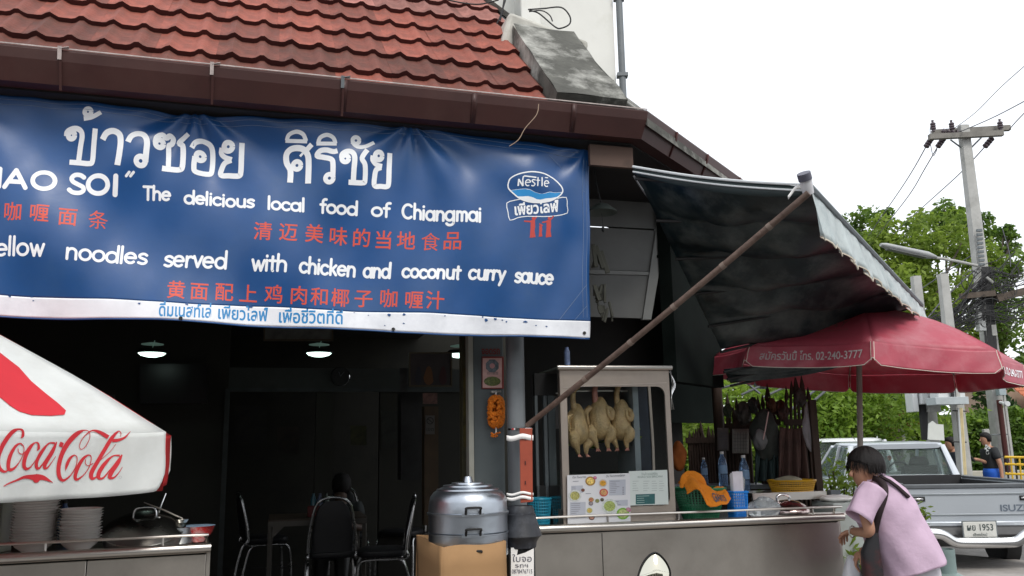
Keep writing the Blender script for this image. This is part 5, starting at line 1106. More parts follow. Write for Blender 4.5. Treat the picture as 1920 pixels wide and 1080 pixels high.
flat('fridge_sticker', 'dim yellow and grey sticker in the dark doorway', 'sticker', 657, 798, 687, 835, dP-.02, mat('sticker_dim', (.035, .035, .01), .5, var=.7, scale=14), .01)
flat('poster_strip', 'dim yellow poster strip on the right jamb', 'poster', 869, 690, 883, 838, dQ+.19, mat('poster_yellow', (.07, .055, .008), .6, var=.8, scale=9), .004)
# table and chairs
def tblp(px, py, z): q = atZ(px, py, z); return q
tz = FL+.75; a0, a1 = tblp(503, 975, tz), tblp(688, 968, tz)
tb = thing('dining_table', 'metal legged dining table in the dim room', 'table', ((a0+a1)/2)[:2]+(FL,), math.atan2((a1-a0).y, (a1-a0).x))
te = (a1-a0).normalized(); tn = V(-te.y, te.x, 0); TL = (a1-a0).length
mb = MB(); mb.prism([a0-UP*.03, a1-UP*.03, a1+tn*.75-UP*.03, a0+tn*.75-UP*.03], UP*.03); mb.build('table_top', mat('table_wood', (.05, .032, .02), .5, var=.3), tb, bevel=.004)
mb = MB(); mb.prism([a0-UP*.062-tn*.004, a1-UP*.062-tn*.004, a1-UP*.062+tn*.02, a0-UP*.062+tn*.02], UP*.045); mb.build('apron', mat('grey_metal', (.09, .082, .07), .5, .3), tb)
for s_ in (.02, TL-.02):
    for d_ in (.02, .73): mb = MB(); q = a0+te*s_+tn*d_; mb.box((q.x, q.y, (FL+tz-.03)/2), (.035, .035, tz-.03-FL)); mb.build('leg', MATS['grey_metal'], tb)
mb = MB(); q = a0+te*.04-UP*.062; mb.prism([q, q+te*.1, q-UP*.1], tn*.004); mb.build('corner_brace', MATS['grey_metal'], tb)
M_ch = mat('chair_black', (.01, .01, .012), .5, var=.2); M_chf = mat('chair_chrome', (.5, .5, .5), .25, 1, var=.1)
def chair():
    t = thing('banquet_chair', 'x', 'chair', (0, 0, 0), 0, 'black chairs with chrome frames round the table'); W2, H2 = .2, .93
    def L3(l): return [Vector(q) for q in cr(l, 6)]
    mb = MB(); mb.tube(L3([(-.2, .2, .46), (-.2, .215, .6), (-.165, .26, .82), (-.13, .28, .91), (-.06, .285, .95), (.06, .285, .95), (.13, .28, .91), (.165, .26, .82), (.2, .215, .6), (.2, .2, .46)]), .0125, 8); mb.build('back_frame', M_chf, t, world=False)
    mb = MB(); mb.loft([((0, .215, .50), V(.17, 0, 0), V(0, .02, 0)), ((0, .228, .62), V(.175, 0, 0), V(0, .024, 0)), ((0, .25, .76), V(.16, 0, 0), V(0, .024, 0)), ((0, .268, .87), V(.13, 0, 0), V(0, .02, 0)), ((0, .275, .925), V(.075, 0, 0), V(0, .012, 0))], 16, power=3.5); mb.build('backrest', M_ch, t, smooth=60, world=False)
    mb = MB(); mb.loft([((0, 0, .44), V(.2, 0, 0), V(0, .2, 0)), ((0, 0, .455), V(.215, 0, 0), V(0, .215, 0)), ((0, 0, .49), V(.21, 0, 0), V(0, .21, 0)), ((0, 0, .505), V(.17, 0, 0), V(0, .17, 0))], 20, power=4); mb.build('seat', M_ch, t, smooth=60, world=False)
    for s_ in (-1, 1):
        mb = MB(); mb.tube(L3([(.2*s_, .2, .5), (.2*s_, .2, .43), (.2*s_, -.1, .425), (.2*s_, -.19, .40), (.21*s_, -.215, .3), (.215*s_, -.23, 0)]), .0125, 8); mb.build('leg', M_chf, t, world=False)
        mb = MB(); mb.tube(L3([(.2*s_, .12, .43), (.2*s_, .19, .38), (.205*s_, .24, .2), (.21*s_, .27, 0)]), .0125, 8); mb.build('leg', M_chf, t, world=False)
    return t
c0_ = chair(); spots = [((630, 1030), .55, .12, 'nearest black chair with rounded back seen from behind'), ((478, 1030), .55, -1.45+math.pi/2*0-.2, 'black chair seen side on left of the table'), ((735, 1020), .55, 1.9, 'black chair seen side on right of the table'), ((690, 960), .62, 3.0, 'far black chair behind the table showing its rounded top'), ((745, 960), .5, 2.6, 'dim black chair furthest right behind the table')]
tc_ = (a0+a1)/2+tn*.37
pos = [tc_-tn*.62+te*.10, atZ(497, 1012, FL+.46), atZ(716, 1036, FL+.46), tc_+tn*.95+te*.35, tc_+tn*1.0+te*.95]
rots = [math.pi, -math.pi/2+.25, math.pi/2, .2, .6]
# chair local back is +y; rotate so that backs point away from the table
hb = math.atan2(te.y, te.x)
ang = [hb+math.pi, hb+math.pi/2+.2, hb-math.pi/2-.1, hb+.1, hb-.5]
for k in range(5):
    o = c0_ if k == 0 else dup(c0_); o.location = (pos[k].x, pos[k].y, FL); o.rotation_euler = (0, 0, ang[k]); o['label'] = spots[k][3]
# condiment caddy
q = tc_-tn*.15+te*.02; q.z = tz; cd_ = thing('condiment_caddy', 'red caddy with small sauce bottles on the dim table', 'caddy', q)
mb = MB(); mb.box(q+UP*.05, (.2, .14, .1)); mb.build('tray', mat('caddy_red', (.12, .012, .012), .5), cd_, bevel=.01)
for k in range(3): mb = MB(); mb.lathe([(0, .06), (.028, .06), (.028, .15), (.012, .19), (.012, .21), (0, .21)], q+V(-.06+.06*k, 0, 0), 12); mb.build('sauce_bottle', mat('sauce_%d' % k, ((.03, .12, .16), (.05, .07, .14), (.02, .05, .03))[k], .3), cd_)
# ================================================= parasols
def parasol(name, label, c, rim_z, top_z, R, n, rot0, pole_bot, panel_mat, valance_h, sag=.05, flare=.0, pole_m=None, pole_r=.017, curve=.5):
    t = thing(name, label, 'parasol', (c.x, c.y, pole_bot))
    cor = [V(c.x+R*math.cos(rot0+2*math.pi*k/n), c.y+R*math.sin(rot0+2*math.pi*k/n), rim_z) for k in range(n)]
    apex = V(c.x, c.y, top_z); panels = []
    def rib(k, u):            # u 0 apex .. 1 rim
        q = apex.lerp(cor[k % n], u); q.z = top_z-(top_z-rim_z)*(u**(1+curve)); return q
    for k in range(n):
        m_ = panel_mat[k % len(panel_mat)]
        def surf(s, u, k=k):
            a, b = rib(k, u), rib(k+1, u); p = a.lerp(b, s); mid = 4*s*(1-s); p.z += -sag*mid*u*.6+.004*math.sin(7*s+11*u)*u; cc = V(c.x, c.y, p.z); p = p+(cc-p)*(.06*mid*u); return p
        MB().grid(lambda s, u: surf(s, .04+.96*u), 12, 12).build('canopy_panel', m_, t, smooth=80, thick=.0015)
        def vs_(s, v, k=k, surf=surf):
            p = surf(s, 1.0); out = (p-V(c.x, c.y, p.z)).normalized(); cut = 1-.28*(max(0, abs(2*s-1)-.9)/.1)**2
            return p-UP*(valance_h*cut*v+.008*math.sin(math.pi*s)*v)+out*(flare*v+.009*math.sin(s*9+k)*v+.004*math.sin(s*23+5*v)*v+.003)
        MB().grid(vs_, 72, 12).build('valance', m_, t, smooth=80, thick=.0015)
        panels.append((surf, vs_))
        mb = MB(); mb.tube([rib(k, u)-UP*.012 for u in np.linspace(.03, 1, 8)], .005, 5); mb.build('rib', pole_m or M_grey, t)
        mb = MB(); mb.tube([rib(k, .5)-UP*.015, V(c.x, c.y, top_z-.42)], .004, 5); mb.build('strut', pole_m or M_grey, t)
    mb = MB(); mb.tube([V(c.x, c.y, pole_bot), V(c.x, c.y, top_z+.04)], pole_r, 10); mb.build('pole', pole_m or M_grey, t)
    mb = MB(); mb.lathe([(.0, top_z+.03), (.05, top_z+.01), (.09, top_z-.02)], V(c.x, c.y, 0), 12); mb.build('cap', panel_mat[0], t)
    return t, panels, cor, surf
# ---- white/red cola parasol at left: its right-front panel faces the camera
Bc = V(-1.56, 3.86, 0); e_ = V(.42, .9075, 0); Ac = Bc-e_*.86; nm_ = V(.9075, -.42, 0)
Bz = onP(308, 808, Bc, V(0, 1, 0)).z; Rr = .43/math.sin(math.pi/8); ctr = (Ac+Bc)/2-nm_*(.43/math.tan(math.pi/8))
rA = math.atan2((Ac-ctr).y, (Ac-ctr).x)
cp, cpan, ccor, _ = parasol('drinks_parasol', 'white and red drinks parasol with red script lettering over the left cart', ctr, Bz, Bz+.60, Rr, 8, rA, .1, [M_cwhite, M_cred], .255, sag=.02, curve=.12, pole_m=mat('pole_white', (.6, .6, .6), .4))
vpl = cpan[0][1]; psf = cpan[0][0]
# project lettering from the valance plane: find (s,v) by plane intersection
va, vb = vpl(0, 0), vpl(1, 0); vn_ = (vb-va).cross(UP).normalized(); vc = (va+vb)/2
midp = vpl(.5, 0)
def vplace(X, Y, lift=0):
    lift = min(lift, .03)*.35
    px, py = X/5.647, 780+Y/5.647
    q = onP(px, py, midp, vn_); s_ = (q-va).dot((vb-va).normalized())/(vb-va).length
    p = vpl(min(max(s_, -.4), 1.2), 0); hz = max(p.z-q.z, 0)/.255; p = vpl(s_, min(hz, 1.0)); return V(p.x, p.y, min(q.z, p.z+9))+nm_*(.0032+lift)
mb = MB(); kk = 0
def CS(pts, n=7):
    global kk
    kk = (kk+3) % 13; ribbon(mb, pts, 10, vplace, k0=kk, n=n, rnd=False)
CS([(155, 235, 8), (178, 205, 34), (172, 155, 26), (120, 142, 20), (60, 165, 42), (0, 222, 48), (-70, 320, 50), (-120, 440, 52), (-110, 540, 46), (-50, 590, 26), (5, 570, 10)])
mb.build('script_capital', M_cprint, cp, smooth=0); mb = MB()
CS([(150, 290, 16), (188, 330, 10), (180, 400, 8), (130, 490, 10), (60, 560, 26), (5, 562, 40), (5, 480, 44), (40, 390, 38), (95, 315, 26), (150, 290, 14)])
CS([(118, 345, 8), (125, 385, 9), (160, 405, 9), (200, 385, 14), (245, 345, 16)])
mb.build('script_letter', M_cprint, cp, smooth=0); mb = MB()
CS([(345, 368, 6), (368, 340, 30), (360, 290, 20), (320, 285, 14), (262, 335, 40), (205, 430, 46), (186, 520, 46), (215, 560, 34), (270, 540, 14), (345, 450, 7)])
mb.build('script_letter', M_cprint, cp, smooth=0); mb = MB()
CS([(565, 288, 22), (490, 292, 16), (410, 375, 38), (352, 470, 40), (345, 540, 40), (385, 550, 22), (450, 470, 10), (550, 330, 10)])
CS([(585, 275, 14), (540, 370, 44), (470, 480, 44), (445, 540, 38), (480, 550, 18), (540, 480, 8), (580, 425, 5)])
mb.build('script_letter', M_cprint, cp, smooth=0); mb = MB()
CS([(648, 278, 44), (632, 326, 44)]); mb.build('script_hyphen', M_cprint, cp, smooth=0); mb = MB()
CS([(690, 580, 3), (705, 520, 34), (740, 450, 30), (790, 415, 12), (820, 450, 9), (805, 540, 9), (750, 630, 14), (670, 682, 28), (620, 640, 46), (612, 540, 48), (650, 400, 50), (720, 280, 54), (810, 190, 48), (890, 152, 14), (945, 170, 8), (948, 240, 7), (905, 325, 8), (860, 352, 7), (842, 315, 7), (870, 245, 8), (925, 185, 12), (980, 155, 16), (1050, 170, 34), (1140, 225, 44)])
mb.build('script_capital', M_cprint, cp, smooth=0); mb = MB()
CS([(960, 414, 12), (975, 450, 8), (955, 540, 9), (905, 620, 10), (835, 672, 26), (808, 640, 40), (830, 550, 42), (880, 460, 34), (930, 418, 18), (962, 414, 10)])
CS([(915, 460, 7), (915, 505, 8), (950, 525, 8), (995, 500, 8)])
mb.build('script_letter', M_cprint, cp, smooth=0); mb = MB()
CS([(1258, 218, 5), (1262, 180, 8), (1235, 165, 16), (1175, 235, 36), (1110, 350, 38), (1040, 480, 38), (980, 600, 42), (985, 660, 34), (1030, 640, 12), (1080, 570, 7)])
CS([(1215, 295, 4), (1160, 375, 5), (1060, 472, 7)])
mb.build('script_letter', M_cprint, cp, smooth=0); mb = MB()
CS([(1180, 262, 36), (1240, 255, 30), (1300, 225, 18), (1350, 165, 4)]); mb.build('script_swash', M_cprint, cp, smooth=0); mb = MB()
CS([(1245, 418, 20), (1180, 425, 14), (1110, 500, 34), (1055, 590, 38), (1045, 650, 34), (1085, 655, 18), (1150, 570, 9), (1235, 455, 9)])
CS([(1265, 410, 12), (1225, 490, 38), (1165, 590, 40), (1145, 650, 34), (1185, 650, 16), (1235, 590, 8), (1262, 540, 5)])
mb.build('script_letter', M_cprint, cp, smooth=0); mb = MB()
CS([(-60, 745, 8), (0, 715, 14), (100, 680, 20), (200, 648, 34), (300, 650, 58), (345, 660, 96), (390, 650, 62), (450, 660, 44), (545, 706, 4)]); mb.build('script_swash', M_cprint, cp, smooth=0)
mb = MB(); ribbon(mb, ring(1242, 648, 13, 2.5), 2.5, vplace, n=2, rnd=False); mb.build('registered_mark', mat('faint_grey', (.45, .45, .45), .6), cp, smooth=0)
# red swirl on the sloping panel
pa, pb2, pc_ = psf(0, 1), psf(1, 1), psf(.5, .3); pn_ = (pb2-pa).cross(pc_-pa).normalized()
if pn_.z < 0: pn_ = -pn_
pm = psf(.6, .75)
poly_ = [(-40, 640), (0, 663), (35, 690), (58, 716), (84, 738), (108, 757), (123, 771), (120, 779), (95, 781), (60, 780), (35, 773), (18, 762), (0, 747), (-40, 730)]
bm = bmesh.new(); f_ = bm.faces.new([bm.verts.new((a, b, 0)) for a, b in poly_]); bmesh.ops.triangulate(bm, faces=[f_]); bmesh.ops.subdivide_edges(bm, edges=bm.edges, cuts=3); bmesh.ops.triangulate(bm, faces=bm.faces); bm.verts.index_update()
def onpanel(px, py):
    # fixed-point search of the panel surface along the viewing direction of the photograph's print
    q = onP(px, py, pm, pn_)
    best = None
    for i in range(26):
        for j in range(26):
            p = psf(i/25, .3+.7*j/25); r_ = (p-V(0, 0, EYE)); d = (r_.normalized()-ray(px, py)).length
            if best is None or d < best[0]: best = (d, i/25, .3+.7*j/25)
    s_, u_ = best[1:]; h_ = .02
    for _ in range(30):
        for ds, du in ((h_, 0), (-h_, 0), (0, h_), (0, -h_)):
            p = psf(s_+ds, u_+du); d = ((p-V(0, 0, EYE)).normalized()-ray(px, py)).length
            if d < best[0]: best = (d, s_+ds, u_+du)
        if (best[1], best[2]) == (s_, u_): h_ *= .5
        s_, u_ = best[1:]
    return psf(s_, u_)
mb = MB(); mb.add([onpanel(v.co.x, v.co.y)+pn_*.004 for v in bm.verts], [tuple(v.index for v in f.verts) for f in bm.faces]); bm.free(); mb.build('red_swirl', M_cprint, cp, smooth=60)
# ---- red parasol on the right
Yp = 6.55; pc0 = atY(1608, 700, Yp); zr = atY(1650, 662, Yp-1).z; zt2 = atY(1625, 572, Yp).z
front = atY(1690, 663, Yp-.9)
rp, rpan, rcor, _ = parasol('advert_parasol', 'faded red parasol with white phone numbers beside the cart end', V(pc0.x+.04, Yp, 0), 2.17, 2.57, 1.11, 8, math.radians(-107.5), .02, [M_pred], .15, sag=.02, curve=.75, flare=.03, pole_m=mat('worn_pole', (.3, .27, .23), .6, var=.2), pole_r=.021)
M_faded = mat('faded_print', (.5, .42, .42), .6, var=.1)
M_seam = mat('seam_white', (.65, .6, .52), .7)
for k in range(8):
    surf_, vs_ = rpan[k]
    for s_ in (0.012, .988):
        mb = MB(); mb.tube([vs_(s_, v)+UP*.0 for v in np.linspace(0, 1, 5)], .0028, 4); mb.build('seam', M_seam, rp)
    mb = MB(); mb.tube([vs_(s_, 1) for s_ in np.linspace(0, 1, 17)], .0028, 4); mb.build('seam', M_seam, rp)
def val_text(k, body, s0_, s1_, v0_, hfrac, m_, par, pan, name='phone_lettering', Wd=.95, shear=0):
    surf_, vs_ = pan[k]; mb = MB(); cc = (vs_(.5, .5)-V(par.location.x, par.location.y, vs_(.5, .5).z)).normalized()
    fontmesh(mb, body, s0_*100, v0_*20, s1_*100, v0_*20, h=hfrac*20, place=lambda x, y, l: vs_(x/100, y/20)+cc*.0045, bold=.012, sub=False, shear=shear); return mb.build(name, m_, par, smooth=0)
for k in (7, 1): val_text(k, 'สมัครวันนี้ โทร. 02-240-3777', .10, .93, .66, .36, M_ltr if k == 1 else M_faded, rp, rpan)
surf_, _v = rpan[7]; mb = MB(); fontmesh(mb, 'TODAY', 20, 78, 80, 78, h=12, place=lambda x, y, l: surf_(x/100, y/100)+UP*.006, bold=.0, sub=False, shear=.2); fontmesh(mb, 'www.jobtoday.co.th', 30, 84, 80, 84, h=2.5, place=lambda x, y, l: surf_(x/100, y/100)+UP*.006, sub=False); mb.build('panel_lettering', mat('ghost_print', (.3, .12, .11), .6), rp, smooth=0)
ta = math.radians(4.5); rp.rotation_euler = (0, ta, 0); rp.location.x -= 2.4*math.sin(ta)
pcl = thing('hanging_sheet', 'pale translucent cloth sheet with thin bars hanging under the red parasol far side', 'cloth', atY(1450, 735, 8.4))
mb = MB(); mb.grid(lambda u, v: atY(1352+210*u, 672+(8+52*(1-abs(2*u-.75)))*v, 8.4+.1*math.sin(9*u)), 20, 6); mb.build('cloth', mat('pale_tarp', (.4, .46, .45), .6, var=.3, transl=.5, dirt_or_sheen=(.2, .26, .26)), pcl, smooth=180, thick=.003)
for a_, b_ in (((1352, 680), (1425, 738)), ((1390, 740), (1500, 690)), ((1430, 745), (1550, 690)), ((1345, 700), (1420, 712)), ((1350, 728), (1430, 708)), ((1480, 770), (1580, 690)), ((1495, 778), (1600, 688))): mb = MB(); mb.tube([atY(*a_, 8.3), atY(*b_, 8.3)], .012, 5); mb.build('bar', M_grey, pcl)
for k, (px, py, s_, c_) in enumerate(((1395, 775, .05, (.12, .1, .08)), (1412, 760, .035, (.05, .06, .05)), (1466, 770, .045, (.16, .05, .03)), (1500, 745, .04, (.2, .18, .16)), (1448, 760, .03, (.3, .12, .05)), (1365, 770, .03, (.05, .08, .03)))):
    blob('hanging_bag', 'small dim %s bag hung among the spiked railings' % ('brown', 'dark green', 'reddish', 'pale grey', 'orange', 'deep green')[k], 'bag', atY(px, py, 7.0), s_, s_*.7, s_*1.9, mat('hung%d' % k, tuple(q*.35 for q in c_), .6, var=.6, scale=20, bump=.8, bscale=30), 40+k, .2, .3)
# ================================================= spiked wooden palings, calendars, hanging bags
def paling(name, label, px0, px1, ytop, ybase, Y, n, seed):
    rg = random.Random(seed); a, b = atY(px0, 800, Y), atY(px1, 800, Y); t = thing(name, label, 'railing', ((a.x+b.x)/2, Y, 0), 0, 'carved wooden railings behind the cart')
    zt_, zb_ = atY(px0, ytop, Y).z, atY(px0, ybase, Y).z
    for i in range(n):
        x = a.x+(b.x-a.x)*i/(n-1); h = zt_-.12*abs(i-(n-1)/2)/n*2+rg.uniform(-.03, .03)
        mb = MB(); lean = rg.uniform(-.03, .03); mb.loft([(V(x, Y, .05), V(.013, 0, 0), V(0, .011, 0)), (V(x, Y, zb_), V(.013, 0, 0), V(0, .011, 0)), (V(x+lean*.5, Y, h-.12), V(.012, 0, 0), V(0, .01, 0)), (V(x+lean, Y, h-.09), V(.021, 0, 0), V(0, .012, 0)), (V(x+lean, Y, h), V(.002, 0, 0), V(0, .002, 0))], 6); mb.build('paling', M_wood, t, smooth=0)
    for z in (zb_, zb_-.55):
        mb = MB(); mb.bar((a.x-.03, Y-.014, z), (b.x+.03, Y-.014, z), .02, .05); mb.build('rail', M_wood, t)
    mb = MB(); mb.prism([V(a.x, Y+.02, .05), V(b.x, Y+.02, .05), V(b.x, Y+.04, .05), V(a.x, Y+.04, .05)], UP*(zb_-.1)); mb.build('backing', M_black, t)
    return t
paling('spiked_railing', 'low spiked wooden railing left of the calendars', 1290, 1345, 792, 826, 7.7, 12, 1)
paling('spiked_railing', 'carved spiked railing above the left hanging calendar', 1352, 1362+14, 742, 800, 7.5, 5, 2)
paling('spiked_railing', 'carved spiked railing above the right hanging calendar', 1380, 1404, 742, 796, 7.4, 6, 3)
paling('spiked_railing', 'carved spiked railing behind the dark hanging bag', 1424, 1456, 725, 792, 7.2, 7, 4)
paling('spiked_railing', 'tallest carved spiked railing beside the white plastic bag', 1476, 1524, 702, 792, 7.0, 7, 5)
for k, (a, b, c, d, lb) in enumerate(((1345, 802, 1366, 845, 'dim gridded calendar sheet hanging left on the railing'), (1373, 804, 1404, 850, 'pale gridded calendar sheet hanging right on the railing'))):
    Y = 7.3; t = thing('calendar_sheet', lb, 'calendar', atY((a+c)/2, d, Y), 0, 'calendar sheets on the railing')
    mb = MB(); mb.grid(lambda u, v: atY(a+(c-a)*u, b+(d-b)*v, Y+.01*math.sin(5*u+3*v)), 6, 6); mb.build('sheet', mat('cal_%d' % k, ((.16, .14, .13), (.36, .34, .3))[k], .7, dirt_or_sheen=(.15, .13, .12), damt=.4), t, thick=.003)
    mb = MB()
    for i in range(1, 6): x = a+(c-a)*i/6; mb.bar(atY(x, b+6, Y-.015), atY(x, d-3, Y-.015), .003, .002)
    for i in range(1, 6): y = b+5+(d-b-8)*i/6; mb.bar(atY(a+2, y, Y-.016), atY(c-2, y, Y-.016), .003, .002)
    mb.build('printed_grid', M_dg, t, stuff=True)
blob('hanging_bag', 'dark cloth bag hanging on the railing beside the tall palings', 'bag', atY(1436, 815, 6.9), .11, .07, .2, mat('dark_bag', (.03, .035, .03), .8, var=.6, scale=8), 11, .3)
def hung(name, label, cat, px0, px1, y0, y1, Y, m_, seed, flare=1.25):
    rg = random.Random(seed); ph = rg.uniform(0, 6); t = thing(name, label, cat, atY((px0+px1)/2, y1, Y))
    def fn(u, v):
        x = (px0+px1)/2+(u-.5)*(px1-px0)*(1+(flare-1)*v); y = y0+(y1-y0)*(v+.05*math.sin(7*u+ph)*v)+4*math.sin(3.14*u)*(1-v); p = atY(x, y, Y); p.y += (.03*math.sin(19*u+ph+2*v)+.015*math.sin(41*u-ph))*(.3+v); return p
    MB().grid(fn, 40, 20).build('cloth', m_, t, smooth=180, thick=.006); return t
hung('hanging_cloth', 'dim reddish grey cloth hanging under the tallest spiked railing', 'cloth', 1462, 1508, 800, 905, 6.85, mat('red_dim_cloth', (.10, .055, .045), .85, var=.5, scale=5), 12)
hung('hanging_cloth', 'dark teal cloth hanging left of the reddish one under the railing', 'cloth', 1418, 1458, 830, 905, 6.9, mat('teal_dim_cloth', (.025, .045, .045), .85, var=.5, scale=5), 16)
M_wbag = mat('white_plastic', (.55, .53, .55), .4, var=.2, scale=8, bump=.6, bscale=14, transl=.4)
blob('hanging_plastic_bag', 'white plastic bag hanging from the tallest paling', 'plastic bag', atY(1519, 800, 6.75), .05, .04, .19, M_wbag, 13, .35, .15)
blob('hanging_plastic_bag', 'crumpled grey plastic bag hanging in front of the dark bag', 'plastic bag', atY(1425, 824, 6.75), .05, .04, .08, mat('grey_plastic', (.2, .2, .2), .3, transl=.3, bump=.6, bscale=14), 14, .35, .15)
wire('bag_string', [(1441, 772), (1436, 800), (1431, 824)], 6.68, .005, 'pale pinkish string of the crumpled plastic bag', mat('pink_string', (.6, .4, .38), .6), cat='string')
q = atY(1531, 860, 6.7); mb = MB(); mb.box((q.x, 6.7, (q.z+.25)/2+.2), (.05, .05, q.z+.25-.0)); tag(mb.build('timber_post', M_wood), 'dark timber post closing the railing beside the pale box', 'post')
# orange kettle-like figure and dark shelves behind the cart
sh2 = thing('back_counter', 'dim dark counter shelves behind the cart under the calendars', 'counter', (atY(1330, 900, 7.1).x, 7.1, 0))
for z in (1.22, 1.02): 
    a, b = atY(1262, 900, 7.05), atY(1400, 900, 7.05); mb = MB(); mb.prism([V(a.x, 7.05, z), V(b.x+.2, 7.05, z), V(b.x+.2, 7.5, z), V(a.x, 7.5, z)], -UP*.03); mb.build('shelf', M_grey if z > 1.1 else M_black, sh2, smooth=0)
mb = MB(); mb.prism([V(a.x, 7.1, .1), V(b.x+1.1, 7.1, .1), V(b.x+1.1, 7.14, .1), V(a.x, 7.14, .1)], UP*.95); mb.build('front', M_black, sh2, smooth=0)
blob('orange_bundle', 'dim orange cloth bundle on the back counter beside the cabinet', 'cloth', atY(1272, 855, 7.2), .06, .05, .12, mat('dim_orange', (.3, .08, .01), .8, var=.4), 15)
# ================================================= skinned figures
def skin(pts, edges, rad, subd=2, root=0):
    me = bpy.data.meshes.new('sk'); me.from_pydata([tuple(p) for p in pts], edges, []); o = bpy.data.objects.new('sk', me); COL.objects.link(o)
    md = o.modifiers.new('s', 'SKIN'); md.use_smooth_shade = True
    for i, r in enumerate(rad):
        r = r if hasattr(r, '__len__') else (r, r); me.skin_vertices[0].data[i].radius = r; me.skin_vertices[0].data[i].use_root = (i == root)
    if subd: d_ = o.modifiers.new('d', 'SUBSURF'); d_.levels = subd
    dg = bpy.context.evaluated_depsgraph_get(); m2 = bpy.data.meshes.new_from_object(o.evaluated_get(dg)); bpy.data.objects.remove(o)
    vs = [v.co.copy() for v in m2.vertices]; fs = [tuple(p.vertices) for p in m2.polygons]; bpy.data.meshes.remove(m2); return vs, fs
def skinpart(name, pts, edges, rad, m_, parent, subd=2):
    vs, fs = skin(pts, edges, rad, subd); mb = MB(); mb.add(vs, fs); return mb.build(name, m_, parent, smooth=180)
def chainp(*ps): return [Vector(p) for p in ps]
# ---- the bending person in the lilac shirt, seen from behind right, facing left (-x)
YP = 5.55
def G(px, py, dy=0): return atY(px, py, YP+dy)
lady = thing('person', 'person in lilac short sleeved shirt and white trousers bending over the cart end', 'person', (G(1690, 1060).x, YP, 0))
head = G(1620, 878, -.02); neck = G(1640, 905); ches = G(1658, 945); wai = G(1690, 1015); hip = G(1712, 1068)
shL, shR = G(1632, 925, -.17), G(1642, 925, .17)
hR = .088
# body: torso core, neck, head, arms
elb = G(1618, 1000, -.20); wri = G(1590, 1002, -.30)
elbN = G(1612, 1003, -.2)
bp = [hip, wai, ches, neck, G(1632, 893, -.01), head+V(.0, 0, 0), shL, G(1622, 962, -.2), G(1632, 1000, -.21), G(1597, 996, .05), shR, G(1625, 985, .16), G(1640, 1030, .12), G(1614, 1034, .0), hip+V(.02, -.09, -.35), hip+V(.05, -.1, -.7), hip+V(.02, .09, -.35), hip+V(.03, .1, -.7), hip+V(.03, .0, -.1)]
skinpart('body', bp, [(0, 1), (1, 2), (2, 3), (3, 4), (4, 5), (2, 6), (6, 7), (7, 8), (8, 9), (2, 10), (10, 11), (11, 12), (12, 13), (0, 18), (18, 14), (14, 15), (18, 16), (16, 17)],
 [.12, .115, .12, .055, .05, .075, .055, .042, .036, .026, .055, .042, .036, .026, .075, .05, .075, .05, .11], M_skin, lady)
# head volume with face turned left, nose, ear
mb = MB(); hx, hy = V(-.075, -.03, -.01), V(0, .07, 0)
mb.loft([(head+V(.0, 0, z), V(-a, -.2*a, 0), V(-.2*b*0, b, 0)) for z, a, b in ((-.12, .035, .03), (-.105, .06, .045), (-.07, .078, .06), (-.02, .088, .07), (.04, .09, .074), (.09, .07, .06), (.115, .03, .03))], 18); mb.build('head', M_skin, lady, smooth=180, subd=1)
face = head+V(-.085, -.03, -.03)
mb = MB(); mb.loft([(face+V(0, 0, .02), V(.012, 0, 0), V(0, .008, 0)), (face+V(-.016, -.004, -.008), V(.014, 0, 0), V(0, .011, 0)), (face+V(-.006, 0, -.02), V(.01, 0, 0), V(0, .01, 0))], 8); mb.build('nose', M_skin, lady, smooth=180)
mb = MB(); mb.lathe([(0, -.004), (.018, -.004), (.024, .0), (.018, .005), (0, .003)], head+V(-.012, -.078, -.022), 12, sy=1, sx=.7, rot=Matrix.Rotation(math.pi/2, 3, 'X')); mb.build('ear', M_skin, lady, smooth=60)
# hair: cap mesh with ragged lower fringe plus strands
rg = random.Random(5)
mb = MB(); hc = head+V(.018, .004, .02)
def hairs(u, v):
    a = 2*math.pi*u; ph = v*math.pi*.66; fr = math.cos(a-math.pi)          # 1 = face side
    if fr > .25: ph = min(ph, math.pi*(.40+.12*(1-fr)))
    r = 1+.008*math.sin(31*a)+.012*math.sin(9*a+3*v)+.006*math.sin(47*a+v*9)
    rg_ = 1 if v < .9 else 1-.25*(v-.9)*(1+math.sin(23*a)+math.sin(41*a)); ph *= rg_*(.93 if fr < .25 else 1); return hc+V(.112*math.sin(ph)*math.cos(a)*r, .1*math.sin(ph)*math.sin(a)*r, .112*math.cos(ph)*r-(.012*v*v if fr < .2 else 0))
mb.grid(hairs, 96, 26); mb.build('hair', M_hair, lady, smooth=180, thick=.012)
mb = MB()
for i in range(700):
    a = rg.uniform(.9, 5.4); v0 = rg.uniform(.2, .85); p0_ = hairs(a/6.283, v0); n_ = (p0_-hc).normalized(); p1_ = p0_+n_*.012-UP*.03; p2_ = p1_-UP*rg.uniform(.02, .05)+n_*rg.uniform(-.012, .012)
    mb.tube([p0_, p1_, p2_], [.0016, .0014, .0005], 3)
mb.build('hair_strands', M_hair, lady, stuff=True)
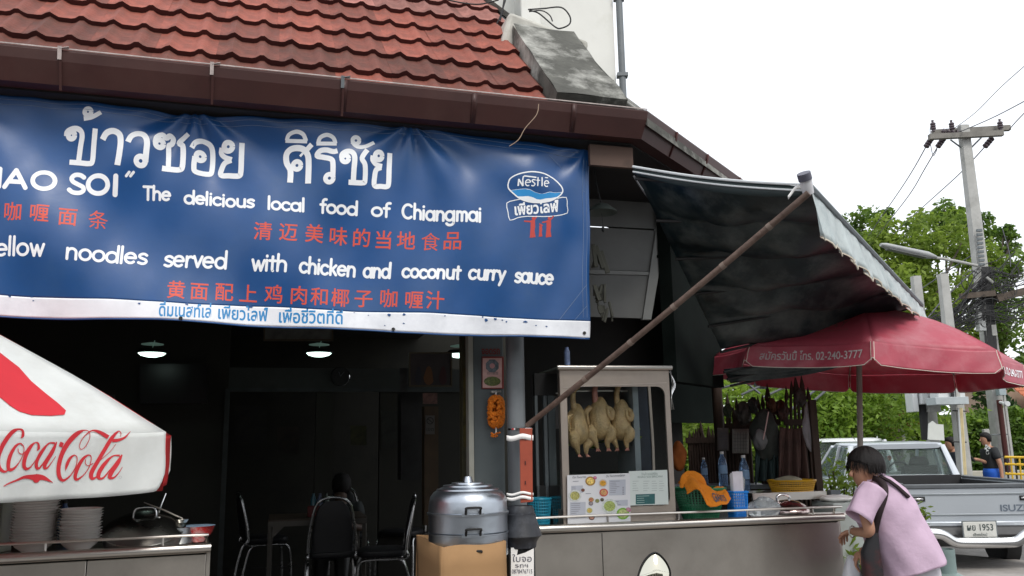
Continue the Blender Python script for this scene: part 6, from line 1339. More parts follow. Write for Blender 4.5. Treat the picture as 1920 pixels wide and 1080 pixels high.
# shirt: lofted shell from shoulders to hem
M_shirt = mat('lilac_cotton', (.56, .41, .53), .85, var=.07, scale=5, bump=.6, bscale=16)
def sec(px_l, py_l, px_r, py_r, dep, dy=0):
    a, b = G(px_l, py_l, dy), G(px_r, py_r, dy); return ((a+b)/2, (b-a)/2, V(0, dep, 0))
secs = [sec(1628, 900, 1650, 890, .07), sec(1612, 925, 1666, 894, .13), sec(1602, 950, 1693, 915, .19), sec(1612, 975, 1706, 938, .205), sec(1624, 1005, 1718, 962, .21), sec(1634, 1035, 1734, 990, .215), sec(1643, 1060, 1748, 1018, .22), sec(1651, 1080, 1763, 1046, .225)]
def shirtpt(u, v):
    k = v*(len(secs)-1); i = min(int(k), len(secs)-2); f = k-i; c = secs[i][0].lerp(secs[i+1][0], f); a = secs[i][1].lerp(secs[i+1][1], f); b = secs[i][2].lerp(secs[i+1][2], f); t = 2*math.pi*u
    w_ = 1+.03*math.sin(5*t+6*v)*v+.018*math.sin(9*t-9*v+1)*v+.012*math.sin(14*v-2*t)+.018*math.exp(-((v-.45)/.12)**2)*math.sin(26*v+3*math.cos(t))
    co, si = math.cos(t), math.sin(t); co = math.copysign(abs(co)**.85, co); si = math.copysign(abs(si)**.85, si)
    return c+a*co*w_+b*si*w_
MB().grid(shirtpt, 56, 44).build('shirt', M_shirt, lady, smooth=180, thick=.004)
for sgn_, sh_, el_ in ((-1, shL, G(1611, 968, -.205)), (1, shR, G(1630, 975, .16))):
    mb = MB(); d_ = el_-sh_
    pts_ = [sh_+V(.03, -.03*sgn_*-1*0, .03), sh_+d_*.2, sh_+d_*.6, sh_+d_*1.08]
    def slv(u, v, pts_=pts_, d_=d_):
        k = v*3; i = min(int(k), 2); c = pts_[i].lerp(pts_[i+1], k-i); dn = d_.normalized(); x_ = V(0, 1, 0).cross(dn).normalized(); y_ = dn.cross(x_); r = [.08, .088, .086, .088][i]*(1-(k-i))+[.088, .086, .088, .092][i]*(k-i)
        r *= 1+.04*math.sin(4*6.28*u+5*v)+.02*math.sin(9*6.28*u); return c+x_*r*math.cos(6.283*u)*.9+y_*r*math.sin(6.283*u)*.8
    mb.grid(slv, 28, 12); mb.build('sleeve', M_shirt, lady, smooth=180, thick=.004)
# collar, strap bag
mb = MB(); mb.tube([G(1625, 903, -.07), G(1640, 893, -.04), G(1655, 890, .03), G(1648, 895, .08)], [.014, .017, .017, .014], 8); mb.build('collar', M_shirt, lady, smooth=180)
M_strap = mat('dark_strap', (.022, .012, .014), .8, var=.2)
def onshirt(px, py, off=.012):
    # nearest shirt surface point towards the camera for this direction
    best = None; r0 = ray(px, py)
    for i in range(57):
        for j in range(45):
            p = shirtpt(i/56, j/44); d = p-V(0, 0, EYE); e = (d.normalized()-r0).length*d.length
            if e < .02 and (best is None or d.length < best[0]): best = (d.length, p)
    if best is None: return G(px, py, -.2)
    return V(0, 0, EYE)+r0*(best[0]-off)
st = [onshirt(*p) for p in ((1636, 896), (1648, 901), (1657, 912), (1657, 930), (1648, 958), (1641, 985), (1637, 1012), (1637, 1040), (1640, 1062))]
stc = cr(st, 4)
mb = MB(); vs = []
for i, p in enumerate(stc):
    p = Vector(p); t_ = Vector(stc[min(i+1, len(stc)-1)])-Vector(stc[max(i-1, 0)]); w_ = t_.cross((p-V(0, 0, EYE))).normalized()*(.024 if i > 8 else .016+.001*i); vs += [p-w_, p+w_]
mb.add(vs, [(2*i, 2*i+1, 2*i+3, 2*i+2) for i in range(len(stc)-1)]); mb.build('bag_strap', M_strap, lady, smooth=60, thick=.006)
st2 = [onshirt(*p) for p in ((1650, 893), (1668, 902), (1684, 914), (1696, 925), (1704, 932))]
mb = MB(); mb.tube(st2, .012, 6); mb.build('bag_strap', M_strap, lady)
mb = MB(); mb.loft([(G(1637, 1000, -.16), V(.03, 0, 0), V(0, .02, 0)), (G(1632, 1035, -.14), V(.055, 0, 0), V(0, .04, 0)), (G(1636, 1075, -.12), V(.06, 0, 0), V(0, .05, 0)), (G(1640, 1120, -.12), V(.05, 0, 0), V(0, .04, 0))], 14, power=3); mb.build('shoulder_bag', mat('bag_black', (.015, .015, .018), .7, dirt_or_sheen=(.15, .015, .015), dscale=5, damt=.4), lady, smooth=60)
# trousers
M_trs = mat('white_trousers', (.6, .58, .62), .85, var=.05, bump=.3, bscale=15)
mb = MB(); tp = G(1703, 1058); mb.loft([(tp+V(0, 0, .06), V(.17, 0, .03), V(0, .15, 0)), (tp+V(.0, 0, -.05), V(.19, 0, .02), V(0, .17, 0)), (tp+V(.01, 0, -.2), V(.175, 0, 0), V(0, .17, 0)), (tp+V(.03, 0, -.36), V(.14, 0, 0), V(0, .15, 0))], 24); mb.build('trousers_seat', M_trs, lady, smooth=180, subd=1)
for s_ in (-1, 1):
    mb = MB(); mb.loft([(tp+V(.01, .08*s_, -.22), V(.12, 0, 0), V(0, .10, 0)), (tp+V(.03, .09*s_, -.5), V(.095, 0, 0), V(0, .085, 0)), (tp+V(.06, .1*s_, -.86), V(.08, 0, 0), V(0, .07, 0))], 18); mb.build('trouser_leg', M_trs, lady, smooth=180)
    mb = MB(); fz = V(tp.x+.04, YP+.1*s_, .13); mb.loft([(fz+V(.06, 0, .05), V(.04, 0, 0), V(0, .035, 0)), (fz+V(.04, 0, .0), V(.07, 0, 0), V(0, .04, 0)), (fz+V(-.03, 0, -.015), V(.14, 0, 0), V(0, .045, 0))], 14); mb.build('shoe', M_black, lady, smooth=60)
# hands with separate bent fingers
def hand(wr, dirv, upv, sc, nm='hand'):
    d = dirv.normalized(); u = (upv-d*upv.dot(d)).normalized(); s = d.cross(u)
    pts = [wr, wr+d*.03*sc, wr+d*.065*sc]; ed = [(0, 1), (1, 2)]; rad = [(.021, .015), (.028, .016), (.034, .013)]
    for k, (off, ln) in enumerate(((-.027, .058), (-.009, .070), (.009, .066), (.027, .05))):
        b_ = len(pts); base = wr+(d*.07+s*off)*sc
        pts += [base, base+(d*.55-u*.25)*ln*sc*.8+0*s, base+(d*.75-u*.95)*ln*sc]; ed += [(2, b_), (b_, b_+1), (b_+1, b_+2)]; rad += [.0095, .0085, .0065]
    b_ = len(pts); base = wr+(d*.025-s*.028)*sc; pts += [base, base+(d*.022-s*.022-u*.012)*sc, base+(d*.055-s*.026-u*.03)*sc]; ed += [(1, b_), (b_, b_+1), (b_+1, b_+2)]; rad += [.0125, .010, .008]
    return skinpart(nm, pts, ed, [((r[0]*sc, r[1]*sc) if hasattr(r, '__len__') else r*sc) for r in rad], M_skin, lady, 2)
hand(G(1612, 1034, .0), V(-.6, -.1, -.75), V(-.6, 0, .6), 1.0)
hand(G(1596, 996, .05), V(-.3, 1, -.35), UP, .95)
mb = MB(); mb.tube([G(1598+1.0*math.cos(a)*6, 997+11*math.sin(a), .03+.03*math.cos(a)) for a in np.linspace(0, 6.28, 15)[:-1]], .004, 6, closed=True); mb.build('bangle', mat('bangle_white', (.6, .57, .5), .3), lady)
blob('white_bag', 'white bag held by the bending person at the cart corner', 'bag', G(1598, 1083, .0), .055, .05, .13, mat('bag_white', (.68, .68, .72), .6, bump=.4, bscale=9, transl=.2), 21, .3, .08)
# ================================================= foliage
def leafmat(name, c1, c2, scale=.9, transl=.45):
    m = bpy.data.materials.new(name); m.use_nodes = True; n = m.node_tree.nodes; L = m.node_tree.links; b = n['Principled BSDF']; b.inputs['Roughness'].default_value = .55
    tc = n.new('ShaderNodeTexCoord'); nz = n.new('ShaderNodeTexNoise'); nz.inputs['Scale'].default_value = scale; nz.inputs['Detail'].default_value = 8; nz.inputs['Roughness'].default_value = .75; L.new(tc.outputs['Object'], nz.inputs[0])
    r = n.new('ShaderNodeMapRange'); r.inputs[1].default_value = .36; r.inputs[2].default_value = .64; L.new(nz.outputs[0], r.inputs[0])
    mi = n.new('ShaderNodeMixRGB'); mi.inputs[1].default_value = (*c1, 1); mi.inputs[2].default_value = (*c2, 1); L.new(r.outputs[0], mi.inputs[0]); L.new(mi.outputs[0], b.inputs['Base Color'])
    t = n.new('ShaderNodeBsdfTranslucent'); L.new(mi.outputs[0], t.inputs[0]); ms = n.new('ShaderNodeMixShader'); ms.inputs[0].default_value = transl; L.new(b.outputs[0], ms.inputs[1]); L.new(t.outputs[0], ms.inputs[2]); L.new(ms.outputs[0], n['Material Output'].inputs[0]); return m
def leaves(name, cen, size, m_, parent=None, up=.3, aspect=.5, stuff=True):
    """cen: (N,3) positions; every leaf a bent two-quad card"""
    cen = np.asarray(cen, float); N = len(cen)
    if parent is not None: cen = cen-np.array(WM[parent.name].translation)
    d = RNG.normal(size=(N, 3)); d[:, 2] = d[:, 2]*.6-up; d /= np.linalg.norm(d, axis=1)[:, None]
    q = RNG.normal(size=(N, 3)); s = np.cross(d, q); s /= np.linalg.norm(s, axis=1)[:, None]
    sz = size*RNG.uniform(.6, 1.4, (N, 1)); n_ = np.cross(d, s)
    a = cen-d*sz*.5; c = cen+d*sz*.5; b = cen+s*sz*aspect*.5+n_*sz*.08; e = cen-s*sz*aspect*.5+n_*sz*.08
    vs = np.stack([a, b, c, e], 1).reshape(-1, 3)
    me = bpy.data.meshes.new(name); me.vertices.add(4*N); me.vertices.foreach_set('co', vs.ravel()); me.loops.add(6*N); me.polygons.add(2*N)
    i0 = np.arange(N)*4; idx = np.stack([i0, i0+1, i0+2, i0, i0+2, i0+3], 1); me.loops.foreach_set('vertex_index', idx.ravel().astype(np.int32))
    me.polygons.foreach_set('loop_start', (np.arange(2*N)*3).astype(np.int32)); me.update(calc_edges=True); me.materials.append(m_)
    o = bpy.data.objects.new(name, me); link(o, parent)
    if parent is None: WM[o.name] = Matrix.Identity(4)
    if stuff: o['kind'] = 'stuff'
    return o
def clumps(blobs, per, shell=.35):
    out = []
    for (x, y, z, r) in blobs:
        k = int(1.9*per*r**1.7); d = RNG.normal(size=(k, 3)); d /= np.linalg.norm(d, axis=1)[:, None]
        rr = r*(1-shell*RNG.random((k, 1))**1.5)*(1+.18*np.sin(d[:, :1]*7+x)*np.sin(d[:, 1:2]*6+z)); p = d*rr; p[:, 2] *= .75; out.append(p+[x, y, z])
    return np.concatenate(out)
L_bright = leafmat('leaf_bright', (.15, .24, .03), (.30, .40, .06), .5, .55)
L_mid = leafmat('leaf_mid', (.06, .13, .02), (.19, .29, .04), .7, .55)
L_dark = leafmat('leaf_dark', (.012, .04, .012), (.06, .12, .02), .9, .3)
M_bark = mat('bark', (.09, .07, .055), .9, var=.4, scale=6, bump=.6)
rg = random.Random(9)
def tree(label, Y, base_px, blobs_px, per, m_, size, base_y=860):
    """blobs_px: (px,py,radius px)"""
    b = atY(base_px, base_y, Y); t = thing('leafy_tree', label, 'tree', (b.x, Y, 0), 0, 'trees beyond the hedge')
    bl = []
    for (px, py, r) in blobs_px:
        R_ = r/1600*Y; c = atY(px, py, Y+rg.uniform(-1, 1))
        for k in range(9):       # sub-clumps
            a = rg.uniform(0, 6.28); e = rg.uniform(-.9, 1.1); q = R_*.62
            bl.append((c.x+q*math.cos(a)*math.cos(e), c.y+q*math.sin(a)*math.cos(e), c.z+q*math.sin(e), R_*rg.uniform(.32, .52)))
    leaves('crown', clumps(bl, per), size*.78, m_, t)
    mb = MB(); top = max(bl, key=lambda q: q[2]); mb.tube([V(b.x, Y, 0), V(b.x+.1, Y, 2.2), V(b.x-.1, Y, 4.2), V((b.x+top[0])/2, Y, 5.5)], [.24, .19, .15, .07], 8)
    for k in range(0, len(bl), 5):
        q = V(*bl[k][:3]); s_ = V(b.x, Y, min(3.0+rg.uniform(0, 1.2), q.z)); mb.tube([s_, s_.lerp(q, .5)+V(0, 0, .25), q], [.09, .05, .02], 5)
    mb.build('trunk', M_bark, t, smooth=60)
    return t
tree('broad yellow green tree in the middle behind the utility poles', 27, 1720, [(1690, 470, 75), (1760, 440, 70), (1700, 560, 80), (1780, 540, 80), (1640, 520, 60), (1740, 640, 80), (1830, 480, 55), (1660, 440, 45), (1800, 600, 70), (1720, 500, 70)], 210, L_bright, .26)
tree('paler loose tree at left rising above the awning edge', 31, 1610, [(1610, 425, 42), (1650, 410, 30), (1590, 470, 50), (1640, 470, 45), (1580, 560, 60)], 200, L_mid, .26)
tree('dark green round tree crown between lamp and main pole', 30, 1800, [(1800, 425, 48), (1760, 405, 38), (1840, 430, 40), (1720, 425, 30)], 230, L_mid, .24)
tree('green tree at the right photo edge behind the main pole', 28, 1890, [(1872, 455, 42), (1893, 440, 22), (1860, 510, 35), (1885, 620, 55), (1910, 690, 50), (1850, 660, 60), (1895, 560, 40), (1880, 500, 40)], 200, L_mid, .26)
tree('dark low tree mass behind the white switch cabinets', 24, 1700, [(1690, 690, 60), (1740, 720, 60), (1800, 700, 60), (1620, 690, 60), (1860, 740, 45), (1560, 670, 60)], 240, L_dark, .24)
tree('dark tree seen past the railings under the red parasol', 24, 1450, [(1450, 700, 60), (1380, 700, 60), (1510, 690, 55), (1330, 720, 60), (1250, 740, 60)], 200, L_mid, .24)
# hedge: trimmed long mass, fence posts, low wall
a_, b_ = atY(1180, 800, 21.5), atY(2100, 800, 21.5)
N = 42000; xs_ = RNG.uniform(a_.x, b_.x, N); face = RNG.random(N) < .55
zz = np.where(face, RNG.uniform(.35, 1.95, N), 1.95+.12*np.sin(xs_*2.1)+.1*np.sin(xs_*5.3)+RNG.uniform(-.2, .12, N)); yy = np.where(face, 21.0+RNG.uniform(-.12, .3, N), RNG.uniform(21.0, 23, N))
hg = thing('trimmed_hedge', 'long trimmed green hedge along the far pavement', 'hedge', (12, 21.5, 0))
leaves('foliage', np.stack([xs_, yy, zz+.10], 1), .15, leafmat('hedge_leaf', (.03, .08, .01), (.18, .3, .03), 1.3), hg)
mb = MB(); mb.box(((a_.x+b_.x)/2, 22.1, 1.05), (b_.x-a_.x, 1.6, 1.75)); mb.build('inner_branches', mat('hedge_core', (.01, .02, .006), .9), hg)
# bright creeper at left
N = 9000; c1 = atY(1560, 775, 17.5); p = RNG.normal(size=(N, 3))*[1.0, .5, .42]+[c1.x, 17.5, c1.z]
cr_ = leaves('leafy_creeper', p, .12, leafmat('creeper', (.06, .14, .01), (.28, .42, .04), 1.2), None, stuff=False); tag(cr_, 'bright yellow green creeper bush left of the parasol pole', 'bush')
N = 7000; c1 = atY(1420, 775, 17.5); p = RNG.normal(size=(N, 3))*[1.5, .5, .5]+[c1.x, 18.5, c1.z]
cr_ = leaves('leafy_creeper', p, .14, L_bright, None, stuff=False); tag(cr_, 'sunlit green bush seen through the spiked railings', 'bush')
# big strap-leaf plants
def palm(label, px, py, Y, n, ln, spread, m_, seed):
    rg = random.Random(seed); c = atY(px, py, Y); t = thing('strap_leaf_plant', label, 'plant', (c.x, Y, 0), 0, 'big strap leaved plants by the hedge')
    for k in range(n):
        a = -spread+2*spread*k/(n-1); az = rg.uniform(-.5, .5); l = ln*rg.uniform(.8, 1.15); mb = MB(); d = V(math.sin(a), az*.6, math.cos(a))
        def fn(u, v, d=d, l=l, a=a): p = c+d*(l*v)-UP*(l*.35*v*v*abs(math.sin(a)))+V(math.cos(a), .3, -math.sin(a))*((u-.5)*.42*abs(math.sin(math.pi*min(1, .12+v*.86)))**.7*l/2.2)+V(0, -.1*abs(u-.5), 0); return p
        mb.grid(fn, 2, 8); mb.build('leaf_blade', m_, t, smooth=60)
    mb = MB(); mb.tube([V(c.x, Y, .1), c], .12, 8); mb.build('stem', M_bark, t); return t
M_blade = leafmat('blade', (.02, .06, .01), (.09, .17, .03), 1.5, .4); M_blade2 = leafmat('blade2', (.05, .10, .01), (.16, .24, .05), 1.5, .4)
palm('strap leaf plant fanned out left of the switch cabinets', 1625, 807, 19.5, 11, 1.9, 1.0, M_blade, 1)
palm('second strap leaf plant right behind the parasol pole', 1590, 802, 19, 9, 2.0, .8, M_blade, 2)
palm('strap leaf plant arching towards the white cabinets', 1680, 802, 20, 9, 1.7, 1.3, M_blade2, 3)
palm('reddish dry strap leaf plant beside the cabinets', 1655, 807, 18.8, 7, 1.0, 1.1, leafmat('dry', (.12, .04, .01), (.3, .1, .03), 2), 4)
palm('banana plant under the far edge of the awning', 1560, 787, 18.5, 9, 1.6, .9, M_blade2, 5)
# fence posts
for k, (px, lean) in enumerate(((1623, 0), (1660, .06), (1699, .1), (1857, .08), (1538, 0), (1575, .02))):
    q = atY(px, 830, 20.2); mb = MB(); mb.bar((q.x+lean, 20.2, .1), (q.x-lean, 20.2, 1.78), .12, .1, up=(0, 1, 0)); mb.build('t', M_pole)
    o = bpy.data.objects[-1] if False else COL.objects[-1]; o.name = 'fence_post'; tag(o, ['concrete fence post right behind the parasol pole', 'slightly leaning concrete fence post above the truck cab', 'leaning concrete fence post left of the sign plate', 'leaning concrete fence post behind the man in black', 'concrete fence post at the left end of the hedge', 'concrete fence post above the white car roof'][k], 'fence post', 'concrete posts in front of the hedge')
mb = MB(); q = atY(1805, 880, 19.8); mb.box((q.x+4.2, 19.9, .42), (8.6, .2, .85)); tag(mb.build('low_wall', mat('cream_wall', (.45, .43, .36), .85, var=.1, dirt_or_sheen=(.2, .2, .16), dscale=1.5), bevel=.01), 'low stained cream wall under the hedge beside the poles', 'wall')
# far house
h_ = thing('far_house', 'house with orange tiled roof at the right photo edge', 'house', atY(1935, 800, 36))
q = atY(1945, 790, 36); mb = MB(); mb.box((q.x+.5, 37, 1.9), (5, 4, 3.8)); mb.build('wall', mat('brick_cream', (.35, .25, .18), .9), h_, smooth=0)
q = atY(1888, 735, 35); mb = MB()
for i in range(9):
    z0 = 3.3-i*.17*1; mb.prism([V(q.x+.05+i*.06, 34.6-i*.16, 3.55-i*.15), V(q.x+6, 34.6-i*.16, 3.55-i*.15), V(q.x+6, 34.4-i*.16, 3.40-i*.15), V(q.x+.05+i*.06, 34.4-i*.16, 3.40-i*.15)], UP*.05)
mb.build('roof', mat('orange_roof', (.42, .13, .06), .8, var=.2), h_, smooth=0, stuff=False)
mb = MB(); mb.prism([V(q.x+1.0, 35.5, 3.6), V(q.x+6, 35.5, 3.6), V(q.x+6, 35.6, 5.2), V(q.x+2.0, 35.6, 5.2)], V(0, .2, 0)); mb.build('upper_roof', mat('grey_roof', (.22, .2, .2), .8), h_, smooth=0)
# ================================================= utility poles
YM = 17.0; pm_ = atY(1845, 560, YM); X0 = pm_.x; ztop = atY(1806, 236, YM).z
up_ = thing('utility_pole', 'tall concrete utility pole with crossarm and insulators at right', 'utility pole', (X0, YM, 0))
mb = MB(); mb.loft([(V(X0, YM, 0), V(.17, 0, 0), V(0, .15, 0)), (V(X0, YM, ztop), V(.1, 0, 0), V(0, .09, 0))], 8, power=5); mb.build('shaft', M_pole, up_, smooth=30)
def U(px, py, dy=0): return atY(px, py, YM+dy)
for (a, b, dy) in (((1742, 257), (1880, 250), -.16), ((1748, 249), (1893, 240), .16)):
    mb = MB(); mb.bar(U(*a, dy), U(*b, dy), .1, .11); mb.build('crossarm', mat('old_grey_wood', (.2, .19, .17), .85, var=.2) if 'old_grey_wood' not in MATS else MATS['old_grey_wood'], up_)
M_ins = mat('insulator_brown', (.07, .05, .06), .3)
for px, py in ((1750, 234), (1785, 234), (1876, 232)):
    c_ = U(px, py+8); mb = MB(); mb.lathe([(0, -.06), (.03, -.06), (.03, -.02)]+sum([[(.055, .0+.05*i), (.055, .025+.05*i), (.035, .03+.05*i)] for i in range(3)], [])+[(.02, .16), (.03, .19), (0, .2)], c_, 10); mb.build('post_insulator', M_ins, up_)
for (a, b) in (((1747, 259), (1735, 277)), ((1770, 259), (1757, 277)), ((1861, 258), (1845, 277)), ((1764, 246), (1800, 249))):
    pa, pb = U(*a), U(*b); mb = MB()
    for i in range(4):
        c_ = pa.lerp(pb, .15+.23*i); mb.lathe([(0, -.03), (.06, -.02), (.06, .01), (.02, .03), (0, .035)], c_, 10, rot=(pb-pa).to_track_quat('Z', 'Y').to_matrix())
    mb.tube([pa, pb], .012, 5); mb.build('strain_insulator', M_ins, up_)
for (a, b) in (((1782, 262), (1806, 280)), ((1842, 256), (1818, 280))): mb = MB(); mb.tube([U(*a), U(*b)], .018, 5); mb.build('brace', M_grey, up_)
mb = MB()
for i in range(9): mb.box(U(1836+i*.6, 432+i*8, -.2), (.1, .06, .05))
mb.build('climbing_clips', M_grey, up_)
M_lw = mat('grey_line', (.12, .12, .14), .6)
def line(label, pts, r=.012, m=None, grp='overhead power lines'):
    P_ = [atY(*p) for p in pts]; mb = MB(); mb.tube([Vector(q) for q in cr(P_, 6)], r, 5); return tag(mb.build('power_line', m or M_lw, None), label, 'cable', grp)
line('power line running down left from the left insulator', [(1735, 277, YM), (1712, 318, 19), (1685, 360, 22), (1640, 425, 26), (1600, 485, 30)])
line('power line running down left from the second insulator', [(1757, 277, YM), (1733, 318, 19), (1705, 365, 22), (1655, 430, 26), (1610, 490, 30)])
line('power line running down left from the right insulator', [(1845, 277, YM), (1800, 325, 19), (1745, 375, 22), (1690, 425, 26), (1620, 495, 30)])
line('jumper wire hanging between the two left insulators', [(1745, 262, YM), (1744, 240, YM), (1750, 234, YM)], .008)
line('short jumper wire beside the second insulator', [(1745, 272, YM), (1750, 292, YM), (1757, 280, YM)], .008)
line('power line rising right from the crossarm middle', [(1800, 247, YM), (1858, 222, 15), (1920, 190, 13), (1990, 150, 11)], .01)
line('faint power line rising steeply right from the pole top', [(1790, 240, YM), (1830, 210, 15.5), (1880, 160, 14), (1960, 90, 12)], .008, mat('faint_line', (.45, .45, .48), .6))
line('power line leaving the right crossarm end', [(1892, 243, YM), (1908, 225, 16), (1935, 198, 15), (1990, 150, 13)], .01)
line('black service cable sloping behind the lamp arm', [(1835, 470, YM), (1760, 520, 18), (1700, 560, 20), (1640, 600, 24)], .012)
line('black service cable sloping from pole to cabinet poles', [(1835, 500, YM), (1770, 560, 17), (1735, 600, 17), (1690, 625, 17)], .014)
line('thin stay wire at the right of the tree', [(1880, 430, 16), (1893, 475, 16), (1895, 500, 16)], .008)
# street lamp
sl_ = thing('street_lamp', 'long grey street lamp on an arm fixed to the main pole', 'street lamp', U(1830, 497, -.3))
mb = MB(); mb.tube([U(1832, 498, -.2), U(1790, 489, -.5), U(1748, 482, -.8)], .03, 8); mb.build('arm', M_pole, sl_)
mb = MB(); la, lb_ = U(1755, 482, -.8), U(1651, 459, -1.2); mb.loft([(la, V(0, .05, 0), V(0, 0, .03)), (la.lerp(lb_, .15), V(0, .1, 0), V(0, 0, .07)), (la.lerp(lb_, .9), V(0, .1, 0), V(0, 0, .055)), (lb_, V(0, .06, 0), V(0, 0, .03))], 12); mb.build('housing', mat('lamp_grey', (.35, .36, .36), .5), sl_, smooth=60)
mb = MB(); mb.bar(la.lerp(lb_, .2)-UP*.055, la.lerp(lb_, .88)-UP*.05, .12, .03); mb.build('diffuser', mat('diffuser', (.15, .15, .15), .3), sl_)
# cable tangle
mb = MB(); rg = random.Random(3)
for i in range(70):
    x0 = rg.uniform(1690, 1800); y0 = 640-(x0-1690)*.55+rg.uniform(-25, 25); x1 = 1848+rg.uniform(-14, 14); y1 = rg.uniform(500, 610); x2 = rg.uniform(1900, 1990); y2 = y1+rg.uniform(-55, 15)
    sg = rg.uniform(4, 26); Yr = YM-.35+rg.uniform(-.2, .2)
    pts = [(x0, y0), ((x0+x1)/2, (y0+y1)/2+sg), (x1, y1), ((x1+x2)/2, (y1+y2)/2+sg), (x2, y2)]
    if rg.random() < .35: pts = pts[:3]
    mb.tube([Vector(q) for q in cr([atY(a, b, Yr) for a, b in pts], 5)], rg.choice((.005, .007, .009, .013)), 4, cap=False)
for i in range(22):
    cx, cy = rg.uniform(1815, 1905), rg.uniform(510, 605); r_ = rg.uniform(5, 20); a0 = rg.uniform(0, 6.28); Yr = YM-.4+rg.uniform(-.25, .1)
    mb.tube([Vector(q) for q in cr([atY(cx+r_*math.cos(a0+t)*rg.uniform(.8, 1.1), cy+r_*1.1*math.sin(a0+t), Yr) for t in np.linspace(0, 5.5, 8)], 3)], rg.choice((.006, .009, .011)), 4, cap=False)
for i in range(16):
    x = 1850+rg.uniform(-12, 14); mb.tube([atY(x, 500, YM-.3), atY(x+rg.uniform(-4, 6), 580, YM-.35), atY(x+12+rg.uniform(-6, 6), 690, YM-.3)], .014, 4, cap=False)
tag(mb.build('cable_tangle', M_cable, None), 'dense tangle of black cables round the main utility pole', 'cables', kind='stuff')
for k, (a, b, w_) in enumerate((((1800, 556), (1865, 550), .09), ((1868, 560), (1925, 545), .12))):
    mb = MB(); mb.bar(U(*a, -.45), U(*b, -.45), w_, w_*1.2); mb.build('cable_bracket', M_bark, up_)
mb = MB(); mb.tube([U(1822, 540, -.5), U(1836, 522, -.5)], .025, 6); mb.build('brace', M_pole, up_)
mb = MB(); mb.tube([U(1850, 520, -.5), U(1862, 530, -.5)], .025, 6); mb.build('brace', M_pole, up_)
M_wb = mat('white_box_plastic', (.6, .62, .62), .5, var=.05)
for nm, px, py, w_, h2, m_ in (('junction_box', 1838, 604, .14, .36, M_wb), ('junction_box', 1861, 620, .1, .22, M_pole), ('meter_box', 1876, 730, .14, .24, mat('meter_glass', (.3, .36, .38), .2))):
    mb = MB(); c_ = U(px, py, -.28); mb.box(c_, (w_, .14, h2)); mb.build(nm, m_, up_, bevel=.01)
mb = MB(); mb.tube([U(1873, 750, -.25), U(1890, 885, -.25)], .05, 8); mb.build('brown_conduit', M_tiledark, up_)
mb = MB(); mb.tube([U(1881, 735, -.25), U(1898, 865, -.25)], .02, 6); mb.build('thin_conduit', M_pole, up_)
mb = MB(); mb.tube([U(1872, 753, -.2), U(1884, 757, -.5)], .03, 8); mb.lathe([(.0, -.03), (.05, -.03), (.05, .03), (0, .03)], U(1888, 757, -.5), 10, rot=Matrix.Rotation(1.57, 3, 'X')); mb.build('camera', M_wb, up_)
for py in (815, 856): mb = MB(); mb.tube([U(1845+14*1, py, -.2), U(1893, py-1, -.25)], .012, 5); mb.build('band', M_grey, up_)
def pole(label, px, py_mid, Y, ytop, w_):
    q = atY(px, py_mid, Y); t = thing('utility_pole', label, 'utility pole', (q.x, Y, 0)); zt = atY(px, ytop, Y).z
    mb = MB(); mb.loft([(V(q.x, Y, 0), V(w_, 0, 0), V(0, w_, 0)), (V(q.x, Y, zt), V(w_*.75, 0, 0), V(0, w_*.75, 0))], 8, power=5); mb.build('shaft', M_pole, t, smooth=30); return t, q.x
p2, x2 = pole('shorter concrete pole right of the white switch cabinets', 1788, 700, 15.5, 514, .11)
for k in range(3):
    mb = MB(); mb.tube([atY(1797+k*3, 765, 15.35), atY(1805+k*3, 890, 15.35)], .018, 6); mb.build('cable_conduit', mat('cream_pipe', (.6, .5, .28), .5) if k else M_wb, p2)
for py in (770, 828): mb = MB(); mb.tube([atY(1786, py, 15.36), atY(1812, py+1, 15.36)], .012, 5); mb.build('band', M_black, p2)
p3, x3 = pole('shorter concrete pole carrying the switch cabinets', 1736, 700, 16, 518, .11)
mb = MB(); mb.tube([atY(1727, 700, 15.8), atY(1731, 770, 15.8), atY(1734, 825, 15.8)], [.06, .08, .06], 8); mb.build('cable_riser', M_cable, p3)
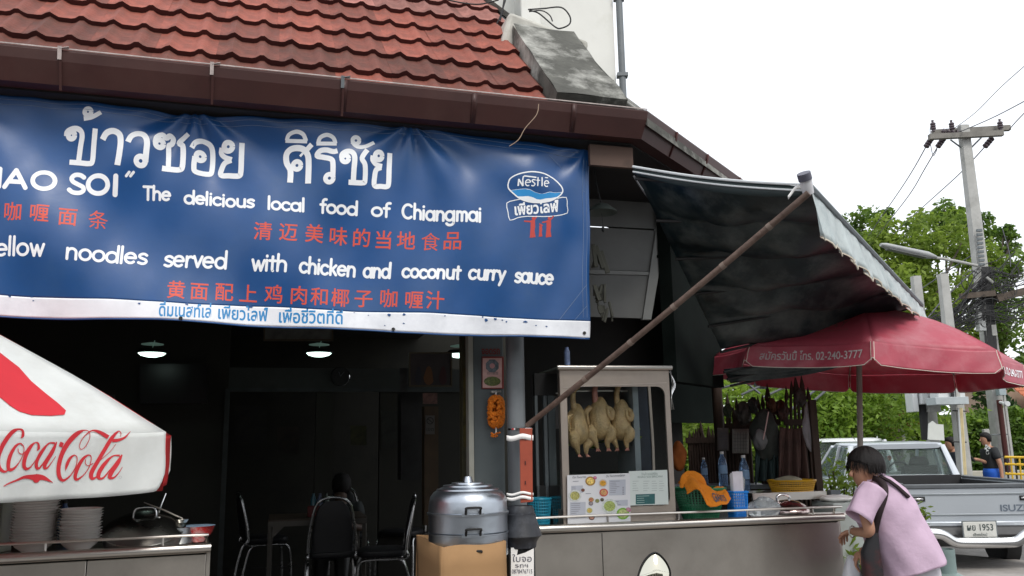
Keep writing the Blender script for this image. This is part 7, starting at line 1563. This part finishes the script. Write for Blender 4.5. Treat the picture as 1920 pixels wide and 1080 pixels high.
for k, (a, b, c, d, Y, lb) in enumerate(((1706, 702, 1724, 772, 15.6, 'narrow white switch cabinet at the left of the group'), (1724, 702, 1757, 757, 15.5, 'middle white switch cabinet with a square door hatch'), (1753, 690, 1812, 757, 15.1, 'largest white switch cabinet on the right hand pole'))):
    p_, q_ = atY(a, b, Y), atY(c, d, Y); t = thing('switch_cabinet', lb, 'cabinet', ((p_.x+q_.x)/2, Y, q_.z), 0, 'white switch cabinets on the poles')
    mb = MB(); mb.box(((p_.x+q_.x)/2, Y+.15, (p_.z+q_.z)/2), (q_.x-p_.x, .3, p_.z-q_.z)); mb.build('case', M_wb, t, bevel=.012)
    if k == 1:
        for (y0_, y1_) in ((710, 722), (724, 744), (746, 755)): mb = MB(); r0, r1 = atY(1738, y0_, Y), atY(1754, y1_, Y); mb.box(((r0.x+r1.x)/2, Y-.01, (r0.z+r1.z)/2), (r1.x-r0.x, .02, r0.z-r1.z)); mb.build('hatch', mat('hatch_white', (.5, .52, .52), .5) if 'hatch_white' not in MATS else MATS['hatch_white'], t, bevel=.004)
        mb = MB(); r0 = atY(1739, 730, Y-.03); mb.box(r0, (.015, .02, .09)); mb.build('handle', M_black, t)
    if k == 2:
        mb = MB(); r0, r1 = atY(1753, 745, Y-.02), atY(1812, 758, Y-.02); mb.box(((r0.x+r1.x)/2, Y+.1, (r0.z+r1.z)/2), (r1.x-r0.x+.04, .36, r0.z-r1.z)); mb.build('base_tray', mat('tray_grey', (.4, .44, .45), .5), t, bevel=.006)
        mb = MB(); mb.tube([atY(1783, 695, Y-.04), atY(1786, 745, Y-.04)], .03, 6); mb.build('cable', M_cable, t)
        mb = MB(); r0, r1 = atY(1787, 694, Y-.02), atY(1800, 744, Y-.02); mb.box(((r0.x+r1.x)/2, Y-.02, (r0.z+r1.z)/2), (r1.x-r0.x, .03, r0.z-r1.z)); mb.build('door_strip', M_pole, t)
mb = MB(); r0, r1 = atY(1737, 757, 15.7), atY(1760, 772, 15.7); mb.box(((r0.x+r1.x)/2, 15.7, (r0.z+r1.z)/2), (r1.x-r0.x, .2, r0.z-r1.z)); mb.build('mount', M_pole, p3)
pts = [(1741, 795), (1749, 789), (1756, 795), (1769, 796), (1771, 826), (1740, 824)]
mb = MB(); mb.prism([atY(a, b, 15.2) for a, b in pts], V(0, .02, 0)); o = mb.build('blank_sign', mat('sign_pale', (.6, .62, .58), .6, var=.05), None, smooth=0); tag(o, 'blank white sign plate bolted under the switch cabinets', 'sign')
# ================================================= standing people
def standing(label, px, ytop, Y, shirt, trs, face=-1, phone=True):
    top = atY(px, ytop, Y).z; zb = .13; H = top-zb; x = atY(px, 850, Y).x; t = thing('person', label, 'person', (x, Y, zb)); f = face
    def Z(k): return zb+H*k
    pel = V(x, Y, Z(.53)); ch = V(x, Y, Z(.74)); nk = V(x+.01*f, Y, Z(.84)); hd = V(x+.05*f, Y, Z(.93))
    e1 = V(x-.02*f, Y-.22, Z(.62)); w1 = V(x+.02*f, Y-.24, Z(.48)); e2 = V(x+.02*f, Y+.2, Z(.63)); w2 = V(x+.26*f, Y+.02, Z(.68))
    if face < 0: e1, w1 = V(x+.05, Y-.22, Z(.62)), V(x+.04, Y-.24, Z(.48))
    e2 = V(x+.0, Y-.02, Z(.63)); w2 = V(x+.27*f, Y-.06, Z(.69))
    P = [pel, ch, nk, V(x+.03*f, Y, Z(.885)), V(x-.0, Y-.16, Z(.8)), e1, w1, w1-UP*.09, V(x+.02*f, Y+.15, Z(.79)), e2, w2, w2+V(.08*f, 0, .01), V(x, Y-.09, Z(.28)), V(x-.02*f, Y-.09, Z(.05)), V(x+.03*f, Y+.09, Z(.28)), V(x, Y+.09, Z(.05)), V(x+.1*f, Y-.09, Z(.02)), V(x+.12*f, Y+.09, Z(.02))]
    E_ = [(0, 1), (1, 2), (2, 3), (1, 4), (4, 5), (5, 6), (6, 7), (1, 8), (8, 9), (9, 10), (10, 11), (0, 12), (12, 13), (13, 16), (0, 14), (14, 15), (15, 17)]
    skinpart('body', P, E_, [.12, .13, .055, .05, .06, .042, .03, .035, .06, .042, .03, .033, .075, .045, .075, .045, .035, .035], M_skin, t)
    mb = MB(); mb.loft([(hd+V(0, 0, z), V(a, 0, 0), V(0, b, 0)) for z, a, b in ((-.12, .04, .035), (-.09, .07, .055), (-.02, .09, .07), (.05, .09, .075), (.1, .06, .05), (.12, .02, .02))], 14); mb.build('head', M_skin, t, smooth=180)
    mb = MB(); mb.loft([(hd+V(.09*f, 0, .02), V(.01, 0, 0), V(0, .008, 0)), (hd+V(.108*f, 0, -.02), V(.012, 0, 0), V(0, .012, 0)), (hd+V(.09*f, 0, -.035), V(.008, 0, 0), V(0, .01, 0))], 8); mb.build('nose', M_skin, t)
    mb = MB(); mb.loft([(hd+V(-.03*f, 0, -.04), V(.07, 0, 0), V(0, .078, 0)), (hd+V(-.02*f, 0, .02), V(.085, 0, 0), V(0, .084, 0)), (hd+V(0, 0, .07), V(.105, 0, 0), V(0, .086, 0)), (hd+V(0, 0, .11), V(.08, 0, 0), V(0, .065, 0)), (hd+V(0, 0, .135), V(.03, 0, 0), V(0, .03, 0))], 16); mb.build('hair', M_hair, t, smooth=180)
    S_ = [V(x, Y, Z(.545)), V(x, Y, Z(.6)), ch, V(x, Y, Z(.815)), P[4], e1.lerp(P[4], .35), P[8], e2.lerp(P[8], .4)]
    skinpart('shirt', S_, [(0, 1), (1, 2), (2, 3), (2, 4), (4, 5), (2, 6), (6, 7)], [(.14, .17), (.14, .165), (.145, .18), (.075, .1), .085, .075, .085, .075], shirt, t)
    mb = MB(); mb.loft([(V(x, Y, Z(.58)), V(.13, 0, 0), V(0, .165, 0)), (V(x, Y, Z(.53)), V(.15, 0, 0), V(0, .185, 0)), (V(x, Y, Z(.46)), V(.145, 0, 0), V(0, .185, 0)), (V(x, Y, Z(.43)), V(.11, 0, 0), V(0, .15, 0))], 20)
    for s_ in (-1, 1): mb.loft([(V(x, Y+.09*s_, Z(.48)), V(.13, 0, 0), V(0, .095, 0)), (V(x+.01*f, Y+.095*s_, Z(.27)), V(.12, 0, 0), V(0, .095, 0))], 16)
    mb.build('shorts', trs, t, smooth=80)
    if phone: mb = MB(); mb.box(w2+V(.11*f, 0, .03), (.02, .07, .13), Matrix.Rotation(.6*f, 3, 'Y')); mb.build('phone', M_black, t)
    for yy_ in (-.09, .09): mb = MB(); mb.loft([(V(x-.03*f, Y+yy_, Z(.0)+.02), V(.06, 0, 0), V(0, .045, 0)), (V(x+.1*f, Y+yy_, Z(0)+.02), V(.06, 0, .0), V(0, .045, 0))], 10); mb.box((x+.05*f, Y+yy_, Z(0)+.02), (.26, .09, .04)); mb.build('shoe', M_black, t)
    return t
sm = standing('man in black printed t-shirt and blue shorts looking at a phone', 1856, 813, 16.3, mat('tee_black', (.02, .022, .025), .85), mat('blue_shorts', (.015, .11, .55), .8), -1)
q = atY(1850, 838, 16.1); mb = MB()
for i in range(9): mb.box((q.x+random.uniform(-.07, .07), 16.09, q.z+random.uniform(-.12, .1)), (.04, .01, .035), Matrix.Rotation(random.uniform(-.5, .5), 3, 'Y'))
mb.build('shirt_print', mat('print_whitish', (.45, .48, .48), .8), sm, stuff=True)
standing('person in dark clothes mostly hidden behind the cabinet pole', 1789, 822, 16.2, mat('navy_top', (.02, .025, .04), .85), M_black, -1, False)
# barrier
br = thing('barrier', 'yellow and black striped metal barrier at the right edge', 'barrier', atY(1905, 890, 15))
M_yel = mat('barrier_yellow', (.6, .38, .02), .5, var=.1)
for (a, b) in (((1884, 857), (1940, 858)), ((1884, 870), (1940, 872)), ((1885, 888), (1940, 890))): mb = MB(); mb.tube([atY(*a, 15), atY(*b, 15)], .022, 6); mb.build('bar', M_yel, br)
for k in range(7): mb = MB(); mb.tube([atY(1887+k*8, 857, 15), V(atY(1889+k*8, 900, 15).x, 15, .13)], .016, 6); mb.build('upright', M_yel if k % 2 else M_black, br)
# ================================================= pickup truck
HT = -math.radians(4.5); ty = 10.15; tx = atY(1822, 930, ty).x
trk = thing('pickup_truck', 'silver pickup truck with open black bed seen from behind', 'truck', (0, 0, 0))
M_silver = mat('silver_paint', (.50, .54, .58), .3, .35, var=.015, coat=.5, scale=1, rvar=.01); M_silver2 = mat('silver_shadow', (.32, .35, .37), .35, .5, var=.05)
M_cglass = mat('car_glass', (.55, .62, .6), .02, trans=.93, var=0, ior=1.15); M_bed = mat('bed_liner', (.02, .02, .022), .6, var=.2)
W_ = .79
def tb(nm, m_, fn, **k): mb = MB(); fn(mb); return mb.build(nm, m_, trk, world=False, **k)
tb('tailgate', M_silver, lambda m: m.prism([V(-.74, 0, .60), V(.74, 0, .60), V(.74, 0, 1.0), V(-.74, 0, 1.0)], V(0, .05, 0)), bevel=.012)
tb('tailgate_cap', mat('cap_dark', (.10, .11, .12), .4), lambda m: (m.box((0, .03, 1.02), (1.5, .09, .05))), bevel=.01)
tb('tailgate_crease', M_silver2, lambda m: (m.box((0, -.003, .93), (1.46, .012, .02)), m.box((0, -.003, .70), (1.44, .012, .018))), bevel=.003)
for s_ in (-1, 1): tb('panel_gap', M_black, lambda m: m.box((.752*s_, .01, .80), (.012, .03, .42)))
tb('lower_lip', M_silver, lambda m: m.box((0, -.01, .60), (1.5, .06, .05)), bevel=.01)
for s_ in (-1, 1):
    tb('bed_side', M_silver, lambda m: m.loft([(V(.79*s_, .0+y, .80), V(.035, 0, 0), V(0, 0, .245)) for y in (0.0, 2.05)], 12, power=8), smooth=40)
    tb('bed_rail', MATS['cap_dark'], lambda m: m.box((.79*s_, 1.03, 1.05), (.08, 2.05, .025)), bevel=.005)
    tb('tail_lamp', mat('lamp_red', (.35, .01, .01), .2) if 'lamp_red' not in MATS else MATS['lamp_red'], lambda m: m.box((.80*s_, -.012, .78), (.085, .04, .26)), bevel=.008)
    tb('wheel_arch', M_silver, lambda m: m.loft([(V(.81*s_, .95+.46*math.cos(a), .34+.46*math.sin(a)), V(.035, 0, 0), V(0, .04*math.cos(a), .04*math.sin(a))) for a in np.linspace(.15, 3, 10)], 8), smooth=60)
    tb('tailgate_latch', M_black, lambda m: m.box((.6*s_, -.005, .88), (.15, .015, .055)), bevel=.01)
    tb('handle', M_chrome, lambda m: m.box((.6*s_-.01, -.02, .88), (.11, .02, .018)), bevel=.004)
tb('bed_floor', M_bed, lambda m: (m.box((0, 1.03, .62), (1.5, 2.05, .03)), m.box((0, 2.05, .85), (1.5, .03, .45)), m.box((-.745, 1.03, .83), (.02, 2.0, .38)), m.box((.745, 1.03, .83), (.02, 2.0, .38)), m.box((0, .06, .83), (1.45, .012, .36))))
def wheel(m_, x, y):
    t_ = MB(); t_.lathe([(.19, -.1), (.29, -.105), (.325, -.08), (.33, 0), (.325, .08), (.29, .105), (.19, .1)], (x, y, .33), 32, rot=Matrix.Rotation(math.pi/2, 3, 'Y')); o = t_.build('tyre', M_rubber, m_, smooth=50, world=False)
    t_ = MB(); t_.lathe([(0, -.09), (.06, -.09), (.08, -.05), (.17, -.06), (.195, -.09), (.195, .09), (.17, .06), (.08, .05), (.06, .09), (0, .09)], (x, y, .33), 24, rot=Matrix.Rotation(math.pi/2, 3, 'Y')); t_.build('rim', M_alu, m_, smooth=50, world=False)
for s_ in (-1, 1):
    for y in (.95, 3.75): wheel(trk, .70*s_, y)
bp2 = [(-.83, .12, .52), (-.82, -.12, .52), (-.62, -.2, .515), (-.46, -.22, .50), (-.34, -.22, .425), (-.2, -.22, .41), (.2, -.22, .41), (.34, -.22, .425), (.46, -.22, .50), (.62, -.2, .515), (.82, -.12, .52), (.83, .12, .52)]
tb('rear_bumper', M_chrome, lambda m: m.tube([Vector(q) for q in cr([V(*p) for p in bp2], 4)], .058, 12), smooth=60)
tb('bumper_step', mat('step_grey', (.16, .16, .16), .6), lambda m: (m.box((0, -.12, .44), (.62, .2, .03)), m.box((0, 0, .5), (1.4, .05, .16))))
M_plt = mat('plate_white', (.6, .6, .56), .5)
tb('number_plate', M_plt, lambda m: m.box((.0, -.11, .545), (.36, .012, .17)), bevel=.006)
tb('plate_frame', M_grey, lambda m: (m.box((0, -.108, .545), (.385, .008, .195))), bevel=.006)
def ptxt(nm, body, x0, x1, z, h, y, m_, bold=.01, sh=0): mb = MB(); fontmesh(mb, body, x0*100, -z*100, x1*100, -z*100, h=h*100, place=lambda a, b, l: V(a/100, y, -b/100), bold=bold, sub=False, shear=sh); return mb.build(nm, m_, trk, smooth=0, world=False)
M_pl = mat('plate_dark', (.03, .05, .05), .5)
ptxt('plate_lettering', 'ผย 1953', -.14, .145, .535, .072, -.1185, M_pl, .012); ptxt('plate_lettering', 'เชียงใหม่', -.08, .07, .474, .03, -.1185, M_pl)
ptxt('maker_lettering', 'ISUZU', .30, .64, .735, .075, -.0045, mat('decal_grey', (.13, .16, .2), .5), .02)
tb('exhaust', M_rust, lambda m: m.tube([(-.5, -.1, .3), (-.5, .4, .3)], .03, 8)); tb('axle', M_black, lambda m: (m.tube([(-.7, .95, .33), (.7, .95, .33)], .05, 8), m.box((0, 1.5, .42), (.9, 3.2, .12))))
# cab: lower body, pillars, roof, glass
cy = 2.12
tb('cab_body', M_silver, lambda m: m.loft([(V(0, y, .72), V(w, 0, 0), V(0, 0, h)) for y, w, h in ((cy, .79, .34), (cy+.05, .81, .36), (cy+1.6, .81, .36), (cy+1.75, .81, .33))], 24, power=7), smooth=40)
tb('bonnet', M_silver, lambda m: m.loft([(V(0, y, .66), V(w, 0, 0), V(0, 0, h)) for y, w, h in ((cy+1.7, .80, .36), (cy+2.3, .79, .33), (cy+2.75, .74, .26), (cy+2.85, .68, .2))], 24, power=6), smooth=40)
rz_, gz = 1.49, 1.04
tb('roof', M_silver, lambda m: m.loft([(V(0, y, z), V(w, 0, 0), V(0, 0, .035)) for y, w, z in ((cy+.13, .60, rz_-.02), (cy+.2, .655, rz_), (cy+.8, .66, rz_+.02), (cy+1.05, .62, rz_-.01), (cy+1.1, .6, rz_-.04))], 20, power=5), smooth=60)
for s_ in (-1, 1):
    tb('pillar', M_silver, lambda m: m.loft([(V(.745*s_, cy+.04, gz-.02), V(.055, 0, 0), V(0, .05, 0)), (V(.63*s_, cy+.17, rz_-.0), V(.04, 0, 0), V(0, .04, 0))], 8, power=4), smooth=40)
    tb('pillar', M_silver, lambda m: m.bar(V(.785*s_, cy+.62, gz-.02), V(.665*s_, cy+.55, rz_), .05, .05), bevel=.008)
    tb('pillar', M_silver, lambda m: m.bar(V(.78*s_, cy+1.65, gz-.02), V(.63*s_, cy+1.05, rz_-.01), .05, .05), bevel=.008)
    tb('side_window', M_cglass, lambda m: m.add([V(.78*s_, cy+.08, gz), V(.78*s_, cy+1.6, gz), V(.65*s_, cy+1.05, rz_-.03), V(.655*s_, cy+.2, rz_-.03)], [(0, 1, 2, 3)]), smooth=0, thick=.004)
    tb('side_mirror', M_black, lambda m: m.box((.93*s_, cy+1.35, 1.08), (.16, .08, .13)), bevel=.02)
tb('rear_window', M_cglass, lambda m: m.add([V(-.70, cy+.05, gz+.01), V(.70, cy+.05, gz+.01), V(.60, cy+.16, rz_-.05), V(-.60, cy+.16, rz_-.05)], [(0, 1, 2, 3)]), smooth=0, thick=.004)
tb('window_seal', M_black, lambda m: m.tube([V(-.70, cy+.04, gz+.01), V(.70, cy+.04, gz+.01), V(.60, cy+.15, rz_-.05), V(-.60, cy+.15, rz_-.05)], .014, 6, closed=True))
tb('windscreen', M_cglass, lambda m: m.add([V(-.74, cy+1.68, gz), V(.74, cy+1.68, gz), V(.6, cy+1.08, rz_-.05), V(-.6, cy+1.08, rz_-.05)], [(0, 1, 2, 3)]), smooth=0, thick=.004)
for x in (-.36, .36): tb('seat', M_black, lambda m: (m.box((x, cy+.35, .95), (.48, .14, .5)), m.loft([(V(x, cy+.35, 1.2), V(.16, 0, 0), V(0, .06, 0)), (V(x, cy+.33, 1.27), V(.14, 0, 0), V(0, .05, 0)), (V(x, cy+.32, 1.33), V(.09, 0, 0), V(0, .04, 0))], 12)), bevel=.03)
tb('steering_wheel', M_black, lambda m: m.tube([V(.36+.18*math.cos(a), cy+1.12+.05*math.sin(a), 1.06+.17*math.sin(a)) for a in np.linspace(0, 6.28, 17)[:-1]], .014, 6, closed=True))
tb('dashboard', M_black, lambda m: m.box((0, cy+1.45, .98), (1.45, .35, .18)), bevel=.03)
tb('hanging_ornament', mat('orange_red', (.7, .12, .03), .5), lambda m: m.lathe([(0, -.05), (.03, -.02), (.03, .02), (0, .04)], V(.18, cy+1.0, 1.3), 8))
trk.location = (tx, ty, 0); trk.rotation_euler = (0, 0, HT)
# ================================================= white estate car behind the truck
def simple_car(label, px, Y, rz, col, name='parked_car', roofz=1.6):
    q = atY(px, 860, Y); t = thing(name, label, 'car', (0, 0, 0))
    def P_(nm, m_, fn, **k): mb = MB(); fn(mb); return mb.build(nm, m_, t, world=False, **k)
    prof = [(0, .35), (-.02, .75), (.05, 1.0), (.25, 1.5), (.45, roofz), (2.3, roofz), (2.9, 1.05), (3.9, .92), (4.1, .7), (4.1, .35)]
    P_('body', col, lambda m: m.prism([V(-.82, a, b) for a, b in prof[:3]]+[V(-.82, 2.9, 1.02)]+[V(-.82, a, b) for a, b in prof[7:]], V(1.64, 0, 0)), bevel=.05)
    P_('cabin', M_cglass, lambda m: m.loft([(V(0, (a+b)/2, z), V(w, 0, 0), V(0, (b-a)/2, 0)) for a, b, z, w in ((.03, 2.95, 1.0, .78), (.25, 2.4, roofz-.06, .66))], 24, power=8), smooth=30)
    P_('roof', col, lambda m: m.loft([(V(0, 1.3, roofz-.07), V(.66, 0, 0), V(0, 1.1, 0)), (V(0, 1.3, roofz-.02), V(.64, 0, 0), V(0, 1.05, 0)), (V(0, 1.3, roofz), V(.5, 0, 0), V(0, .9, 0))], 24, power=5), smooth=60)
    for s_ in (-1, 1):
        for y0_, y1_, a0, a1 in ((.05, .27, .03, .28), (1.3, 1.35, 1.3, 1.35), (2.9, 2.35, 2.9, 2.35)): P_('pillar', col, lambda m: m.bar(V(.775*s_, y0_, 1.0), V(.655*s_, y1_, roofz-.05), .05, .06))
        P_('roof_rail', M_chrome, lambda m: m.tube([V(.55*s_, .5, roofz), V(.55*s_, .6, roofz+.05), V(.55*s_, 2.0, roofz+.05), V(.55*s_, 2.1, roofz)], .015, 6))
        P_('tail_lamp', MATS['lamp_red'], lambda m: m.box((.72*s_, -.02, .9), (.14, .05, .22)), bevel=.01)
        for y in (.75, 3.2): wheel(t, .72*s_, y)
    t.location = (q.x, Y, 0); t.rotation_euler = (0, 0, rz); return t
simple_car('white estate car with roof rails parked beyond the truck', 1590, 16.0, -.35, mat('car_white', (.7, .72, .74), .25, coat=.5, var=.02), roofz=1.62)
# ================================================= gas cylinder, plants near the person
q = atY(1772, 1050, 6.6); zg = atY(1772, 1029, 6.6).z; gcy = thing('gas_cylinder', 'grey green gas cylinder standing behind the bending person', 'gas cylinder', (q.x, 6.6, 0))
M_gas = mat('gas_green', (.2, .27, .26), .45, var=.1, dirt_or_sheen=(.12, .15, .14)); c_ = V(q.x, 6.6, 0)
mb = MB(); mb.lathe([(0, .08), (.15, .08), (.18, .12), (.185, .3), (.18, zg-.3), (.15, zg-.21), (.08, zg-.17), (0, zg-.16)], c_, 28); mb.build('tank', M_gas, gcy, smooth=60)
mb = MB(); mb.lathe([(.072, zg-.2), (.072, zg), (.066, zg), (.066, zg-.2)], c_, 24); mb.build('collar', M_gas, gcy, smooth=40)
mb = MB(); mb.tube([c_+UP*(zg-.16), c_+UP*(zg-.03)], .02, 8); mb.build('valve', M_alu, gcy)
q = atY(1757, 1070, 6.3); mb = MB(); mb.box((q.x, 6.35, .3), (.12, .12, .6)); tag(mb.build('blue_canister', mat('canister_blue', (.05, .16, .42), .5, var=.3), bevel=.02), 'blue canister between the white trousers and gas cylinder', 'canister')
def bush(label, px, py, Y, n, r, m_, size, pot=True):
    c = atY(px, py, Y); t = thing('potted_plant', label, 'plant', (c.x, Y, 0)); p = RNG.normal(size=(n, 3))*[r, r*.7, r*.8]+[c.x, Y, c.z]; leaves('foliage', p, size, m_, t, aspect=.35)
    mb = MB()
    for k in range(7): e = c+V(random.uniform(-r, r), random.uniform(-r, r)*.5, random.uniform(0, r)); mb.tube([V(c.x, Y, .2), V((c.x+e.x)/2, Y, (.2+e.z)/2+.1), e], .006, 5)
    mb.build('stems', M_bark, t, stuff=True)
    mb = MB(); mb.lathe([(0, .02), (.11, .02), (.15, .25), (.16, .27), (.14, .27), (0, .24)], V(c.x, Y, 0), 16); mb.build('pot', M_tiledark, t)
bush('leafy green plant low behind the bending person beside the cart', 1625, 1062, 6.3, 260, .10, L_bright, .09)
bush('leafy green plant left of the parasol pole behind the pale box', 1580, 912, 7.6, 500, .14, L_bright, .07)
bush('green plant behind the lilac shirt near the truck', 1722, 968, 7.0, 70, .06, L_bright, .06)
# ================================================= diners, dim in the room
def diner(label, px, py, Y, cloth):
    c = atY(px, py, Y); t = thing('person', label, 'person', (c.x, Y, FL)); z = FL-.2
    P = [V(c.x, Y, z+.55), V(c.x, Y, z+.85), V(c.x, Y-.02, z+1.05), V(c.x, Y-.03, z+1.16), V(c.x-.18, Y, z+.98), V(c.x-.24, Y-.1, z+.78), V(c.x-.1, Y-.3, z+.84), V(c.x+.18, Y, z+.98), V(c.x+.24, Y-.1, z+.78), V(c.x+.1, Y-.3, z+.84)]
    M_ds = mat('shaded_skin', (.08, .045, .03), .6)  # skin tone darkened, the room's shade is put into it
    skinpart('body', P, [(0, 1), (1, 2), (2, 3), (1, 4), (4, 5), (5, 6), (1, 7), (7, 8), (8, 9)], [.12, .13, .06, .085, .055, .042, .03, .055, .042, .03], M_ds, t)
    skinpart('shirt', [P[0], P[1], V(c.x, Y, z+1.0), P[4], P[5].lerp(P[4], .4), P[7], P[8].lerp(P[7], .4)], [(0, 1), (1, 2), (1, 3), (3, 4), (1, 5), (5, 6)], [.165, .17, .09, .085, .07, .085, .07], cloth, t)
    mb = MB(); mb.loft([(V(c.x, Y+.02, z+h), V(a, 0, 0), V(0, a, 0)) for h, a in ((1.12, .08), (1.18, .1), (1.25, .1), (1.31, .07), (1.33, .02))], 14); mb.build('hair', M_hair, t, smooth=180)
    for s_ in (-1, 1): mb = MB(); mb.tube([V(c.x+.09*s_, Y, z+.55), V(c.x+.1*s_, Y-.4, z+.56), V(c.x+.1*s_, Y-.42, FL+.02)], [.09, .08, .05], 10); mb.build('trouser_leg', M_black, t, smooth=60)
    return t
diner('dim diner in a pale shirt sitting beyond the table', 640, 900, 8.95, mat('pale_shirt_shaded', (.022, .026, .027), .8))  # pale cloth given a dark colour that holds the room's shade
leaves('foliage', RNG.normal(size=(420, 3))*[.085, .02, .045]+np.array(CP(s0+CW*.5, .40, zb_+.60)), .06, L_bright, lf)

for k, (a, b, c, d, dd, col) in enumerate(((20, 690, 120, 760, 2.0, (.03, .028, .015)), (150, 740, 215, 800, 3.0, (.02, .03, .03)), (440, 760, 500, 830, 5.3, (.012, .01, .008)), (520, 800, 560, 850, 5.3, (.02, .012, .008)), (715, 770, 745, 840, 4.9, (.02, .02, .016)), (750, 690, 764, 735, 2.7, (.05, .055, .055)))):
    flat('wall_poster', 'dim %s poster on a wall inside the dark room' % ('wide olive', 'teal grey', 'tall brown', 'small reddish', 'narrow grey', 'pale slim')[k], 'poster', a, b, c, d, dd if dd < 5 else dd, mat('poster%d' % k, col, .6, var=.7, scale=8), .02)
